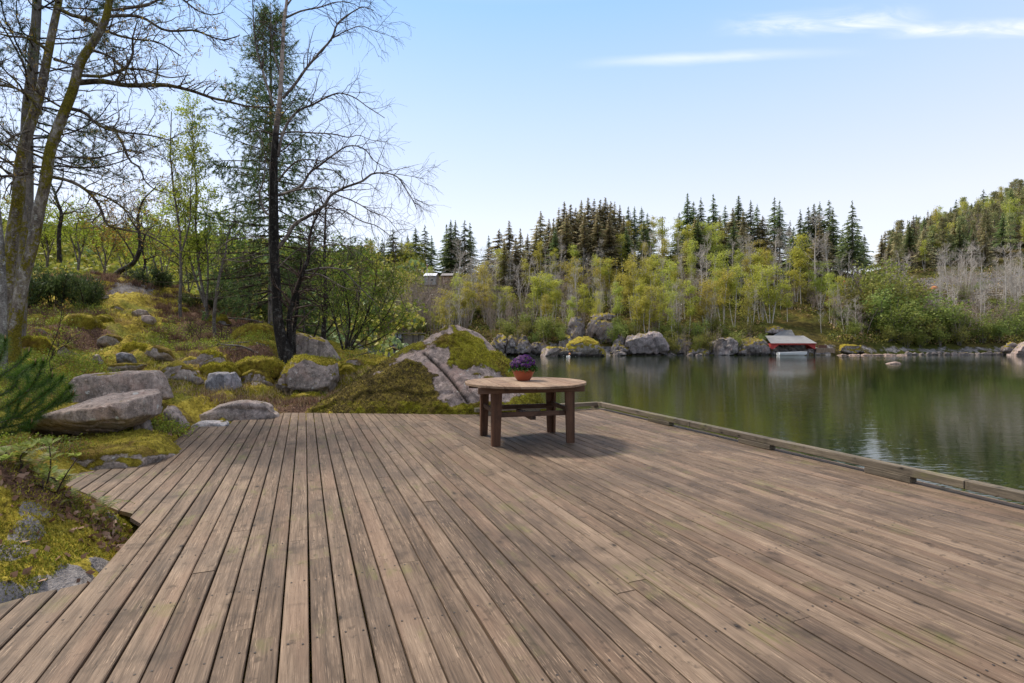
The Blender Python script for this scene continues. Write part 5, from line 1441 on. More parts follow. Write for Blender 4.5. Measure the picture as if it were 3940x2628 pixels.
# --- spruce standing behind it
def spruce_full(T, base, top, r0, nwh, lmax, f0=.12, droop=-.03, sub=9, irregular=.35):
    P = T.path([base, (base + top) / 2, top], [r0, r0 * .6, .01], 0, .3)
    P, R = P; H = np.linalg.norm(top - base); out = []
    for w in range(nwh):
        f = f0 + (1 - f0) * (w + RNG.random() * .6) / nwh
        k = RNG.integers(4, 7)
        for j in range(k):
            l = lmax * (1 - f) ** .75 * RNG.uniform(1 - irregular, 1.1) + .12
            i = min(int(f * (len(P) - 1)), len(P) - 1)
            az = j * 2 * math.pi / k + RNG.uniform(-.5, .5) + w
            d = np.array([math.cos(az), math.sin(az), .12 - .3 * (1 - f)])
            p = P[i].copy(); Q = [p.copy()]
            for s in range(7):
                d = unit(d + np.array([0, 0, droop + .035 * s / 2]) + RNG.normal(size=3) * .06); p = p + d * l / 7; Q.append(p.copy())
            b = (np.array(Q), np.linspace(max(.006, .012 * l / 1.5 + .005), .003, 8), 1); T.br.append(b); out.append((b, f))
    return out
def build_spruce():
    T = Tree(); Y = 17.0
    brs = spruce_full(T, at(1046, 1262, Y), at(1040, 14, Y), .12, 50, 3.9, .08, irregular=.6)
    mb = MB(); tw = []
    for b, f in brs:
        if f < .30 and RNG.random() < .5: tw += T.sprout(b, 6, (.2, 1), (.3, .7), (40, 70), -.1, -.06, .3, 4, .4, .003, 2, .4); continue
        tw0 = T.sprout(b, 11, (.15, 1), (.25, .85), (40, 68), -.12, -.10, .25, 4, .4, .0035, 2, .45); tw += tw0
        if RNG.random() < .93:
            for s in tw0 + [b]:
                n = 30 if f < .7 else 17; ff = RNG.uniform(.1, 1, n) * (len(s[0]) - 1); i = np.minimum(ff.astype(int), len(s[0]) - 2); w = (ff - i)[:, None]
                C = s[0][i] * (1 - w) + s[0][i + 1] * w
                mb.cards(C + RNG.normal(size=C.shape) * .01, .075 + .06 * RNG.random(n), .17, N=np.repeat((unit(s[0][-1] - s[0][-2]) * .9 + [0, 0, -.12])[None], n, 0), jitter=.55, kind='needle')
    finish_tree("spruce_tree", "tall thin-crowned dark spruce standing behind the leafless birch", "tree", at(1046, 1262, Y), T, {0}, {1, 2}, BARK_PINE, BARK_TWIG, {0: 8, 1: 4, 2: 3}, (mb, [NEEDLE_SPRUCE], "needles"))
build_spruce()

# --- slender young trees with fresh leaves
def leafy(name, label, stems, Y, nb, L, nt, leaf, leafmat, barkmat, up=.25, per=3, size=(.03, .05), clump=3, f=(.25, 1), cat="tree", twig=BARK_TWIG, keep=1.0, wob=.35, g=0.0, sub=.5):
    T = Tree(); ls = []
    for pts, r in stems:
        P = T.path(pp(pts, Y), [r, max(r * .2, .006)], 0, .15, .03); ls.append((*P, 0))
    s1 = []
    for l in ls: s1 += T.sprout(l, nb, f, L, (30, 65), up, .02 + g, wob, 6, .42, .005, 1, .45)
    s2 = []
    for s in s1: s2 += T.sprout(s, nt, (.2, 1), (L[0] * sub, L[1] * sub), (25, 65), .05, g, wob, 4, .5, .003, 2, .3)
    mb = MB()
    if leaf:
        C, N = T.tips({1, 2}, per, .25)
        k = RNG.random(len(C)) < keep; C, N = C[k], N[k]
        C = np.repeat(C, clump, 0) + RNG.normal(size=(len(C) * clump, 3)) * .05
        mb.cards(C, RNG.uniform(*size, len(C)), .7)
    b = pp([stems[0][0][0]], Y)[0]
    return finish_tree(name, label, cat, b, T, {0}, {1, 2}, barkmat, twig, {0: 8, 1: 4, 2: 3}, (mb, [leafmat], "leaves") if leaf else None)
leafy("birch_tree", "slender young birch with sparse yellow-green leaves rising above the knoll's right side", [([(696, 1235), (694, 1213), (696, 1057), (692, 901), (665, 700), (655, 560), (660, 430)], .06), ([(690, 1000), (730, 850), (735, 700), (745, 560)], .03)], 16, 26, (.5, 1.5), 6, True, FRESH, BARK_GREY, per=5, size=(.04, .07), clump=3, keep=.85)
leafy("birch_tree", "thin crooked birch with yellow-green leaves, left of the dark spruce", [([(800, 1260), (795, 1187), (777, 1102), (754, 901), (754, 700), (742, 560), (740, 430)], .06), ([(790, 1180), (735, 1010), (715, 880), (700, 760)], .04), ([(795, 1190), (800, 1010), (790, 900), (800, 760)], .035)], 17, 26, (.5, 1.6), 6, True, FRESH, BARK_GREY, per=5, size=(.045, .075), clump=3, keep=.9)
leafy("alder_tree", "crooked grey-stemmed small tree bending right, in front of the spruce's lower branches", [([(828, 1300), (825, 1276), (834, 1124), (847, 1048), (870, 968), (874, 914), (905, 840)], .055), ([(866, 1000), (930, 990), (1000, 970), (1040, 955)], .02)], 14.5, 14, (.4, 1.2), 5, True, FRESH, BARK_GREY, per=2, size=(.03, .05), clump=2, keep=.5)
leafy("oak_tree", "dark tree leaning sharply right across the crest of the knoll", [([(440, 1065), (455, 1048), (513, 1012), (540, 945), (536, 900), (531, 856), (545, 780), (600, 720)], .11), ([(520, 1000), (480, 930), (450, 890), (420, 870)], .035), ([(536, 900), (500, 840), (470, 800), (440, 790)], .03)], 20, 16, (.7, 1.9), 6, True, BUD, BARK_DARK, per=2, size=(.05, .08), clump=2, keep=.4, f=(.35, 1), wob=.5)
leafy("oak_tree", "short forked dark tree right beside the leaning one on the crest", [([(548, 1075), (547, 1068), (558, 1012), (548, 960), (560, 900), (600, 860)], .06), ([(556, 1000), (600, 985), (650, 975)], .03)], 19.6, 12, (.5, 1.3), 6, True, BUD, BARK_DARK, per=2, size=(.05, .08), clump=2, keep=.4, wob=.5)
leafy("oak_tree", "small bare Y-forked tree standing on the knoll between the mossy trunks and the leaning tree", [([(228, 1010), (228, 986), (228, 879), (237, 825), (219, 767), (214, 745), (195, 700), (180, 650)], .075), ([(214, 745), (236, 710), (245, 660), (235, 600)], .035), ([(237, 825), (280, 815), (330, 820)], .025)], 17.5, 14, (.5, 1.4), 6, True, BUD, BARK_DARK, per=1, size=(.04, .06), clump=2, keep=.3, f=(.4, 1), wob=.5)
leafy("dead_spruce", "slim dark dead trunk with bare side twigs, right of the black birch", [([(1248, 1330), (1245, 1289), (1254, 1146), (1249, 1012), (1251, 879), (1253, 780)], .085)], 15.5, 46, (.5, 1.2), 4, False, FRESH, BARK_DARK, up=-.1, f=(.2, 1), g=-.02, wob=.3)
leafy("hazel_bush", "many-stemmed bush in fresh green leaf between the black birch and the pointed boulder", [([(1330, 1345), (1345, 1240), (1330, 1120), (1300, 1010)], .035), ([(1345, 1345), (1400, 1240), (1440, 1120), (1450, 1000)], .035), ([(1350, 1345), (1430, 1280), (1500, 1190), (1545, 1090)], .03),
      ([(1320, 1345), (1290, 1240), (1260, 1140), (1250, 1050)], .03), ([(1335, 1345), (1375, 1200), (1385, 1080), (1375, 980)], .03), ([(1355, 1345), (1450, 1310), (1530, 1250), (1570, 1180)], .022), ([(1340, 1345), (1360, 1300), (1470, 1180), (1510, 1060)], .022)], 14.3, 16, (.4, 1.25), 7, True, FRESHG, BARK_DARK, per=4, size=(.035, .06), clump=2, cat="bush", keep=.8, f=(.12, 1))
leafy("hazel_bush", "thinner leafy bush behind the grey boulders, right of the slim dead trunk", [([(1200, 1320), (1230, 1220), (1220, 1120), (1200, 1040)], .03), ([(1215, 1320), (1290, 1230), (1320, 1150), (1330, 1060)], .03), ([(1230, 1320), (1290, 1270), (1360, 1200)], .025)], 16.5, 14, (.4, 1.2), 7, True, FRESHG, BARK_DARK, per=3, size=(.035, .06), clump=2, cat="bush", keep=.8, f=(.12, 1))
_mid = [(300, 1010, 23, 800, "FRESH", "yellow-leaved young tree behind the knoll, right of the Y-forked tree"), (400, 1035, 25, 830, "BUD", "ochre-budding young tree behind the crest, left of the leaning tree"), (620, 1110, 23, 760, "FRESH", "yellow-green tree behind the knoll, right of the leaning tree"),
        (180, 1000, 24, 800, "FRESH", "yellow-leaved tree seen between the mossy trunks and the Y-forked tree"), (560, 1090, 27, 850, "FRESH", "pale green tree far behind the leaning tree on the crest"), (860, 1220, 22, 860, "FRESHG", "green-leaved young tree in the thicket left of the spruce trunk"),
        (930, 1240, 23, 930, "FRESHG", "low green tree in the thicket straight behind the mossy dome"), (1140, 1270, 22, 900, "FRESHG", "leafy young tree seen between the birch's two dark stems"), (720, 1150, 24, 860, "FRESH", "bushy yellow-green tree between the two slender birches"), (480, 1060, 28, 880, "FRESH", "small yellow-green tree on the skyline of the crest"), (40, 1060, 22, 780, "FRESH", "yellow-leaved tree behind the mossy trunks at the left edge"), (1330, 1300, 21, 940, "FRESHG", "tall green young tree behind the many-stemmed bush")]
for k, (x, y, Y, ty, mt, lab) in enumerate(_mid):
    w = 40 + 10 * (k % 3)
    leafy("young_tree", lab, [([(x, y + 30), (x + 6, y - 40), (x - 8, (y + ty) / 2), (x + 14, ty)], .055), ([(x, y), (x - w * .7, (y + ty) / 2), (x - w, ty + 40)], .035), ([(x, y), (x + w * .7, (y + ty) / 2 + 20), (x + w * 1.1, ty + 50)], .03)], Y, 15, (.6, 1.7), 6, True, {"FRESH": FRESH, "BUD": BUD, "FRESHG": FRESHG}[mt], BARK_GREY, per=5, size=(.055, .095), clump=2, keep=.85 if mt != "BUD" else .45)
# small dark spruces filling the thicket
for k, (x, y, Y, ty, l, lab) in enumerate([(960, 1250, 19, 960, 1.7, "small dense dark spruce in the thicket left of the black trunk"), (870, 1200, 21, 1010, 1.3, "low dark young spruce between crooked birch and black trunk"), (1110, 1280, 19.5, 1000, 1.5, "shaded young spruce between the birch's dark stems"), (1170, 1290, 18.5, 930, 1.6, "dark half-bare spruce left of the slim dead trunk")]):
    T = Tree(); brs = spruce_full(T, at(x, y + 20, Y), at(x, ty, Y), .05, 20, l, .05, irregular=.4); mb = MB()
    for b, f in brs:
        tw0 = T.sprout(b, 8, (.15, 1), (.2, .55), (40, 68), -.08, -.06, .25, 3, .4, .0035, 2, .45)
        for s in tw0 + [b]:
            n = 14; ff = RNG.uniform(.1, 1, n) * (len(s[0]) - 1); i = np.minimum(ff.astype(int), len(s[0]) - 2); w = (ff - i)[:, None]
            C = s[0][i] * (1 - w) + s[0][i + 1] * w
            mb.cards(C, .09 + .07 * RNG.random(n), .17, N=np.repeat(unit(s[0][-1] - s[0][-2])[None], n, 0), jitter=.6, kind='needle')
    finish_tree("spruce_tree", lab, "tree", at(x, y, Y), T, {0}, {1, 2}, BARK_PINE, BARK_TWIG, {0: 6, 1: 3, 2: 3}, (mb, [NEEDLE_SPRUCE], "needles"))

# --- young pine at the lower left
def build_sapling():
    T = Tree(); Y = 5.9
    P = T.path(pp([(-60, 1720), (-55, 1560), (-45, 1420), (-40, 1280)], Y), [.03, .026, .02, .01], 0, .1)
    sh = [[(-50, 1600), (30, 1560), (110, 1500), (150, 1440), (165, 1395)], [(-50, 1640), (60, 1610), (150, 1590), (230, 1530), (270, 1490)], [(-52, 1500), (10, 1440), (70, 1400), (110, 1355)], [(-45, 1430), (0, 1380), (15, 1340), (20, 1310)],
          [(60, 1610), (110, 1560), (190, 1500), (240, 1455)], [(30, 1560), (80, 1530), (110, 1480), (100, 1430)], [(-50, 1660), (40, 1640), (100, 1625), (150, 1605)], [(0, 1650), (50, 1600), (70, 1560), (78, 1520)], [(-55, 1690), (20, 1670), (90, 1650), (120, 1630)],
          [(20, 1450), (60, 1450), (100, 1420), (135, 1400)], [(-40, 1540), (20, 1510), (60, 1480), (68, 1440)], [(80, 1600), (130, 1570), (160, 1550), (165, 1520)], [(110, 1500), (160, 1480), (200, 1450)], [(0, 1390), (-10, 1340), (-8, 1300)], [(150, 1590), (200, 1560), (250, 1540), (280, 1520)], [(-20, 1600), (20, 1620), (30, 1600), (35, 1560)]]
    mb = MB(); bud = MB()
    for k, pts in enumerate(sh):
        dy = RNG.uniform(-.45, .35)
        Q = T.path(pp(pts, Y, dy), [.009, .004], 1, .05)
        n = int(70 * len(Q[0])); f = RNG.random(n) ** .8 * (len(Q[0]) - 1.01); i = f.astype(int); w = (f - i)[:, None]
        C = Q[0][i] * (1 - w) + Q[0][i + 1] * w; Td = Q[0][i + 1] - Q[0][i]; Td /= np.linalg.norm(Td, axis=1, keepdims=True)
        mb.cards(C, .075 + .04 * RNG.random(n), .034, N=Td * .8, jitter=.75, kind='needle')
        tip = Q[0][-1]; d = unit(Q[0][-1] - Q[0][-2] + np.array([0, 0, .05]))
        C = np.repeat(tip[None], 60, 0); mb.cards(C - d * RNG.random((60, 1)) * .03, .08, .038, N=np.repeat((d * 1.3)[None], 60, 0), jitter=.35, kind='needle')
        if k % 3 != 1: bud.tube([tip, tip + d * .02 + [0, 0, .012], tip + d * .03 + [0, 0, .034]], [.006, .0075, .003], 6, cap=True)
    r = finish_tree("pine_sapling", "bushy young pine with bright dark-green needles and pale buds beside the slanting slab", "tree", at(-55, 1640, Y), T, {0}, {1}, BARK_PINE, BARK_PINE, {0: 8, 1: 5}, (mb, [NEEDLE_YOUNG], "needles"))
    part("buds", bud, [Mat("pine_bud").finish((.36, .21, .11), .7)], r)
build_sapling()
# ---------------------------------------------------------------- the wooded far shore
FS_BARK = mat_bark("far_grey_bark", [(.34, (.05, .043, .038)), (.5, (.14, .12, .11)), (.68, (.26, .235, .215))], 2.5, white=.3)
FS_PALE = mat_bark("far_pale_bark", [(.3, (.22, .195, .17)), (.5, (.46, .415, .37)), (.7, (.64, .59, .54))], 2.5, white=.2)
FS_TWIG = mat_bark("far_bare_twigs", [(.3, (.13, .10, .085)), (.5, (.28, .225, .19)), (.7, (.42, .35, .30))], 2.5)
FS_SPR = mat_leaf("far_spruce_green", [(0, (0.092, 0.144, 0.064)), (.6, (0.197, 0.256, 0.098)), (1, (0.344, 0.385, 0.144))], .28, .03, .5)
FS_BRN = mat_leaf("far_spruce_brown", [(0, (0.192, 0.168, 0.101)), (.5, (0.391, 0.336, 0.194)), (.85, (0.572, 0.485, 0.276)), (1, (0.272, 0.379, 0.175))], .28, .02, .4)
FS_PIN = mat_leaf("far_pine_green", [(0, (0.130, 0.164, 0.075)), (.6, (0.277, 0.293, 0.116)), (1, (0.463, 0.377, 0.164))], .28, .05, .6)
FS_YEL = mat_leaf("far_birch_leaf", [(0, (0.255, 0.277, 0.044)), (.6, (0.485, 0.481, 0.066)), (1, (0.740, 0.674, 0.137))], .45, .035, .35, tint_stops=[(0, (.46, .40, .09)), (.5, (.44, .43, .07)), (1, (.30, .34, .08))])
FS_GRN = mat_leaf("far_bush_leaf", [(0, (0.133, 0.169, 0.038)), (.6, (0.265, 0.292, 0.070)), (1, (0.451, 0.427, 0.131))], .4, .04, .4, tint_stops=[(0, (.26, .25, .055)), (.5, (.18, .23, .04)), (1, (.12, .18, .045))])

def v_spruce(seed, H=18.0, W=3.2, f0=.06, dens=1.0, ragged=.3):
    """a conifer 18 m high: drooping sprays of needles in tiers (trunk, crown meshes)"""
    rs = np.random.default_rng(seed)
    mb = MB(); tr = MB()
    tr.tube([(0, 0, -.8), (.05, 0, H * .5), (0, 0, H)], [.24, .15, .02], 6)
    n = int(52 * dens)
    for w in range(n):
        f = f0 + (1 - f0) * (w + rs.random()) / n
        R = W * ((1 - f) ** .95) * (1 - ragged * rs.random()) + .10
        if f < .3: R *= .75 + .25 * f / .3
        k = int(5 + 4 * rs.random())
        for j in range(k):
            az = rs.random() * 6.283; r = R * (.5 + .6 * rs.random() ** 1.5)
            z0 = f * H + rs.uniform(-.35, .35); d = np.array([math.cos(az), math.sin(az), 0]); s = np.array([-d[1], d[0], 0])
            m = max(2, int(r / .42))
            for q in range(m):
                a0 = r * (q + .15 * rs.random()) / m; z = z0 - a0 * .28 + .10 * max(0, a0 - r * .6)
                wd = (.34 + .42 * (1 - q / m)) * (.5 + r / W) * min(1.0, .25 + R * .5)
                for sg in (-1, 1):
                    p = d * a0 + [0, 0, z]
                    e_ = min(1.0, .18 + R * .55)
                    tip = d * (a0 + (.55 + .35 * rs.random()) * e_) + s * sg * wd * (1.0 + .8 * rs.random()) + [0, 0, z - (.22 + .3 * rs.random()) * e_]
                    q2 = d * (a0 + .42 * e_) + s * sg * .03 + [0, 0, z - .03]
                    mb.add([p, tip, q2], [[0, 1, 2]], 0, False)
                p = d * a0 + [0, 0, z]
                mb.add([p + s * .10 * min(1, R), d * (a0 + .55 * min(1, .2 + R * .5)) + [0, 0, z - .12], p - s * .10 * min(1, R) - [0, 0, .18]], [[0, 1, 2]], 0, False)
    for _ in range(5):
        a = rs.random() * 6.283; z = H * (.95 + .035 * rs.random())
        mb.add([(0, 0, z + .7), (.10 * math.cos(a), .14 * math.sin(a), z - .35), (.08 * math.cos(a + .6), .08 * math.sin(a + .6), z - .2)], [[0, 1, 2]], 0, False)
    return tr, mb
def v_pine(seed, H=15.0):
    rs = np.random.default_rng(seed); mb = MB(); tr = MB()
    tr.tube([(0, 0, -.8), (.1 * rs.normal(), 0, H * .5), (.2 * rs.normal(), 0, H * .96)], [.2, .14, .03], 6)
    for _ in range(44):
        z = H * (.28 + .71 * rs.random() ** .8); f = z / H; r = 1.9 * (1.08 - f) ** .6 * (.5 + .6 * rs.random()); az = rs.random() * 6.283
        c = np.array([math.cos(az) * r * .7, math.sin(az) * r * .7, z])
        tr.tube([(0, 0, z - .5), c], [.04, .015], 3)
        n = 40; C = c + rs.normal(size=(n, 3)) * [.42, .42, .18]
        N = np.c_[rs.normal(size=(n, 2)) * .6, np.full(n, .8)]
        a = N / np.linalg.norm(N, axis=1, keepdims=True); b = np.cross(a, rs.normal(size=(n, 3))); b /= np.linalg.norm(b, axis=1, keepdims=True)
        L = (.35 + .3 * rs.random(n))[:, None]
        mb.add(np.stack([C - b * .09, C + b * .09, C + a * L], 1).reshape(-1, 3), np.arange(n * 3).reshape(n, 3), 0, False)
    return tr, mb
def v_birch(seed, H=11.0, W=2.6, stems=1, leaves=2600, lo=.32, size=(.14, .25), bark_r=.075, lobes=24, bare=False):
    """slender pale stems carrying clumps of small new leaves"""
    global RNG
    keep = RNG; RNG = np.random.default_rng(seed); rs = RNG
    T = Tree(); ls = []
    for s in range(stems):
        a = rs.random() * 6.283; sp = (0 if stems == 1 else .5 + .5 * rs.random()); top = np.array([math.cos(a) * sp * W * .55, math.sin(a) * sp * W * .55, H * (1 if s == 0 else .7 + .28 * rs.random())])
        b0 = np.array([math.cos(a) * .25 * sp, math.sin(a) * .25 * sp, -.6])
        mid = b0 * .5 + top * .5 + np.r_[rs.normal(size=2) * .25, 0]
        P = T.path([b0, mid, top], [bark_r, bark_r * .65, .012], 0, .8); ls.append((*P, 0))
    s1 = []
    for l in ls: s1 += T.sprout(l, int((26 if bare else 15) / max(1, stems ** .5)), (lo, .98), (W * .55, W * 1.2), (35, 62) if bare else (22, 50), .25, .03, .22, 5, .38, .016, 1, .55)
    s2 = []
    for s in s1: s2 += T.sprout(s, 5 if bare else 3, (.2, 1), (.5, 1.5), (20, 45), .15, .0, .25, 4, .55, .011, 2, .3)
    if bare:
        for s in list(s2): T.sprout(s, 3, (.2, 1), (.3, .9), (20, 45), .1, 0, .25, 3, .6, .008, 3, .3)
    tr, cr = MB(), MB()
    T.mesh_into(tr, {0}, 6); T.mesh_into(tr, {1, 2, 3}, 3)
    if not bare:
        C, N = T.tips({1, 2}, 5, .35)
        idx = rs.integers(0, len(C), leaves); C = C[idx] + rs.normal(size=(leaves, 3)) * [.34, .34, .26]
        cr.cards(C, rs.uniform(*size, leaves), .75)
    RNG = keep
    return tr, cr
def v_bush(seed, H=4.5, W=2.4, leaves=1800, size=(.14, .26), stems=9, bare=False):
    global RNG
    keep = RNG; RNG = np.random.default_rng(seed); rs = RNG
    T = Tree(); ls = []
    for s in range(stems):
        a = rs.random() * 6.283; r = W * (.25 + .75 * rs.random()); top = np.array([math.cos(a) * r, math.sin(a) * r, H * (.55 + .45 * rs.random())])
        P = T.path([(math.cos(a) * .2, math.sin(a) * .2, -.4), top * [.5, .5, .55], top], [.04, .028, .01], 0, .5, .2); ls.append((*P, 0))
    s1 = []
    for l in ls: s1 += T.sprout(l, 8 if bare else 5, (.25, 1), (.6, 1.6), (25, 60), .15, 0, .35, 4, .5, .011, 1, .35)
    s2 = []
    if bare:
        for s in s1: s2 += T.sprout(s, 5, (.2, 1), (.3, .9), (25, 60), .1, 0, .3, 3, .6, .009, 2, .3)
    tr, cr = MB(), MB(); T.mesh_into(tr, {0, 1, 2}, 3)
    if not bare:
        C, N = T.tips({0, 1}, 6, .3); idx = rs.integers(0, len(C), leaves); C = C[idx] + rs.normal(size=(leaves, 3)) * [.32, .32, .25]
        cr.cards(C, rs.uniform(*size, leaves), .75)
    RNG = keep
    return tr, cr

class Kind:
    """one kind of far tree: a few meshes to copy from"""
    def __init__(self, name, cat, variants, bark, leaf, H, group, cn="crown"):
        self.name, self.cat, self.H, self.group = name, cat, H, group
        self.ms = []
        for tr, cr in variants:
            a = tr.mesh(name + "_trunk", [bark]); b = cr.mesh(name + "_" + cn, [leaf]) if cr.n else None
            self.ms.append((a, b))
        self.items = []; self.cn = cn; self.protos = [None] * len(variants)
    def put(self, px, Y, top=None, h=None, w=1.0, zoff=0.0):
        """stand one on the far slope; top = pixel row its tip reaches"""
        X = (px - 1970) / FPX * Y; z = fz(X, Y) + zoff
        if h is None: h = HC - (top - 1305) / FPX * Y - z
        h = max(h, self.H * .22); s = h / self.H
        k = RNG.integers(len(self.ms)); sc = (s * w, s * w, s); rz = RNG.random() * 6.283
        if self.protos[k] is None:
            r = thing(self.name, None, self.cat, (X, Y, z), rz); r.scale = sc
            obj("trunk", self.ms[k][0], r)
            if self.ms[k][1]: obj(self.cn, self.ms[k][1], r)
            self.protos[k] = r
        else:
            r = copy_tree(self.protos[k], (X, Y, z), rz, sc)
        r["group"] = self.group
        self.items.append((px, Y, r)); return r
    def label(self, text, place):
        """every tree is found by its order along the shore"""
        its = sorted(self.items, key=lambda q: q[0])
        for i, (px, Y, r) in enumerate(its):
            r["label"] = f"{text}, {ordinal(i)} from the left {place}"

K_SPR = Kind("spruce_tree", "tree", [v_spruce(s, W=5.8 + .8 * (s % 4), dens=.7 + .15 * (s % 3), ragged=.3 + .12 * (s % 3)) for s in range(6)], FS_BARK, FS_SPR, 18, "dark spruces on the far skyline")
K_SPO = Kind("spruce_tree", "tree", [v_spruce(20 + s, W=7.4, dens=.7, f0=.22, ragged=.45) for s in range(3)], FS_BARK, FS_SPR, 18, "open-branched spruces on the far ridge")
K_BRN = Kind("spruce_tree", "tree", [v_spruce(10 + s, W=5.6 + .8 * (s % 4), dens=.85 + .15 * (s % 3), ragged=.3 + .1 * (s % 3)) for s in range(6)], FS_BARK, FS_BRN, 18, "brown-needled spruces on the far ridge")
K_PIN = Kind("pine_tree", "tree", [v_pine(30 + s) for s in range(4)], FS_BARK, FS_PIN, 15, "pines on the right-hand hill")
K_YEL = Kind("birch_tree", "tree", [v_birch(40 + s, stems=(1, 2, 3, 2, 4)[s], leaves=(2200, 2400, 2900, 1700, 3000)[s], W=(2.0, 2.4, 2.6, 2.0, 2.8)[s]) for s in range(5)], FS_PALE, FS_YEL, 11, "yellow-green birches on the far slope")
K_BAR = Kind("bare_tree", "tree", [v_birch(60 + s, stems=(1, 2, 1, 3)[s], W=(2.6, 2.8, 2.2, 3.2)[s], lo=.25, bare=True, bark_r=.10) for s in range(4)], FS_PALE, FS_PALE, 11, "bare pale trees on the far slope")
K_TWG = Kind("bare_tree", "tree", [v_bush(70 + s, H=7, W=3.0, stems=10, bare=True) for s in range(3)], FS_TWIG, FS_TWIG, 7, "bare grey-brown trees left of the spruces")
K_BSH = Kind("bush", "bush", [v_bush(80 + s, leaves=(1800, 2200, 1500)[s]) for s in range(3)], FS_BARK, FS_GRN, 4.5, "leafy bushes along the far shore", "foliage")

# dark spruces of the left group and the skyline, by the pixel of each tip
for px, ty, Y in [(1425, 915, 150), (1471, 912, 155), (1512, 881, 150), (1568, 904, 158), (1599, 876, 150), (1635, 866, 150), (1660, 905, 156), (1718, 862, 148), (1735, 846, 145), (1753, 848, 147), (1788, 848, 146), (1808, 856, 149), (1545, 915, 160),
                  (2645, 742, 132), (2668, 775, 133), (2744, 745, 132), (2842, 751, 131), (2980, 758, 131), (3132, 783, 130), (3190, 769, 128), (3110, 796, 131), (2790, 790, 134), (1392, 925, 150), (1350, 915, 140), (1880, 905, 148)]:
    K_SPR.put(px, Y, ty, w=RNG.uniform(.95, 1.4))
for px, ty, Y in [(2418, 794, 134), (2441, 796, 134), (2469, 797, 133), (2697, 760, 131), (2889, 771, 130), (2913, 787, 131), (3000, 771, 129), (3079, 807, 131), (3154, 778, 130), (3205, 800, 126), (3279, 774, 116), (3262, 850, 118), (3300, 860, 119), (3325, 900, 121), (3240, 880, 120)]:
    K_SPO.put(px, Y, ty, w=RNG.uniform(.85, 1.05))
for px, ty, Y in [(1921, 881, 118), (1959, 851, 116), (2002, 879, 118), (2030, 900, 122), (2081, 813, 124), (2112, 843, 122), (2150, 802, 126), (2171, 777, 128), (2196, 787, 124), (2215, 800, 127), (2237, 771, 130), (2263, 761, 127), (2286, 768, 129), (2309, 769, 125), (2329, 761, 126), (2350, 775, 129), (2365, 779, 126), (2385, 790, 128), (2130, 840, 119), (2180, 815, 118), (2250, 810, 119), (2300, 815, 118), (2345, 820, 119), (1940, 920, 112), (1985, 915, 112), (2065, 870, 121), (2400, 830, 122),
                  (2820, 800, 128), (2860, 815, 126), (2935, 830, 128), (3040, 850, 128), (2770, 830, 127), (3392, 904, 146), (3406, 889, 148), (3435, 892, 150), (3585, 895, 152), (3420, 930, 140)]:
    K_BRN.put(px, Y, ty, w=RNG.uniform(.95, 1.5))
for i in range(34):
    px = RNG.uniform(2040, 3240); (K_BRN if i % 2 else K_SPR).put(px, RNG.uniform(117, 131), RNG.uniform(815, 905), w=RNG.uniform(1.0, 1.5))
# pines on the right-hand hill
for px, ty, Y in [(3468, 894, 165), (3495, 885, 170), (3521, 872, 175), (3540, 862, 178), (3555, 851, 182), (3575, 845, 184), (3593, 832, 186), (3615, 832, 190), (3638, 815, 192), (3690, 800, 196), (3717, 787, 200), (3735, 790, 203), (3760, 775, 205), (3815, 765, 208), (3850, 740, 211), (3880, 725, 213), (3895, 700, 212), (3909, 690, 213), (3930, 698, 215), (3960, 690, 218), (3990, 670, 220)]:
    K_PIN.put(px, Y, ty, w=RNG.uniform(.9, 1.2))
for i in range(230):
    px = RNG.uniform(3420, 4050); Y = RNG.uniform(132, 195); lim = interp(RIDY, px)
    if Y < lim + 5: (K_PIN if i % 10 < 4 else (K_SPR if i % 10 < 5 else (K_SPO if i % 10 < 6 else (K_BRN if i % 10 < 8 else (K_TWG if i % 10 < 9 else K_YEL))))).put(px, Y, h=RNG.uniform(8, 14), w=RNG.uniform(.8, 1.3))
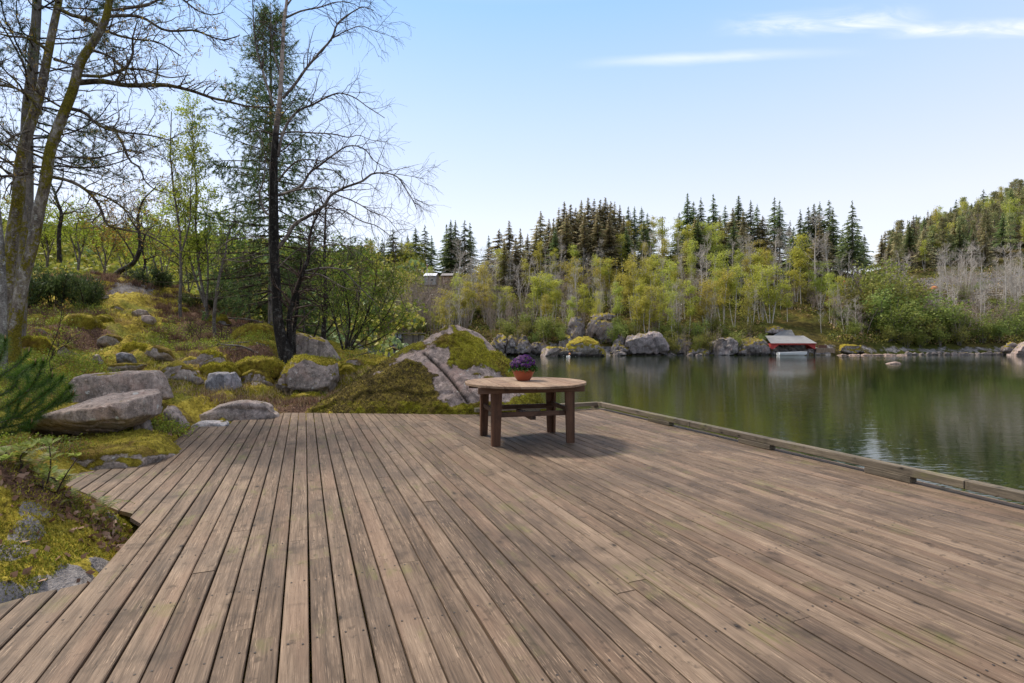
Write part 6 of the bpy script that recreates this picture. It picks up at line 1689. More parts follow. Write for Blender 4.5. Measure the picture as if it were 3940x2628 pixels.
# yellow-green birches: tips read from the photograph, then more behind them
for px, ty, Y, w in [(2427, 986, 95, 1.3), (2440, 1030, 92, 1.2), (2565, 1017, 93, 1.3), (2590, 1020, 95, 1.2), (2721, 850, 118, 1.3), (2650, 870, 117, 1.3), (2766, 963, 103, 1.4), (2650, 935, 108, 1.3), (2922, 963, 104, 1.2), (2931, 1012, 95, 1.5), (2965, 1040, 93, 1.4), (3060, 923, 104, 1.2), (3083, 985, 102, 1.4), (2784, 1035, 92, 1.4), (2825, 1040, 93, 1.3), (2650, 1084, 88, 1.3), (2512, 1012, 93, 1.1), (2489, 1115, 86, 1.3), (2460, 1080, 88, 1.2), (3195, 1062, 93, 1.1), (3215, 1075, 95, 1.3),
                     (2084, 1052, 93, 1.6), (2050, 1075, 92, 1.5), (2120, 1060, 94, 1.4), (2196, 996, 102, 1.4), (2215, 1030, 100, 1.4), (2247, 1098, 92, 1.5), (2115, 1144, 87, 1.4), (1808, 1093, 92, 1.5), (1706, 1154, 86, 1.7), (1750, 1140, 88, 1.5), (1870, 1095, 93, 1.2), (1780, 1120, 87, 1.4), (1680, 1175, 84, 1.4), (2310, 1000, 104, 1.4), (2350, 1010, 102, 1.5), (2400, 860, 123, 1.3), (2490, 870, 122, 1.5), (2515, 838, 128, 1.1), (2560, 850, 124, 1.4), (2600, 855, 124, 1.4), (2745, 860, 121, 1.3), (2540, 930, 112, 1.4), (1560, 930, 150, 1.6), (1610, 935, 148, 1.6), (1440, 935, 140, 1.5), (3789, 762, 206, 1.6), (3837, 757, 208, 1.5), (3665, 832, 160, 1.0), (3559, 932, 132, 1.0), (3930, 850, 150, 1.3), (3800, 800, 204, 1.5), (2020, 1000, 108, 1.3), (2300, 1120, 89, 1.3), (2370, 1090, 90, 1.3), (2530, 1110, 87, 1.2), (2720, 1080, 88, 1.3), (2870, 1090, 89, 1.3), (2590, 1130, 85, 1.1), (3030, 1080, 94, 1.2)]:
    K_YEL.put(px, Y, ty, w=w)
for i in range(48):
    px = RNG.uniform(1480, 3230); s = interp(SHORE, px); Y = s + RNG.uniform(5, 40)
    if 2950 < px < 3180 and Y < s + 17: continue
    K_YEL.put(px, Y, h=RNG.uniform(5.5, 9.5), w=RNG.uniform(1.1, 1.7))
# bare pale trees
for px, ty, Y, w in [(3141, 847, 112, 1.3), (3203, 905, 111, 1.0), (1747, 940, 112, 1.5), (1834, 965, 105, 1.1), (1890, 960, 106, 1.0), (2007, 991, 103, 1.1), (2724, 900, 108, .8), (2820, 925, 106, .8), (2850, 930, 107, .7), (2880, 900, 110, .9), (2540, 900, 110, .9), (2610, 905, 110, .7), (2690, 960, 100, 1.3), (2975, 890, 112, 1.1), (3035, 905, 112, 1.0), (2505, 910, 110, .8), (2450, 930, 108, .8), (2640, 990, 96, .8), (2600, 1085, 87, .9), (2290, 1085, 90, .9), (2205, 1110, 87, .8), (3216, 1090, 92, .6),
                     (3492, 985, 106, .9), (3617, 975, 104, .7), (3655, 947, 105, .8), (3712, 932, 107, .9), (3775, 961, 104, .9), (3866, 966, 98, 1.2), (3290, 1145, 88, 1.1), (3255, 1150, 88, .8), (3160, 1130, 88, .7), (3740, 960, 110, .9), (3830, 990, 108, .9), (3640, 1120, 90, 1.1), (3680, 960, 106, .8), (3910, 985, 106, 1.1)]:
    K_BAR.put(px, Y, ty, w=w)
for i in range(70):
    px = RNG.uniform(1550, 3960); s = interp(SHORE, px); Y = s + RNG.uniform(6, 36)
    if 2950 < px < 3180 and Y < s + 16: continue
    K_BAR.put(px, Y, h=RNG.uniform(6, 10.5), w=RNG.uniform(.6, .95))
for px, ty, Y, w in [(1590, 1060, 82, 1.3), (1640, 1050, 86, 1.3), (1560, 1100, 78, 1.2), (1680, 1010, 98, 1.4), (1610, 1010, 100, 1.3), (1720, 1060, 96, 1.3), (1660, 1110, 82, 1.2), (1540, 1150, 74, 1.1), (1770, 1020, 102, 1.3), (1850, 1050, 98, 1.2), (1910, 1060, 96, 1.3), (1950, 1130, 89, 1.2), (2040, 1150, 86, 1.2), (1575, 1190, 75, 1.1), (1990, 1080, 94, 1.2), (2160, 1050, 97, 1.2), (1520, 1080, 84, 1.2), (3830, 1130, 90, 1.3), (3760, 1150, 88, 1.2), (3920, 1120, 91, 1.4), (3690, 1170, 87, 1.1), (3600, 1120, 97, 1.2), (1495, 1130, 75, 1.2), (1700, 1120, 88, 1.2)]:
    K_TWG.put(px, Y, ty, w=w)
for i in range(95):
    px = RNG.uniform(1450, 3960); Y = interp(SHORE, px) + RNG.uniform(6, 36)
    if 2930 < px < 3180 and Y < 99: continue
    K_TWG.put(px, Y, h=RNG.uniform(4, 7), w=RNG.uniform(.9, 1.3))
# leafy bushes on the shore, big green ones at the right
for px, ty, Y, w in [(3377, 994, 99, 1.0), (3410, 1030, 95, 1.1), (3340, 1060, 95, 1.0), (3450, 1060, 93, 1.1), (3380, 1110, 90, 1.2), (3430, 1150, 88, 1.2), (3500, 1120, 91, 1.3), (3550, 1140, 89, 1.2), (3600, 1170, 89, 1.1), (3480, 1200, 87, 1.2), (3650, 1160, 90, 1.3), (3720, 1190, 88, 1.2), (3780, 1220, 87, 1.2), (3840, 1230, 87, 1.2), (3900, 1200, 88, 1.2), (3560, 1220, 87, 1.1), (3320, 1140, 92, 1.0), (3620, 1240, 86, 1.1), (3690, 1250, 86, 1.2), (3940, 1160, 90, 1.3), (3490, 1270, 86, 1.2), (3540, 1275, 86, 1.1), (3420, 1250, 87, 1.2),
                     (2095, 1215, 83, 1.2), (2010, 1230, 83.5, 1.1), (2140, 1230, 84, 1.1), (2030, 1200, 86, 1.2), (2230, 1290, 83, .8), (2690, 1230, 85, 1.1), (2560, 1240, 85, 1.1), (2800, 1240, 86, 1.1), (2880, 1230, 88, 1.1), (1960, 1215, 83, 1.1), (2620, 1230, 86, 1.2), (2760, 1210, 87, 1.1), (2440, 1240, 86, 1.0)]:
    K_BSH.put(px, Y, ty, w=w)
for i in range(34):
    px = RNG.uniform(1450, 3960); Y = interp(SHORE, px) + RNG.uniform(4.5, 34)
    if 2930 < px < 3200 and Y < 99: continue
    K_BSH.put(px, Y, h=RNG.uniform(1.8, 4.0), w=RNG.uniform(1.1, 1.8))

for px, ty, Y, w in [(2310, 1195, 82.6, .9), (2270, 1225, 82.4, .7), (2345, 1220, 82.8, .7), (2215, 1215, 82.2, .6), (2000, 1240, 79, .5), (2640, 1240, 80.4, .7), (2760, 1250, 80.6, .8), (2880, 1255, 81, .7), (2090, 1280, 80, .6), (1640, 1045, 92, 1.0), (1665, 1050, 90, 1.1), (1705, 1040, 93, 1.1), (1735, 1045, 91, 1.0), (1620, 1040, 93, .9)]:
    K_TWG.put(px, Y, ty, w=w)
for px, ty, Y, w in [(2165, 1255, 81.8, .9), (2375, 1235, 82.0, .8), (2590, 1270, 80.6, .7), (2680, 1285, 81, .8), (2720, 1270, 81.2, .9), (2840, 1270, 82, 1.0), (1925, 1262, 81, .8), (2060, 1275, 82, .9), (2935, 1280, 83.4, .8)]:
    K_BSH.put(px, Y, ty, w=w)
K_SPR.label("dense dark spruce on the far ridge", "among the dense dark spruces")
K_SPO.label("tall open-branched green spruce on the far ridge", "among the open-branched ones")
K_BRN.label("spruce with browned needles on the far ridge", "among the brown spruces")
K_PIN.label("dull green pine on the right-hand hill", "among its pines")
K_YEL.label("yellow-green birch in new leaf across the lake", "among those birches")
K_BAR.label("bare pale-stemmed tree across the lake", "among the bare pale trees")
K_TWG.label("bare grey-brown twiggy tree across the lake", "among the twiggy ones")
K_BSH.label("leafy green bush on the far bank", "among those bushes")

# --- wood on the hill at the far left: one mass of crowns
def far_wood():
    mb = MB()
    n = 2300; t = RNG.uniform(-1.25, -.18, n); Y = 45 + 225 * RNG.random(n) ** .75
    X = t * Y; px = t * FPX + 1970
    z = far_h(X, Y)
    rs = RNG
    for i in range(n):
        r = (1.3 + 2.4 * rs.random()) * (1 if Y[i] > 90 else .75); k = 52
        d = rs.normal(size=(k, 3)); d /= np.linalg.norm(d, axis=1, keepdims=True); d[:, 2] = np.abs(d[:, 2]) * 1.1 - .25
        C = np.array([X[i], Y[i], z[i] + r * 1.3]) + d * r * (.7 + .4 * rs.random((k, 1)))
        mb.cards(C, (.26 + .0045 * Y[i] + .2 * rs.random(k)), .8, mi=0 if rs.random() < .9 else 1)
    o = obj("hillside_woods", mb.mesh("hillside_woods", [mat_leaf("hill_wood_leaf", [(0, (0.133, 0.155, 0.026)), (.5, (0.287, 0.309, 0.044)), (.85, (0.464, 0.432, 0.070)), (1, (0.354, 0.265, 0.088))], .35, 0, 0, clump=.03), FS_SPR]))
    tag(o, kind="stuff", label="hazy yellow-green spring wood covering the hill beyond the knoll")
    o["category"] = "woods"
far_wood()
# --- low scrub, dead grass and brush between the trunks: one mass
def far_scrub():
    mb = MB(); n = 5200
    px = RNG.uniform(1420, 4100, n); s = interp(SHORE, px); Y = s + 2.5 + 48 * RNG.random(n) ** 1.2
    keep = ~((px > 2940) & (px < 3190) & (Y < s + 13)); px, Y = px[keep], Y[keep]
    X = (px - 1970) / FPX * Y; z = far_h(X, Y)
    for x, y, zz in zip(X, Y, z):
        k = 13; r = RNG.uniform(.4, .95)
        C = np.array([x, y, zz + .1]) + RNG.normal(size=(k, 3)) * [r, r * .6, .32] + [0, 0, r * .45]
        u_ = RNG.random()
        mb.cards(C, .20 + .26 * RNG.random(k), .6, mi=0 if u_ < .38 else (1 if u_ < .72 else 2))
    sc = [mat_leaf("scrub_green", [(0, (0.051, 0.076, 0.017)), (.6, (0.119, 0.145, 0.029)), (1, (0.204, 0.212, 0.051))], .3, 0, 0), mat_leaf("scrub_rust", [(0, (0.123, 0.078, 0.036)), (.6, (0.271, 0.186, 0.087)), (1, (0.444, 0.320, 0.161))], .2, 0, 0), mat_leaf("scrub_olive", [(0, (0.123, 0.119, 0.029)), (.6, (0.271, 0.246, 0.049)), (1, (0.419, 0.370, 0.074))], .3, 0, 0)]
    o = obj("undergrowth", mb.mesh("undergrowth", sc)); tag(o, kind="stuff", label="low mixed scrub covering the far slope between the trees")
    o["category"] = "undergrowth"
far_scrub()

# ---------------------------------------------------------------- rocks of the far shore
def shore_rock(label, px, Y, depth, mat=None, seed=0, voxel=.17, amp=.30, sharp=1.0, name="shore_rock", freq=.5, smooth=0, back=1.05, front=1.0, cuts=16, cracks=4):
    return rock(name, label, "rock", px, Y, depth, mat or ROCK_FAR, voxel, amp, freq, seed, sharp, smooth, back=back, front=front, amp2=.10, cuts=cuts, cracks=cracks, cutr=(.70, .97))
shore_rock("leftmost tall grey rock at the water across the lake, beside the boulder's right slope", [(1888, 1355), (1892, 1318), (1908, 1290), (1930, 1278), (1948, 1300), (1940, 1360)], 79.5, 4, seed=1)
shore_rock("cleft grey rock face second from the left on the far waterline", [(1936, 1358), (1950, 1300), (1975, 1286), (1990, 1300), (1988, 1360)], 80, 4, seed=2)
shore_rock("pointed fissured grey rock, third on the far waterline", [(1980, 1360), (1985, 1320), (2004, 1284), (2030, 1296), (2045, 1325), (2040, 1362)], 80, 4, seed=3)
shore_rock("low sloping grey rock between the fissured rock and the moss-topped islet", [(2036, 1364), (2050, 1322), (2070, 1310), (2105, 1335), (2110, 1364)], 81, 4, seed=4)
shore_rock("dark stained cliff above the moss-topped islet, the left one", [(2181, 1312), (2186, 1252), (2200, 1222), (2235, 1217), (2252, 1250), (2250, 1312)], 84, 4, seed=5)
shore_rock("big rounded grey cliff behind bare twigs, above the moss-topped islet", [(2258, 1316), (2264, 1256), (2280, 1222), (2310, 1214), (2345, 1228), (2360, 1262), (2355, 1318)], 84.5, 5, seed=6)
shore_rock("small broken ledge on top of the big rounded cliff", [(2272, 1218), (2290, 1208), (2345, 1205), (2368, 1215), (2350, 1228), (2290, 1226)], 86, 3, seed=7)
shore_rock("moss-topped grey islet rock at the far waterline", [(2178, 1370), (2182, 1330), (2200, 1306), (2225, 1299), (2275, 1302), (2310, 1324), (2345, 1350), (2358, 1374), (2270, 1374)], 77, 5, ROCK_FARMOSS, 8, voxel=.18, sharp=.9)
shore_rock("long low pale rock left of the moss-topped islet", [(2072, 1372), (2085, 1350), (2110, 1338), (2150, 1337), (2180, 1345), (2190, 1372)], 76.5, 4, mat_rock("low_rock_face", tint=(1.1, 1.0, .95), moss=.45, lichen=.7, scale=.4), 9, voxel=.16)
shore_rock("flat dark rock at the waterline in front of the mossy islet", [(2140, 1374), (2150, 1352), (2190, 1348), (2245, 1354), (2252, 1374)], 75.8, 3, seed=10, voxel=.15)
shore_rock("broad flat-faced lichened block with a turf top on the far shore", [(2402, 1352), (2410, 1310), (2425, 1285), (2480, 1275), (2545, 1280), (2570, 1300), (2575, 1325), (2562, 1360), (2430, 1360)], 81, 5, mat_rock("spotted_block", tint=(.9, .84, .86), moss=.2, lichen=1.0, scale=.6), 11, voxel=.2, amp=.18)
shore_rock("narrow split rock right of the broad lichened block", [(2590, 1362), (2598, 1310), (2620, 1290), (2635, 1315), (2630, 1364)], 82, 3, seed=12)
shore_rock("low rock ledge on the waterline right of the split rock", [(2635, 1366), (2650, 1344), (2700, 1336), (2728, 1345), (2728, 1367)], 81, 3, seed=13, voxel=.16)
shore_rock("long dark cliff on the waterline left of the boathouse", [(2728, 1366), (2735, 1318), (2760, 1304), (2800, 1302), (2840, 1306), (2850, 1366)], 82, 5, mat_rock("dark_cliff", tint=(.75, .73, .74), moss=.2, lichen=.7, scale=.4, dark=.2), 14)
shore_rock("rock face joining the dark cliff to the boathouse wall", [(2845, 1367), (2850, 1310), (2890, 1300), (2940, 1305), (2962, 1330), (2966, 1368)], 82.5, 5, seed=15)
shore_rock("mossy rock shoulder behind the boathouse's left roof edge", [(2945, 1280), (2955, 1262), (2990, 1255), (3015, 1262), (3012, 1285)], 88, 3, seed=16)
shore_rock("dark mossy rock lump right of the jetty", [(3230, 1352), (3240, 1330), (3275, 1320), (3310, 1330), (3325, 1358), (3260, 1362)], 83, 3, ROCK_FARMOSS, 17, voxel=.16)
shore_rock("small mossy rock above the jetty planks", [(3165, 1330), (3180, 1312), (3215, 1308), (3225, 1330)], 87, 2.5, ROCK_FARMOSS, 18, voxel=.16)
shore_rock("grey rock at the right-hand end of the far shore", [(3862, 1350), (3870, 1325), (3895, 1315), (3915, 1335), (3905, 1360)], 82, 3, seed=19, voxel=.16)
shore_rock("pale rock slope cut by the right edge of the view", [(3905, 1368), (3920, 1335), (3960, 1310), (4030, 1300), (4040, 1368)], 80, 5, mat_rock("pale_shore", tint=(1.25, 1.1, 1.05), moss=.2, lichen=.3, scale=.4), 20)
_gap = [(1870, 1908, 1322), (1925, 1955, 1330), (1960, 1992, 1322), (2025, 2075, 1330), (2100, 2160, 1330), (2150, 2200, 1285), (2235, 2275, 1290), (2345, 2420, 1318), (2360, 2400, 1285), (2555, 2610, 1325), (2610, 2660, 1310), (2690, 2745, 1318), (2715, 2760, 1335), (2835, 2870, 1318), (2880, 2930, 1322), (2930, 2972, 1335)]
for i, (a_, b_, t_) in enumerate(_gap):
    jag = lambda q: q + RNG.uniform(-5, 5)
    r = shore_rock(f"craggy dark rock filling the far waterline cliffs, {ordinal(i)} from the left among the fillers", [(a_, 1367), (a_ + 2, jag(t_ + 22)), (a_ + (b_ - a_) * .3, jag(t_ + 4)), (a_ + (b_ - a_) * .65, jag(t_)), (b_, jag(t_ + 16)), (b_ + 2, 1367)], interp(SHORE, (a_ + b_) / 2) + RNG.uniform(.6, 2.2), 4, [ROCK_FAR, ROCK_FARMOSS][i % 3 == 0], 90 + i, freq=.5)
    r["group"] = "dark rocks between the cliffs"
# boulders in the row of stones right of the beach
for i in range(17):
    x = 3500 + i * 24 + RNG.uniform(-5, 5); w = RNG.uniform(11, 17); h = RNG.uniform(9, 17); y0 = 1367
    r = shore_rock(f"dark waterline stone, {ordinal(i)} from the left in the far stone row", [(x - w, y0), (x - w * .8, y0 - h * .7), (x, y0 - h), (x + w * .8, y0 - h * .75), (x + w, y0)], 82.4, 1.2, mat_rock("wet_stone", tint=(.6, .57, .56), moss=.1, lichen=.2, scale=.6) if i == 0 else bpy.data.materials["wet_stone"], 30 + i, voxel=.1, amp=.08, freq=1.2)
    r["group"] = "row of dark stones along the far waterline"
for i, (x, w, h) in enumerate([(3245, 22, 7), (3290, 26, 8), (3335, 24, 9), (3380, 30, 8), (3425, 28, 10), (3470, 22, 9)]):
    r = shore_rock(f"low pinkish beach rock, {ordinal(i)} from the left beyond the jetty", [(x - w, 1371), (x - w * .7, 1371 - h * .8), (x, 1371 - h), (x + w * .8, 1371 - h * .7), (x + w, 1371)], 79.5, 2.2, mat_rock("beach_rock", tint=(1.0, .82, .72), moss=-.2, lichen=.2, scale=.6) if i == 0 else bpy.data.materials["beach_rock"], 50 + i, voxel=.1, amp=.07, freq=1.2)
    r["group"] = "low rocks of the small beach"
for i, (x, w, h) in enumerate(sorted([(1905, 14, 12), (1938, 12, 10), (2390, 20, 16), (2582, 14, 12), (2655, 12, 10), (2690, 14, 9), (2375, 16, 22), (2130, 18, 12)])):
    r = shore_rock(f"small wet rock at the foot of the far cliffs, {ordinal(i)} from the left", [(x - w, 1369), (x - w * .8, 1369 - h * .7), (x, 1369 - h), (x + w * .8, 1369 - h * .75), (x + w, 1369)], 79.0, 1.5, bpy.data.materials["wet_stone"], 60 + i, voxel=.1, amp=.08, freq=1.2)
    r["group"] = "small rocks at the foot of the cliffs"
rock("skerry", "pale bare rock just breaking the lake surface before the far beach", "rock", [(3402, 1402), (3425, 1395), (3445, 1391), (3460, 1394), (3472, 1402)], 52.5, 1.4, bpy.data.materials["beach_rock"], .07, .04, 1.5, 80)
# ---------------------------------------------------------------- boathouse, boat, jetty, hut, poles
def mat_plain(name, col, rough=.7, var=.25, scale=3.0, stretch=(1, 1, 1), metal=0.0):
    M = Mat(name); o = M.scale(M.obj(), stretch)
    n = M.noise(o, scale, 5, .65)
    c = M.ramp(n, [(.3, tuple(x * (1 - var) for x in col)), (.5, col), (.7, tuple(min(.9, x * (1 + var)) for x in col))])
    return M.finish(c, rough, M.bump(n, .3, .01), spec=.3, metal=metal)
RED = mat_plain("red_boards", (.36, .045, .04), .75, .3, 2.0, (6, 6, .6))
TIN = mat_plain("corrugated_tin", (.17, .175, .19), .6, .25, 1.2, (1, 4, 4), .15)
RUST = mat_plain("yellowed_sheet", (.36, .30, .16), .8, .35, 1.5)
GREYWD = mat_plain("silvered_boards", (.21, .17, .13), .9, .4, 2.0, (5, 5, .5))
DARKWD = mat_plain("dark_boards", (.035, .027, .022), .9, .4, 2.0, (5, 5, .5))
WHITE = mat_plain("white_hull", (.72, .73, .74), .35, .06, 1.5)
BLACKP = mat_plain("black_motor", (.012, .012, .014), .4, .3)
STONE_W = bpy.data.materials["wet_stone"]

def corrugated(mb, A, B, C, D, n=40, amp=.02):
    """sheet A-B (eave, left to right) to D-C (ridge), ribs run up the slope, with thickness"""
    A, B, C, D = [np.array(p, float) for p in (A, B, C, D)]
    nrm = unit(np.cross(B - A, D - A)); t = np.linspace(0, 1, n * 4 + 1)
    off = np.sin(t * n * 2 * math.pi) * amp
    lo = A + (B - A) * t[:, None] + nrm * off[:, None]; hi = D + (C - D) * t[:, None] + nrm * off[:, None]
    m = len(t)
    V = np.vstack([lo, hi, lo - nrm * .03, hi - nrm * .03])
    i = np.arange(m - 1)
    F = np.vstack([np.stack([i, i + 1, m + i + 1, m + i], 1), np.stack([2 * m + i + 1, 2 * m + i, 3 * m + i, 3 * m + i + 1], 1),
                   np.stack([i + 1, i, 2 * m + i, 2 * m + i + 1], 1), np.stack([m + i, m + i + 1, 3 * m + i + 1, 3 * m + i], 1)])
    mb.add(V, F, 0, False)

def build_boathouse():
    Y = 81.0; Yb = 86.5
    x0, x1 = (2967 - 1970) / FPX * Y, (3138 - 1970) / FPX * Y
    ez = HC - (1321.5 - 1305) / FPX * Y; wz = HC - (1343 - 1305) / FPX * Y; rz = HC - (1291.5 - 1305) / FPX * 84
    root = thing("boathouse", "red-fronted boathouse with a grey corrugated roof, open to the lake", "boathouse", ((x0 + x1) / 2, Y, WATER_Z))
    W = x1 - x0
    def P(x, y, z): return (x, y, z)
    m = MB()                      # front boarding: a red band with the corners brought down
    cut = [(x0 + .02, wz), (x0 + .02, ez), (x1 - .02, ez), (x1 - .02, wz), (x1 - W * .03, wz), (x1 - W * .175, ez - (ez - wz) * .27), (x0 + W * .175, ez - (ez - wz) * .27), (x0 + W * .055, wz)]
    F1 = [(0, 1, 6, 7), (1, 2, 5, 6), (2, 3, 4, 5)]
    V = [(x, Y, z) for x, z in cut] + [(x, Y + .06, z) for x, z in cut]
    m.add(V, [list(f) for f in F1] + [[q + 8 for q in f[::-1]] for f in F1] + [[i, (i + 1) % 8, 8 + (i + 1) % 8, 8 + i] for i in range(8)], 0, False)
    part("front_boards", m, [RED], root)
    m = MB()
    m.box(((x0 + x1) / 2, Yb + .1, (WATER_Z + rz) / 2 - .5), (W - .2, .1, rz - WATER_Z - 1.0))          # rear wall
    part("rear_wall", m, [DARKWD], root)
    for x in (x0 + .05, x1 - .05):                       # side walls stand on posts
        m = MB(); m.box((x, (Y + Yb) / 2 + .1, (wz + ez) / 2), (.07, Yb - Y - .2, ez - wz)); part("side_wall", m, [RED], root)
    for x in (x0 + .08, x1 - .10):
        m = MB(); m.box((x, Y + .15, (WATER_Z - .8 + wz) / 2), (.16, .16, wz - WATER_Z + .8)); part("post", m, [DARKWD], root)
    m = MB()
    n = 34
    for i in range(n):
        xx = x0 + .25 + (W - .5) * i / n
        m.box((xx, Y + 2.6, (wz - .1 + WATER_Z + .35) / 2 + .1), ((W - .5) / n * .86, .05, wz - WATER_Z - .15))
    part("inner_boards", m, [mat_plain("inner_board_wood", (.26, .20, .145), .9, .4, 2.0, (5, 5, .5))], root)
    m = MB(); corrugated(m, (x0 - .12, Y - .18, ez + .03), (x1 + .14, Y - .18, ez + .03), (x1 - .16, 84, rz), (x0 + .55, 84, rz), 42, .025)
    r1 = part("roof", m, [TIN], root)
    m = MB(); corrugated(m, (x0 + .55, 84.05, rz), (x1 - .16, 84.05, rz), (x1, Yb + .3, ez + .3), (x0 + .1, Yb + .3, ez + .3), 42, .025)
    part("roof", m, [TIN], root)
    m = MB(); m.box(((x0 + x1) / 2, Y - .19, ez - .02), (W + .2, .03, .09)); part("eave_board", m, [RED], root)
    # the higher wing behind
    Y2 = 85; a = at(2972, 1293, 84.2); b = at(3060, 1293, 84.2); c = at(3046, 1269, 88); d = at(3012, 1269, 88)
    m = MB(); corrugated(m, a, b, c, d, 20, .025); w = part("wing_roof", m, [TIN], root)
    m = MB(); e = at(2994, 1292.3, 84.15); f = at(3038, 1292.3, 84.15); g = at(3031, 1277.5, 86.4); h = at(2992, 1277.5, 86.4)
    up = np.array([0, -.03, .07]); corrugated(m, e + up, f + up, g + up, h + up, 9, .02); part("sheet_patch", m, [RUST], w)
    m = MB(); m.box(((b[0] + a[0]) / 2 + .2, 86.2, a[2] - .4), (b[0] - a[0] - .8, 3.2, .8)); part("wing_wall", m, [DARKWD], root)
build_boathouse()

def build_boat():
    L = 4.5; cx = (3048 - 1970) / FPX * 79.4; Y = 79.4
    root = thing("motorboat", "small white open boat with a black outboard motor, moored in front of the boathouse", "boat", (cx, Y, WATER_Z))
    st = np.linspace(0, 1, 15); prof = []
    for s in st:                                 # stern at s=0 (left), bow at s=1 (right)
        w = .80 * (1 - max(0, (s - .45) / .55) ** 2.2) * (.92 + .08 * min(1, s * 4)); sheer = .44 + .16 * s ** 2.2; keel = -.16 + .34 * max(0, (s - .72) / .28) ** 2
        x = -L / 2 + L * s
        row = []
        for q in np.linspace(-1, 1, 13):
            a = abs(q); zz = keel + (sheer - keel) * a ** 1.9; ww = w * (1 - (1 - a) ** 1.8)
            row.append((x + .18 * max(0, (zz - keel)) * s ** 4, math.copysign(ww, q), zz))
        prof.append(row)
    V = np.array(prof).reshape(-1, 3) + [cx, Y, WATER_Z + .02]
    n, m_ = 15, 13
    F = [[i * m_ + j, (i + 1) * m_ + j, (i + 1) * m_ + j + 1, i * m_ + j + 1] for i in range(n - 1) for j in range(m_ - 1)]
    mb = MB(); mb.add(V, F); inner = V.copy(); inner[:, 1] = Y + (V[:, 1] - Y) * .94; inner[:, 2] += .03
    mb.add(inner, np.array(F)[:, ::-1])
    mb.add(V[:m_], [list(range(m_))], 0, False)
    part("hull", mb, [WHITE], root)
    for sg in (0, m_ - 1):
        g = MB(); g.tube([V[i * m_ + sg] for i in range(n)], .028, 6); part("gunwale", g, [mat_plain("grey_gunwale", (.32, .33, .34))], root)
    for s in (.28, .55):
        g = MB(); i = int(s * 14); g.box((V[i * m_][0], Y, WATER_Z + .33), (.25, 1.35, .035)); part("thwart", g, [mat_plain("boat_seat", (.55, .55, .54))], root)
    mo = MB()
    mo.box((cx - L / 2 - .22, Y, WATER_Z + .62), (.34, .28, .36), bev=.06); mo.box((cx - L / 2 - .24, Y, WATER_Z + .15), (.16, .12, .7), bev=.02); mo.box((cx - L / 2 - .30, Y, WATER_Z + .02), (.5, .2, .05), bev=.01)
    mo.tube([(cx - L / 2 - .06, Y, WATER_Z + .62), (cx - L / 2 + .45, Y, WATER_Z + .72)], .022, 6)
    part("outboard_motor", mo, [BLACKP], root)
build_boat()

def build_jetty():
    Y = 82.5; a = (3140 - 1970) / FPX * Y; b = (3213 - 1970) / FPX * Y; top = HC - (1341 - 1305) / FPX * Y; bot = HC - (1360 - 1305) / FPX * Y
    root = thing("jetty", "weathered grey-brown plank jetty beside the boathouse", "jetty", ((a + b) / 2, Y, WATER_Z))
    m = MB(); n = 16
    for i in range(n):
        m.box((a + (b - a) * (i + .5) / n, Y, (top + bot) / 2), ((b - a) / n * .9, .05, top - bot))
    part("front_planks", m, [mat_plain("jetty_wood", (.23, .17, .12), .9, .45, 2.0, (5, 5, .5))], root)
    m = MB(); m.box(((a + b) / 2, Y + 1.3, top + .03), (b - a + .2, 2.7, .06)); part("deck_planks", m, [GREYWD], root)
    for x in (a + .3, (a + b) / 2, b - .2):
        m = MB(); m.tube([(x, Y + .15, -2.6), (x, Y + .15, bot + .1)], .1, 7); part("pile", m, [DARKWD], root)
    r = thing("crate", "brown wooden box standing on the jetty planks", "crate", (a + 1.6, Y + 1.2, top + .06))
    m = MB(); m.box((a + 1.6, Y + 1.2, top + .06 + .22), (1.3, .7, .44), bev=.02); part("body", m, [mat_plain("crate_wood", (.10, .05, .035))], r)
    m = MB(); m.box((a + 1.6, Y + 1.2, top + .06 + .46), (1.38, .78, .04), bev=.01); part("lid", m, [mat_plain("crate_wood_lid", (.12, .06, .04))], r)
build_jetty()

